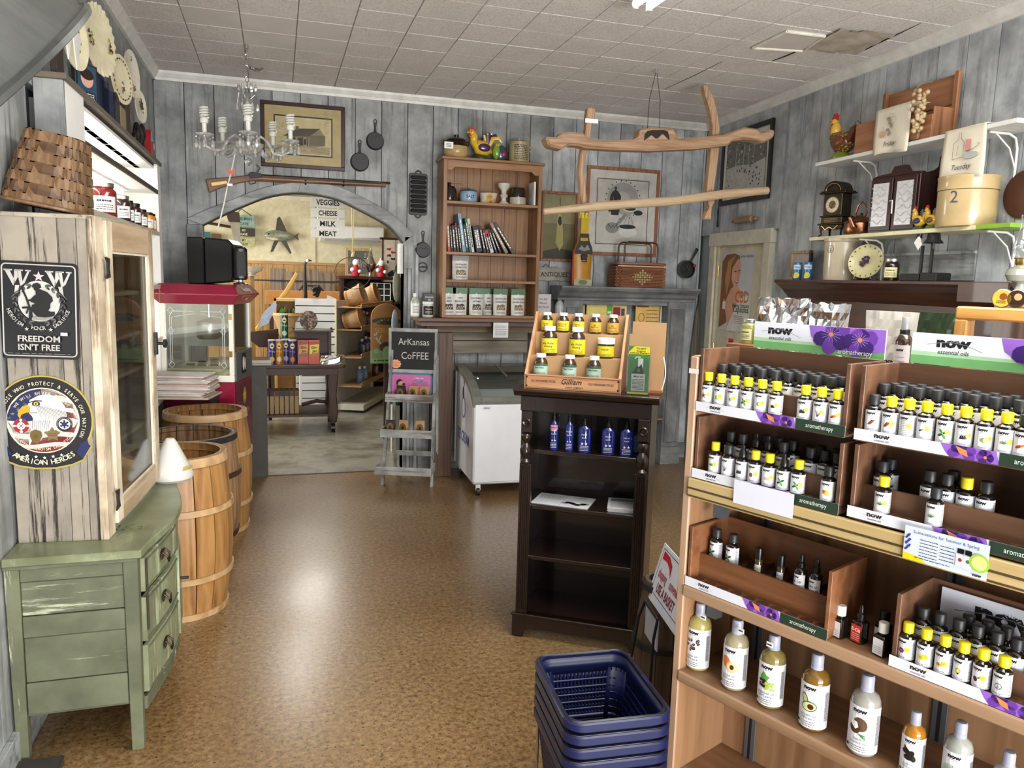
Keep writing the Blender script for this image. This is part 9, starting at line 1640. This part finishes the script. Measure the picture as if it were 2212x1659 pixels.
BX('mirror_plate',-.15,.15,0,.005,.03,.36,H('8a8a84',.15,metal=.6),t)
t=AT('rooster_banner','tall white banner with red and black brush pictures in a dark frame','picture',847,560,11.0); w2=.125
for (x0,x1,z0_,z1_) in ((-w2-.02,-w2,-.32,.30),(w2,w2+.02,-.32,.30),(-w2-.05,w2+.05,.27,.30)): BX('frame_rail',x0,x1,-.01,.01,z0_,z1_,H('3a1a14',.5),t,.003)
BX('banner',-w2,w2,0,.004,-.32,.27,H('c8bcb0',.7),t); d=D(.0006);
for k in range(9): d.ell(-.06+.03*(k%4),.14-.045*(k//2),.022,.014,H('a82c30',.5) if k<5 else INK,9,k,up=(k==0))
d.ell(.0,-.2,.07,.04,INK,14,.5); d.build('banner_print',t,loc=(0,-.0006,0))
t=AT('wire_hoop','large thin wire hoop hanging on twine before the hutch','hoop',762,590,8.4); B().tube([(.19*math.cos(R(a_)),.02*math.sin(R(a_*3)),.17*math.sin(R(a_))) for a_ in range(0,360,12)],.004,6,closed=True).build('hoop_ring',H('4a3a2a',.6),t); B().tube([(.0,0,.17),(-.02,0,2.72-t.location.z)],.004,5).tube([(.0,0,.17),(.03,0,2.72-t.location.z)],.004,5).build('twine',H('c9b890',.8),t); B().tube([(0,0,.17),(.01,0,.22),(-.01,0,.24)],.02,6).build('twine_knot',H('c9b080',.8),t)
t=AT('hanging_fish','pale carved fish plaque hanging on the right jamb, upper one','fish plaque',857,618,6.7); B().sph(0,0,0,.035,.02,.14,12,10).build('fish_body',H('9aa08a',.4,var=.3),t); B().prism([(-.03,.12),(.03,.12),(.0,.2)],-.006,.006,'y').build('tail',H('6a7460',.5),t); B().tube([(0,0,.19),(0,0,2.72-t.location.z)],.002,5).build('hanging_string',IRON,t)
t=AT('hanging_fish','pale blue carved fish plaque hanging on the right jamb, lower one','fish plaque',853,700,6.7); B().sph(0,0,0,.03,.02,.13,12,10).build('fish_body',H('a8b8c4',.4,var=.2),t); B().prism([(-.03,-.11),(.03,-.11),(.0,-.19)],-.006,.006,'y').build('tail',H('8a98a4',.5),t); B().tube([(0,0,.13),(0,0,2.72-t.location.z)],.002,5).build('hanging_string',IRON,t)
zc=pY(836,752,7.4).z; t=AT('deer_sign','round-topped wooden sign painted with a deer head and SUPER BUCK lettering','sign',835,752,7.4,0); GC=H('9ac080',.5)
B().prism([(-.15,zc-.02),(.15,zc-.02),(.15,zc+.30)]+[(.15*math.cos(R(a_)),zc+.30+.13*math.sin(R(a_))) for a_ in range(15,180,15)]+[(-.15,zc+.30)],-.0,.02,'y').build('sign_board',H('b07a3a',.5),t,.003); BX('sign_post',-.02,.02,.02,.05,0,zc+.2,TBZ,t)
d=D(.0006); d.ell(0,zc+.26,.14,.035,H('3a3a2a',.5),20); d.arc("HUNTER'S",0,zc+.18,.12,.085,150,30,.03,H('c8c080',.5),.03); d.text('DEER CAMP',0,zc+.15,.06,H('d8a83a',.5),bold=.05,sx=.72)
for s in (-1,1): d.line([(s*.02,zc+.02),(s*.08,zc+.06),(s*.12,zc+.14)],.012,H('d8dcc8',.5),up=(s<0)); d.line([(s*.08,zc+.06),(s*.05,zc+.13)],.009,H('d8dcc8',.5),up=False); d.line([(s*.11,zc+.10),(s*.09,zc+.16)],.008,H('d8dcc8',.5),up=False)
d.ell(0,zc+.01,.07,.05,H('4a3424',.5),16); d.ell(0,zc-.05,.04,.07,GC,16); d.rect(-.14,zc-.14,.14,zc-.10,GC); d.scrib(-.12,zc-.135,.12,zc-.105,1,.016,H('3a5a3a',.5),3); d.ell(-.1,zc-.03,.03,.025,GC,14); d.build('painted_print',t,loc=(0,-.0008,0)); BX('lower_plank',-.15,.15,0,.02,zc-.15,zc-.02,H('86a870',.5),t,.002)
t=E('green_bottle','dark green bottle at the foot of the right jamb beyond the arch','bottle',(pY(860,850,6.9).x,6.9,.0005)); zb=pY(857,870,6.9).z; t.location.z=.0005; BX('stand',-.06,.06,-.05,.05,0,max(.1,zb-.02),H('c9c6b8',.5),t); B().lathe([(0,max(.1,zb-.02)),(.04,max(.1,zb-.02)),(.04,zb+.14),(.015,zb+.2),(.013,zb+.26),(0,zb+.26)],16).build('bottle_body',H('1c4a2a',.2),t)
t=AT('plank_bench','low wooden bench far back under the table line','bench',620,815,11.2,0); BX('seat',-.4,.5,0,.3,.30,.34,H('a87a48',.5),t,.003)
for x in (-.35,.42): BX('leg',x,x+.05,.05,.25,0,.30,H('8a6038',.5),t)
# == hanging things and the basket stack
YY=4.77; YW=wood('yoke_wood',(.29,.165,.09),(.45,.29,.175),'x',1.6,.6); YWZ=wood('yoke_wood_z',(.30,.175,.095),(.47,.30,.18),'z',1.6,.6); YWL=wood('yoke_pole',(.38,.26,.15),(.54,.40,.25),'x',1.6,.6)
hk=pz(1418,148,CEIL); Q=lambda px,py:(pY(px,py,YY).x-hk.x,pY(px,py,YY).z-CEIL)
t=E('ox_yoke','antique carved wooden ox yoke hanging on wires from the ceiling','yoke',(hk.x,YY,CEIL))
top=[(1172,298),(1203,299),(1204,290),(1225,287),(1255,290),(1262,300),(1300,305),(1360,304),(1374,298),(1376,281),(1393,279),(1438,279),(1448,281),(1458,300),(1500,299),(1555,294),(1568,288),(1600,277),(1630,281),(1634,290),(1655,282),(1666,284),(1662,300)]
bot=[(1640,311),(1628,306),(1600,303),(1575,307),(1565,316),(1500,324),(1400,328),(1320,326),(1262,322),(1245,317),(1225,316),(1208,325),(1180,318)]
b=B(); b.prism([Q(*p) for p in top+bot],-.055,.055,'y'); b.build('yoke_beam',YW,t,.014,smooth=False)
B().prism([Q(*p) for p in ((1383,307),(1384,294),(1390,286),(1400,284),(1426,284),(1434,287),(1438,305),(1430,303),(1422,293),(1414,300),(1408,304),(1398,296),(1392,302))],-.057,-.050,'y').build('carved_window',H('1c120c',.7),t,smooth=False)
B().prism([Q(*p) for p in ((1384,306),(1392,300),(1398,295),(1408,303),(1414,300),(1422,292),(1430,300),(1436,306))],-.064,-.052,'y').build('scroll_crest',YW,t,.004,smooth=False)
def bow(pts,w,name='bow_post',mat=None,d_=.03,y=0):
 L_=[];R_=[]
 for i,p in enumerate(pts):
  x,z=Q(*p[:2]); ww=(p[2] if len(p)>2 else w); L_.append((x-ww/2,z)); R_.append((x+ww/2,z))
 return B().prism(L_+R_[::-1],y-d_,y+d_,'y').build(name,mat or YWZ,t,.008,smooth=False)
bow([(1286,228,.055),(1284,250,.058),(1281,268,.04),(1276,300,.04),(1268,330,.038),(1264,370,.036),(1267,400,.04),(1269,425,.04),(1270,440,.034)],.04,y=.085)
bow([(1535,178,.03),(1543,200,.06),(1553,235,.058),(1559,270,.055),(1556,320,.064),(1552,360,.06),(1547,400,.055),(1545,420,.06)],.05,y=.09)
bow([(1543,430,.05),(1541,438,.045),(1540,447,.02),(1536,460,.04),(1533,474,.056)],.05,'paddle_end',y=.05)
a=Q(1172,458); c=Q(1655,412); m1=Q(1300,445); m2=Q(1450,435); m3=Q(1560,420)
B().tube([(a[0],-.02,a[1]),(m1[0],-.02,m1[1]),(m2[0],-.02,m2[1]),(m3[0],-.02,m3[1]),(c[0],-.02,c[1])],[.02,.031,.03,.03,.026],10,flat=.8).build('lower_pole',YWL,t)
for px in (1398,1424): q=Q(px,283); B().tube([(0,0,-.005),((q[0])*.9,0,q[1]*.5),(q[0],0,q[1]-.04)],.0022,6).build('hanging_wire',IRON,t)
B().cyl(.006,-.03,0,8).build('ceiling_hook',STEEL,t)
q=Q(1284,258); BX('paper_band',q[0]-.045,q[0]+.045,.045,.048,q[1]-.014,q[1]+.012,WH,t)
# chandelier
CG=plain('crystal',(.42,.42,.40),.04,coat=1,var=.45,ns=40); CGG=glass('crystal_glass',(.97,.98,.97),.0,1.5); cp=pz(536,95,CEIL); CYY=cp.y; px2=lambda px,py:pY(px,py,CYY)
cc=px2(536,300); t=E('chandelier','crystal chandelier with five candle arms and spiral bulbs hanging by the arch','chandelier',(cc.x,CYY,CEIL)); Z=lambda py:px2(536,py).z-CEIL
B().cyl(.012,-.03,0,10).build('ceiling_hook',STEEL,t)
for k in range(16): z_=-.03-k*.033; b=B(); b.tube([(.010*math.cos(a_*PI/4)*(1 if k%2 else .0),.010*math.cos(a_*PI/4)*(0 if k%2 else 1),z_-.016+.02*math.sin(a_*PI/4)) for a_ in range(8)],.0028,5,closed=True); b.build('chain_link',CHROME,t)
B().at(.055,0,Z(150),30).lathe([(0,0),(.035,.0),(.05,.012),(.055,.03),(.03,.035),(0,.036)],20).build('canopy_cup',CHROME,t)
zb=Z(330); zt_=Z(225)
B().lathe([(0,zb),(.01,zb),(.03,zb+.03),(.018,zb+.06),(.03,zb+.10),(.016,zb+.16),(.028,zb+.2),(.014,zb+.24),(.02,zb+.28),(.008,zb+.33),(0,zb+.34)],16,rib=.08).build('glass_column',CG,t)
B().lathe([(0,zb-.015),(.03,zb-.012),(.065,zb+.01),(.085,zb+.04),(.09,zb+.055),(.08,zb+.05),(.055,zb+.015),(0,zb+.0)],28,rib=.06).build('crystal_bowl',CG,t)
B().sph(0,0,zb-.055,.024,n=10,k=6).build('ball_drop',CGG,t)
SPB=H('e2e2da',.35,var=.03)
for k in range(5):
 a_=R(k*72+200); cx,cy=math.cos(a_),math.sin(a_); rr=.265; za=zb+.06
 pts=[(cx*r_,cy*r_,z_) for r_,z_ in ((.03,zb+.06),(.08,zb+.10),(.12,zb+.07),(.16,zb+.0),(.21,zb-.01),(.255,zb+.01),(rr,za))]; ar=B().tube(pts,.009,8).build('glass_arm',CG,t)
 B().lathe([(0,0),(.02,.002),(.05,.015),(.055,.022),(.05,.022),(.02,.008),(0,.006)],20,rib=.05).build('drip_pan',CG,t,loc=(cx*rr,cy*rr,za))
 B().cyl(.014,.008,.085,12).build('candle_sleeve',SPB,t,loc=(cx*rr,cy*rr,za)); bl=B().lathe([(0,.082),(.024,.085),(.026,.10),(.022,.115),(0,.118)],14).build('bulb_base',SPB,t,loc=(cx*rr,cy*rr,za))
 B().tube([(.023*math.cos(q_*.55),.023*math.sin(q_*.55),.118+q_*.0013) for q_ in range(46)],.0062,6).build('spiral_tube',SPB,bl)
 for j in range(5):
  b_2=a_+R(j*72); x,y=cx*rr+.05*math.cos(b_2),cy*rr+.05*math.sin(b_2); B().sph(x,y,za-.002,.007,n=8,k=5).lathe([(0,0),(.006,-.008),(.013,-.03),(.010,-.045),(0,-.055)],6) if False else None
  b=B(); b.sph(x,y,za,.007,n=8,k=5); b.T=Matrix.Translation((x,y,za-.012)); b.lathe([(0,0),(.007,-.01),(.014,-.034),(.010,-.05),(0,-.058)],6); b.build('crystal_drop',CG,t,smooth=False)
for k in range(6):
 a_=R(k*60);
 for (r_,z_) in ((.085,zb+.03),(.06,zb+.30),(.05,zb+.42)):
  b=B(); b.T=Matrix.Translation((r_*math.cos(a_),r_*math.sin(a_),z_)); b.lathe([(0,0),(.006,-.008),(.012,-.03),(.009,-.042),(0,-.05)],6); b.build('crystal_drop',CG,t,smooth=False)
 B().tube([(.02*math.cos(a_),.02*math.sin(a_),zb+.33),(.05*math.cos(a_),.05*math.sin(a_),zb+.36),(.06*math.cos(a_),.06*math.sin(a_),zb+.30)],.003,5).build('scroll_wire',CHROME,t)
pts=[px2(*p) for p in ((512,310),(507,335),(500,370),(492,400),(484,440),(478,465),(471,492))]; o=B().tube([tuple(p) for p in pts],.0042,6).build('power_cord',H('cfcdc4',.5),None); tag(o,'pale power cord dropping from the chandelier to the television','cord')
t=E('cord_tag','small orange and white tag on the hanging lamp cord','tag',px2(499,372)+Vector((0,-.006,0))); BX('tag_body',-.022,.022,-.001,.0,-.012,.012,H('c8583a',.6),t)
t=E('inline_switch','white inline plug on the hanging lamp cord','plug',px2(497,400)+Vector((0,-.012,0))); B().prism(rrect(.035,.026,.008),-.008,.008,'z').build('plug_body',WHS,t,.002)
# stack of shopping baskets
BB=plain('basket_blue',(.004,.008,.055),.4,coat=.1,var=.08); BKB=H('0d0e16',.4)
hz=.47; cs=[pz(*p,hz) for p in ((1158,1412),(1362,1402),(1441,1540),(1222,1572))]; c0=sum(cs,Vector())/4; ua=(cs[2]-cs[3]+cs[1]-cs[0]); anb=math.atan2(ua.y,ua.x); wB=((cs[1]-cs[0]).length+(cs[2]-cs[3]).length)/2; lB=((cs[0]-cs[3]).length+(cs[1]-cs[2]).length)/2
print('BASKET',c0,math.degrees(anb),wB,lB)
def make_basket():
 t=E('shopping_basket','','basket',(0,0,0)); dep=.20
 def rr_(z): k=(z+dep)/dep; return (wB-.012)*(.84+.16*k),(lB-.012)*(.84+.16*k)
 def ringp(z,n=5,off=0): w,l=rr_(z); return [(x,y,z) for x,y in rrect(w-2*off,l-2*off,.045,n)]
 def wall_bar(z0,z1,name='wall_band'):
  a=ringp(z0);c=ringp(z1);n=len(a); b=B(); b.add(a+c,[(i,(i+1)%n,n+(i+1)%n,n+i) for i in range(n)]); o=b.build(name,BB,t); md=o.modifiers.new('s','SOLIDIFY'); md.thickness=.0025; md.offset=-1
 a0=ringp(0,6); n=len(a0); prof=[(.0,-.022),(.010,-.022),(.010,-.004),(.006,0),(-.006,0),(-.004,-.006)]
 vs=[];fs=[]
 for (o_,z_) in prof:
  for (x,y,_) in [(p[0],p[1],0) for p in [(x*(1+2*o_/wB),y*(1+2*o_/lB)) for x,y in rrect(wB-.012,lB-.012,.045,6)]]: vs.append((x,y,z_))
 m=len(prof)
 for k in range(m):
  for i in range(n): fs.append((k*n+i,k*n+(i+1)%n,((k+1)%m)*n+(i+1)%n,((k+1)%m)*n+i))
 B().add(vs,fs).build('rim',BB,t)
 zs=[-.022,-.06]; wall_bar(-.06,-.012)
 for z in (-.082,-.104,-.126,-.148,-.170): wall_bar(z-.0035,z+.0035)
 wall_bar(-.20,-.186)
 b=B()
 pts=rrect(1,1,.13,3); per=[]
 w0,l0=rr_(-.05);
 for side in range(4):
  L=(l0 if side%2==0 else w0); k=int(L*.82/.0115)
  for i in range(k+1):
   u=-.41+.82*i/k
   def P3(z): w,l=rr_(z); return ((w/2)*(1 if side==0 else -1),u*l,z) if side%2==0 else (u*w,(l/2)*(1 if side==1 else -1),z)
   p,q=Vector(P3(-.058)),Vector(P3(-.19)); nx=Vector((1 if side==0 else -1,0,0)) if side%2==0 else Vector((0,1 if side==1 else -1,0)); tx=Vector((0,.0028,0)) if side%2==0 else Vector((.0028,0,0)); nn_=nx*.0025
   b.add([tuple(p-tx-nn_),tuple(p+tx-nn_),tuple(p+tx),tuple(p-tx),tuple(q-tx-nn_),tuple(q+tx-nn_),tuple(q+tx),tuple(q-tx)],[(0,3,2,1),(4,5,6,7),(0,1,5,4),(1,2,6,5),(2,3,7,6),(3,0,4,7)])
 b.build('wall_ribs',BB,t,kind='stuff',smooth=False)
 for (sx,sy) in ((1,1),(-1,1),(-1,-1),(1,-1)):
  b=B(); vs=[];n5=5
  for z in (-.05,-.20):
   w,l=rr_(z);
   for i in range(n5+1): a_=R({(1,1):0,(-1,1):90,(-1,-1):180,(1,-1):270}[(sx,sy)]+90*i/n5); vs.append((sx*(w/2-.045)+.045*math.cos(a_),sy*(l/2-.045)+.045*math.sin(a_),z))
  b.add(vs,[(i,i+1,i+n5+2,i+n5+1) for i in range(n5)]); o=b.build('corner_wall',BB,t); md=o.modifiers.new('s','SOLIDIFY'); md.thickness=.0025; md.offset=-1
 w,l=rr_(-.2); b=B()
 for k in range(13): y=-l/2+.03+k*(l-.06)/12; b.box(-w/2+.02,w/2-.02,y-.006,y+.006,-.202,-.198)
 for k in range(5): x=-w/2+.03+k*(w-.06)/4; b.box(x-.006,x+.006,-l/2+.015,l/2-.015,-.2025,-.199)
 b.build('floor_grid',BB,t,kind='stuff',smooth=False)
 for s in (-1,1):
  x=wB/2-.007; y=s*(lB/2-.007)
  B().tube([(-x,s*.02,-.002),(-x,y*.82,-.002),(-x*.94,y*.95,-.002),(-x*.82,y,-.002),(x*.82,y,-.002),(x*.94,y*.95,-.002),(x,y*.82,-.002),(x,s*.02,-.002)],.0048,8).build('folded_handle',BKB,t)
 return t
bk=make_basket(); nm=['topmost blue plastic shopping basket of the stack in front of the dark bookcase','second blue shopping basket from the top of the stack','third blue shopping basket from the top of the stack','fourth blue shopping basket from the top of the stack','fifth blue shopping basket from the top, lowest of the stack']
for k in range(5):
 o=bk if k==0 else dup(bk,(0,0,0)); o.location=(c0.x,c0.y,hz-.0375*k); o.rotation_euler.z=anb; o['label']=nm[k]; o['category']='basket'; o['group']='stacked blue shopping baskets'
t=E('basket_stand','bright wire stand under the stack of blue baskets','stand',(c0.x,c0.y,0)); t.rotation_euler.z=anb
zw=hz-.15-.205
WIR=plain('stand_wire',(.6,.58,.55),.2,1)
for s in (-1,1):
 x=s*(wB/2-.015); B().tube([(x,-lB*.42,0.006),(x*1.02,-lB*.40,.30),(x*1.04,-lB*.36,.33),(x*1.04,lB*.36,.33),(x*1.02,lB*.40,.30),(x,lB*.42,.006)],.0045,8).build('side_wire',WIR,t)
 B().tube([(x,-lB*.42,.10),(x,lB*.42,.10)],.0035,7).build('side_wire',WIR,t)
 B().tube([(-wB/2+.015,s*lB*.42,.08),(wB/2-.015,s*lB*.42,.08)],.0035,7).build('cross_wire',WIR,t); B().tube([(-wB/2+.015,s*lB*.22,zw-.006),(wB/2-.015,s*lB*.22,zw-.006)],.0035,7).build('cross_wire',WIR,t)
for s in (-1,1):
 for y in (-.22,.22): B().tube([(s*(wB/2-.015),y*lB,zw-.006),(s*(wB/2-.015),y*lB,.10)],.0035,7).build('upright_wire',WIR,t)
sg=pY(1398,1287,2.35); SGF=Fr(sg.x,sg.y,-100.6)
t=EF('basket_sign','white sign reading Shopping convenience USE A BASKET tucked behind the gondola side','sign',SGF,0,0,0)
w,h=.31,.205; zb_=sg.z; TL=R(-15)
B().box(0,w,0,.004,0,h).build('sign_sheet',H('d8dbe6',.5,var=.02),t,smooth=False); sh_=t.children[0]; sh_.location=(0,0,zb_); sh_.rotation_euler.x=TL
d=D(.0002)
for (xa,ya,xb,yb) in ((.018,h*.15,.018,h*.93),(.018,h*.93,w-.018,h*.93),(.018,h*.15,w-.018,h*.15),(w-.018,h*.15,w-.018,h*.93)): d.line([(xa,ya),(xb,yb)],.0022,INK,up=False)
d.poly([(.03,h*.76),(.03,h*.90),(.09,h*.89),(.13,h*.80),(.14,h*.60),(.115,h*.72),(.08,h*.78)],RED); d.text('shopping',.078,h*.46,h*.23,H('a82430',.5),sx=.5,bold=.02); d.text('convenience',.21,h*.46,h*.23,H('a82430',.5),sx=.5,bold=.02); d.text('USE A BASKET',.15,h*.22,h*.23,H('7a2430',.5),bold=.05,sx=.62)
o=d.build('sign_print',t,loc=(0,-.0006,zb_)); o.rotation_euler.x=TL
B().tube([(-.05,-.06,.006),(.06,-.045,zb_-.05),(.075,-.03,zb_+.012),(.22,-.03,zb_+.012),(.235,-.045,zb_-.05),(.25,-.06,.006)],.005,8).build('sign_holder',H('2a2c2e',.4,metal=.6),t)
BX('holder_card',.08,.22,-.028,-.024,zb_-.10,zb_+.008,H('b8c0d4',.5),t)
OLD=wood('keg_wood',(.06,.035,.02),(.13,.085,.055),'z',.8,.6); kp=pY(1428,1450,2.36)
barrel('small dark weathered keg standing behind the shopping baskets',kp.x,kp.y,.54,.075,.085,.105,OLD,((.51,.02,HOOPM),(.30,.02,HOOPM),(.05,.02,HOOPM)),11)
q=[pz(*p,.03) for p in ((0,1659),(0,1640),(70,1632),(139,1629),(130,1659))]; t=E('floor_mat','corner of a dark grey floor mat at the lower left','mat',(q[3].x,q[3].y,0)); B().prism([(q[3].x-q[3].x-.45,-.9),(-.45,.0),(0.0,0.0),(0.0,-.9)],.001,.03,'z').build('mat_body',H('33302c',.7,var=.2),t,.004)
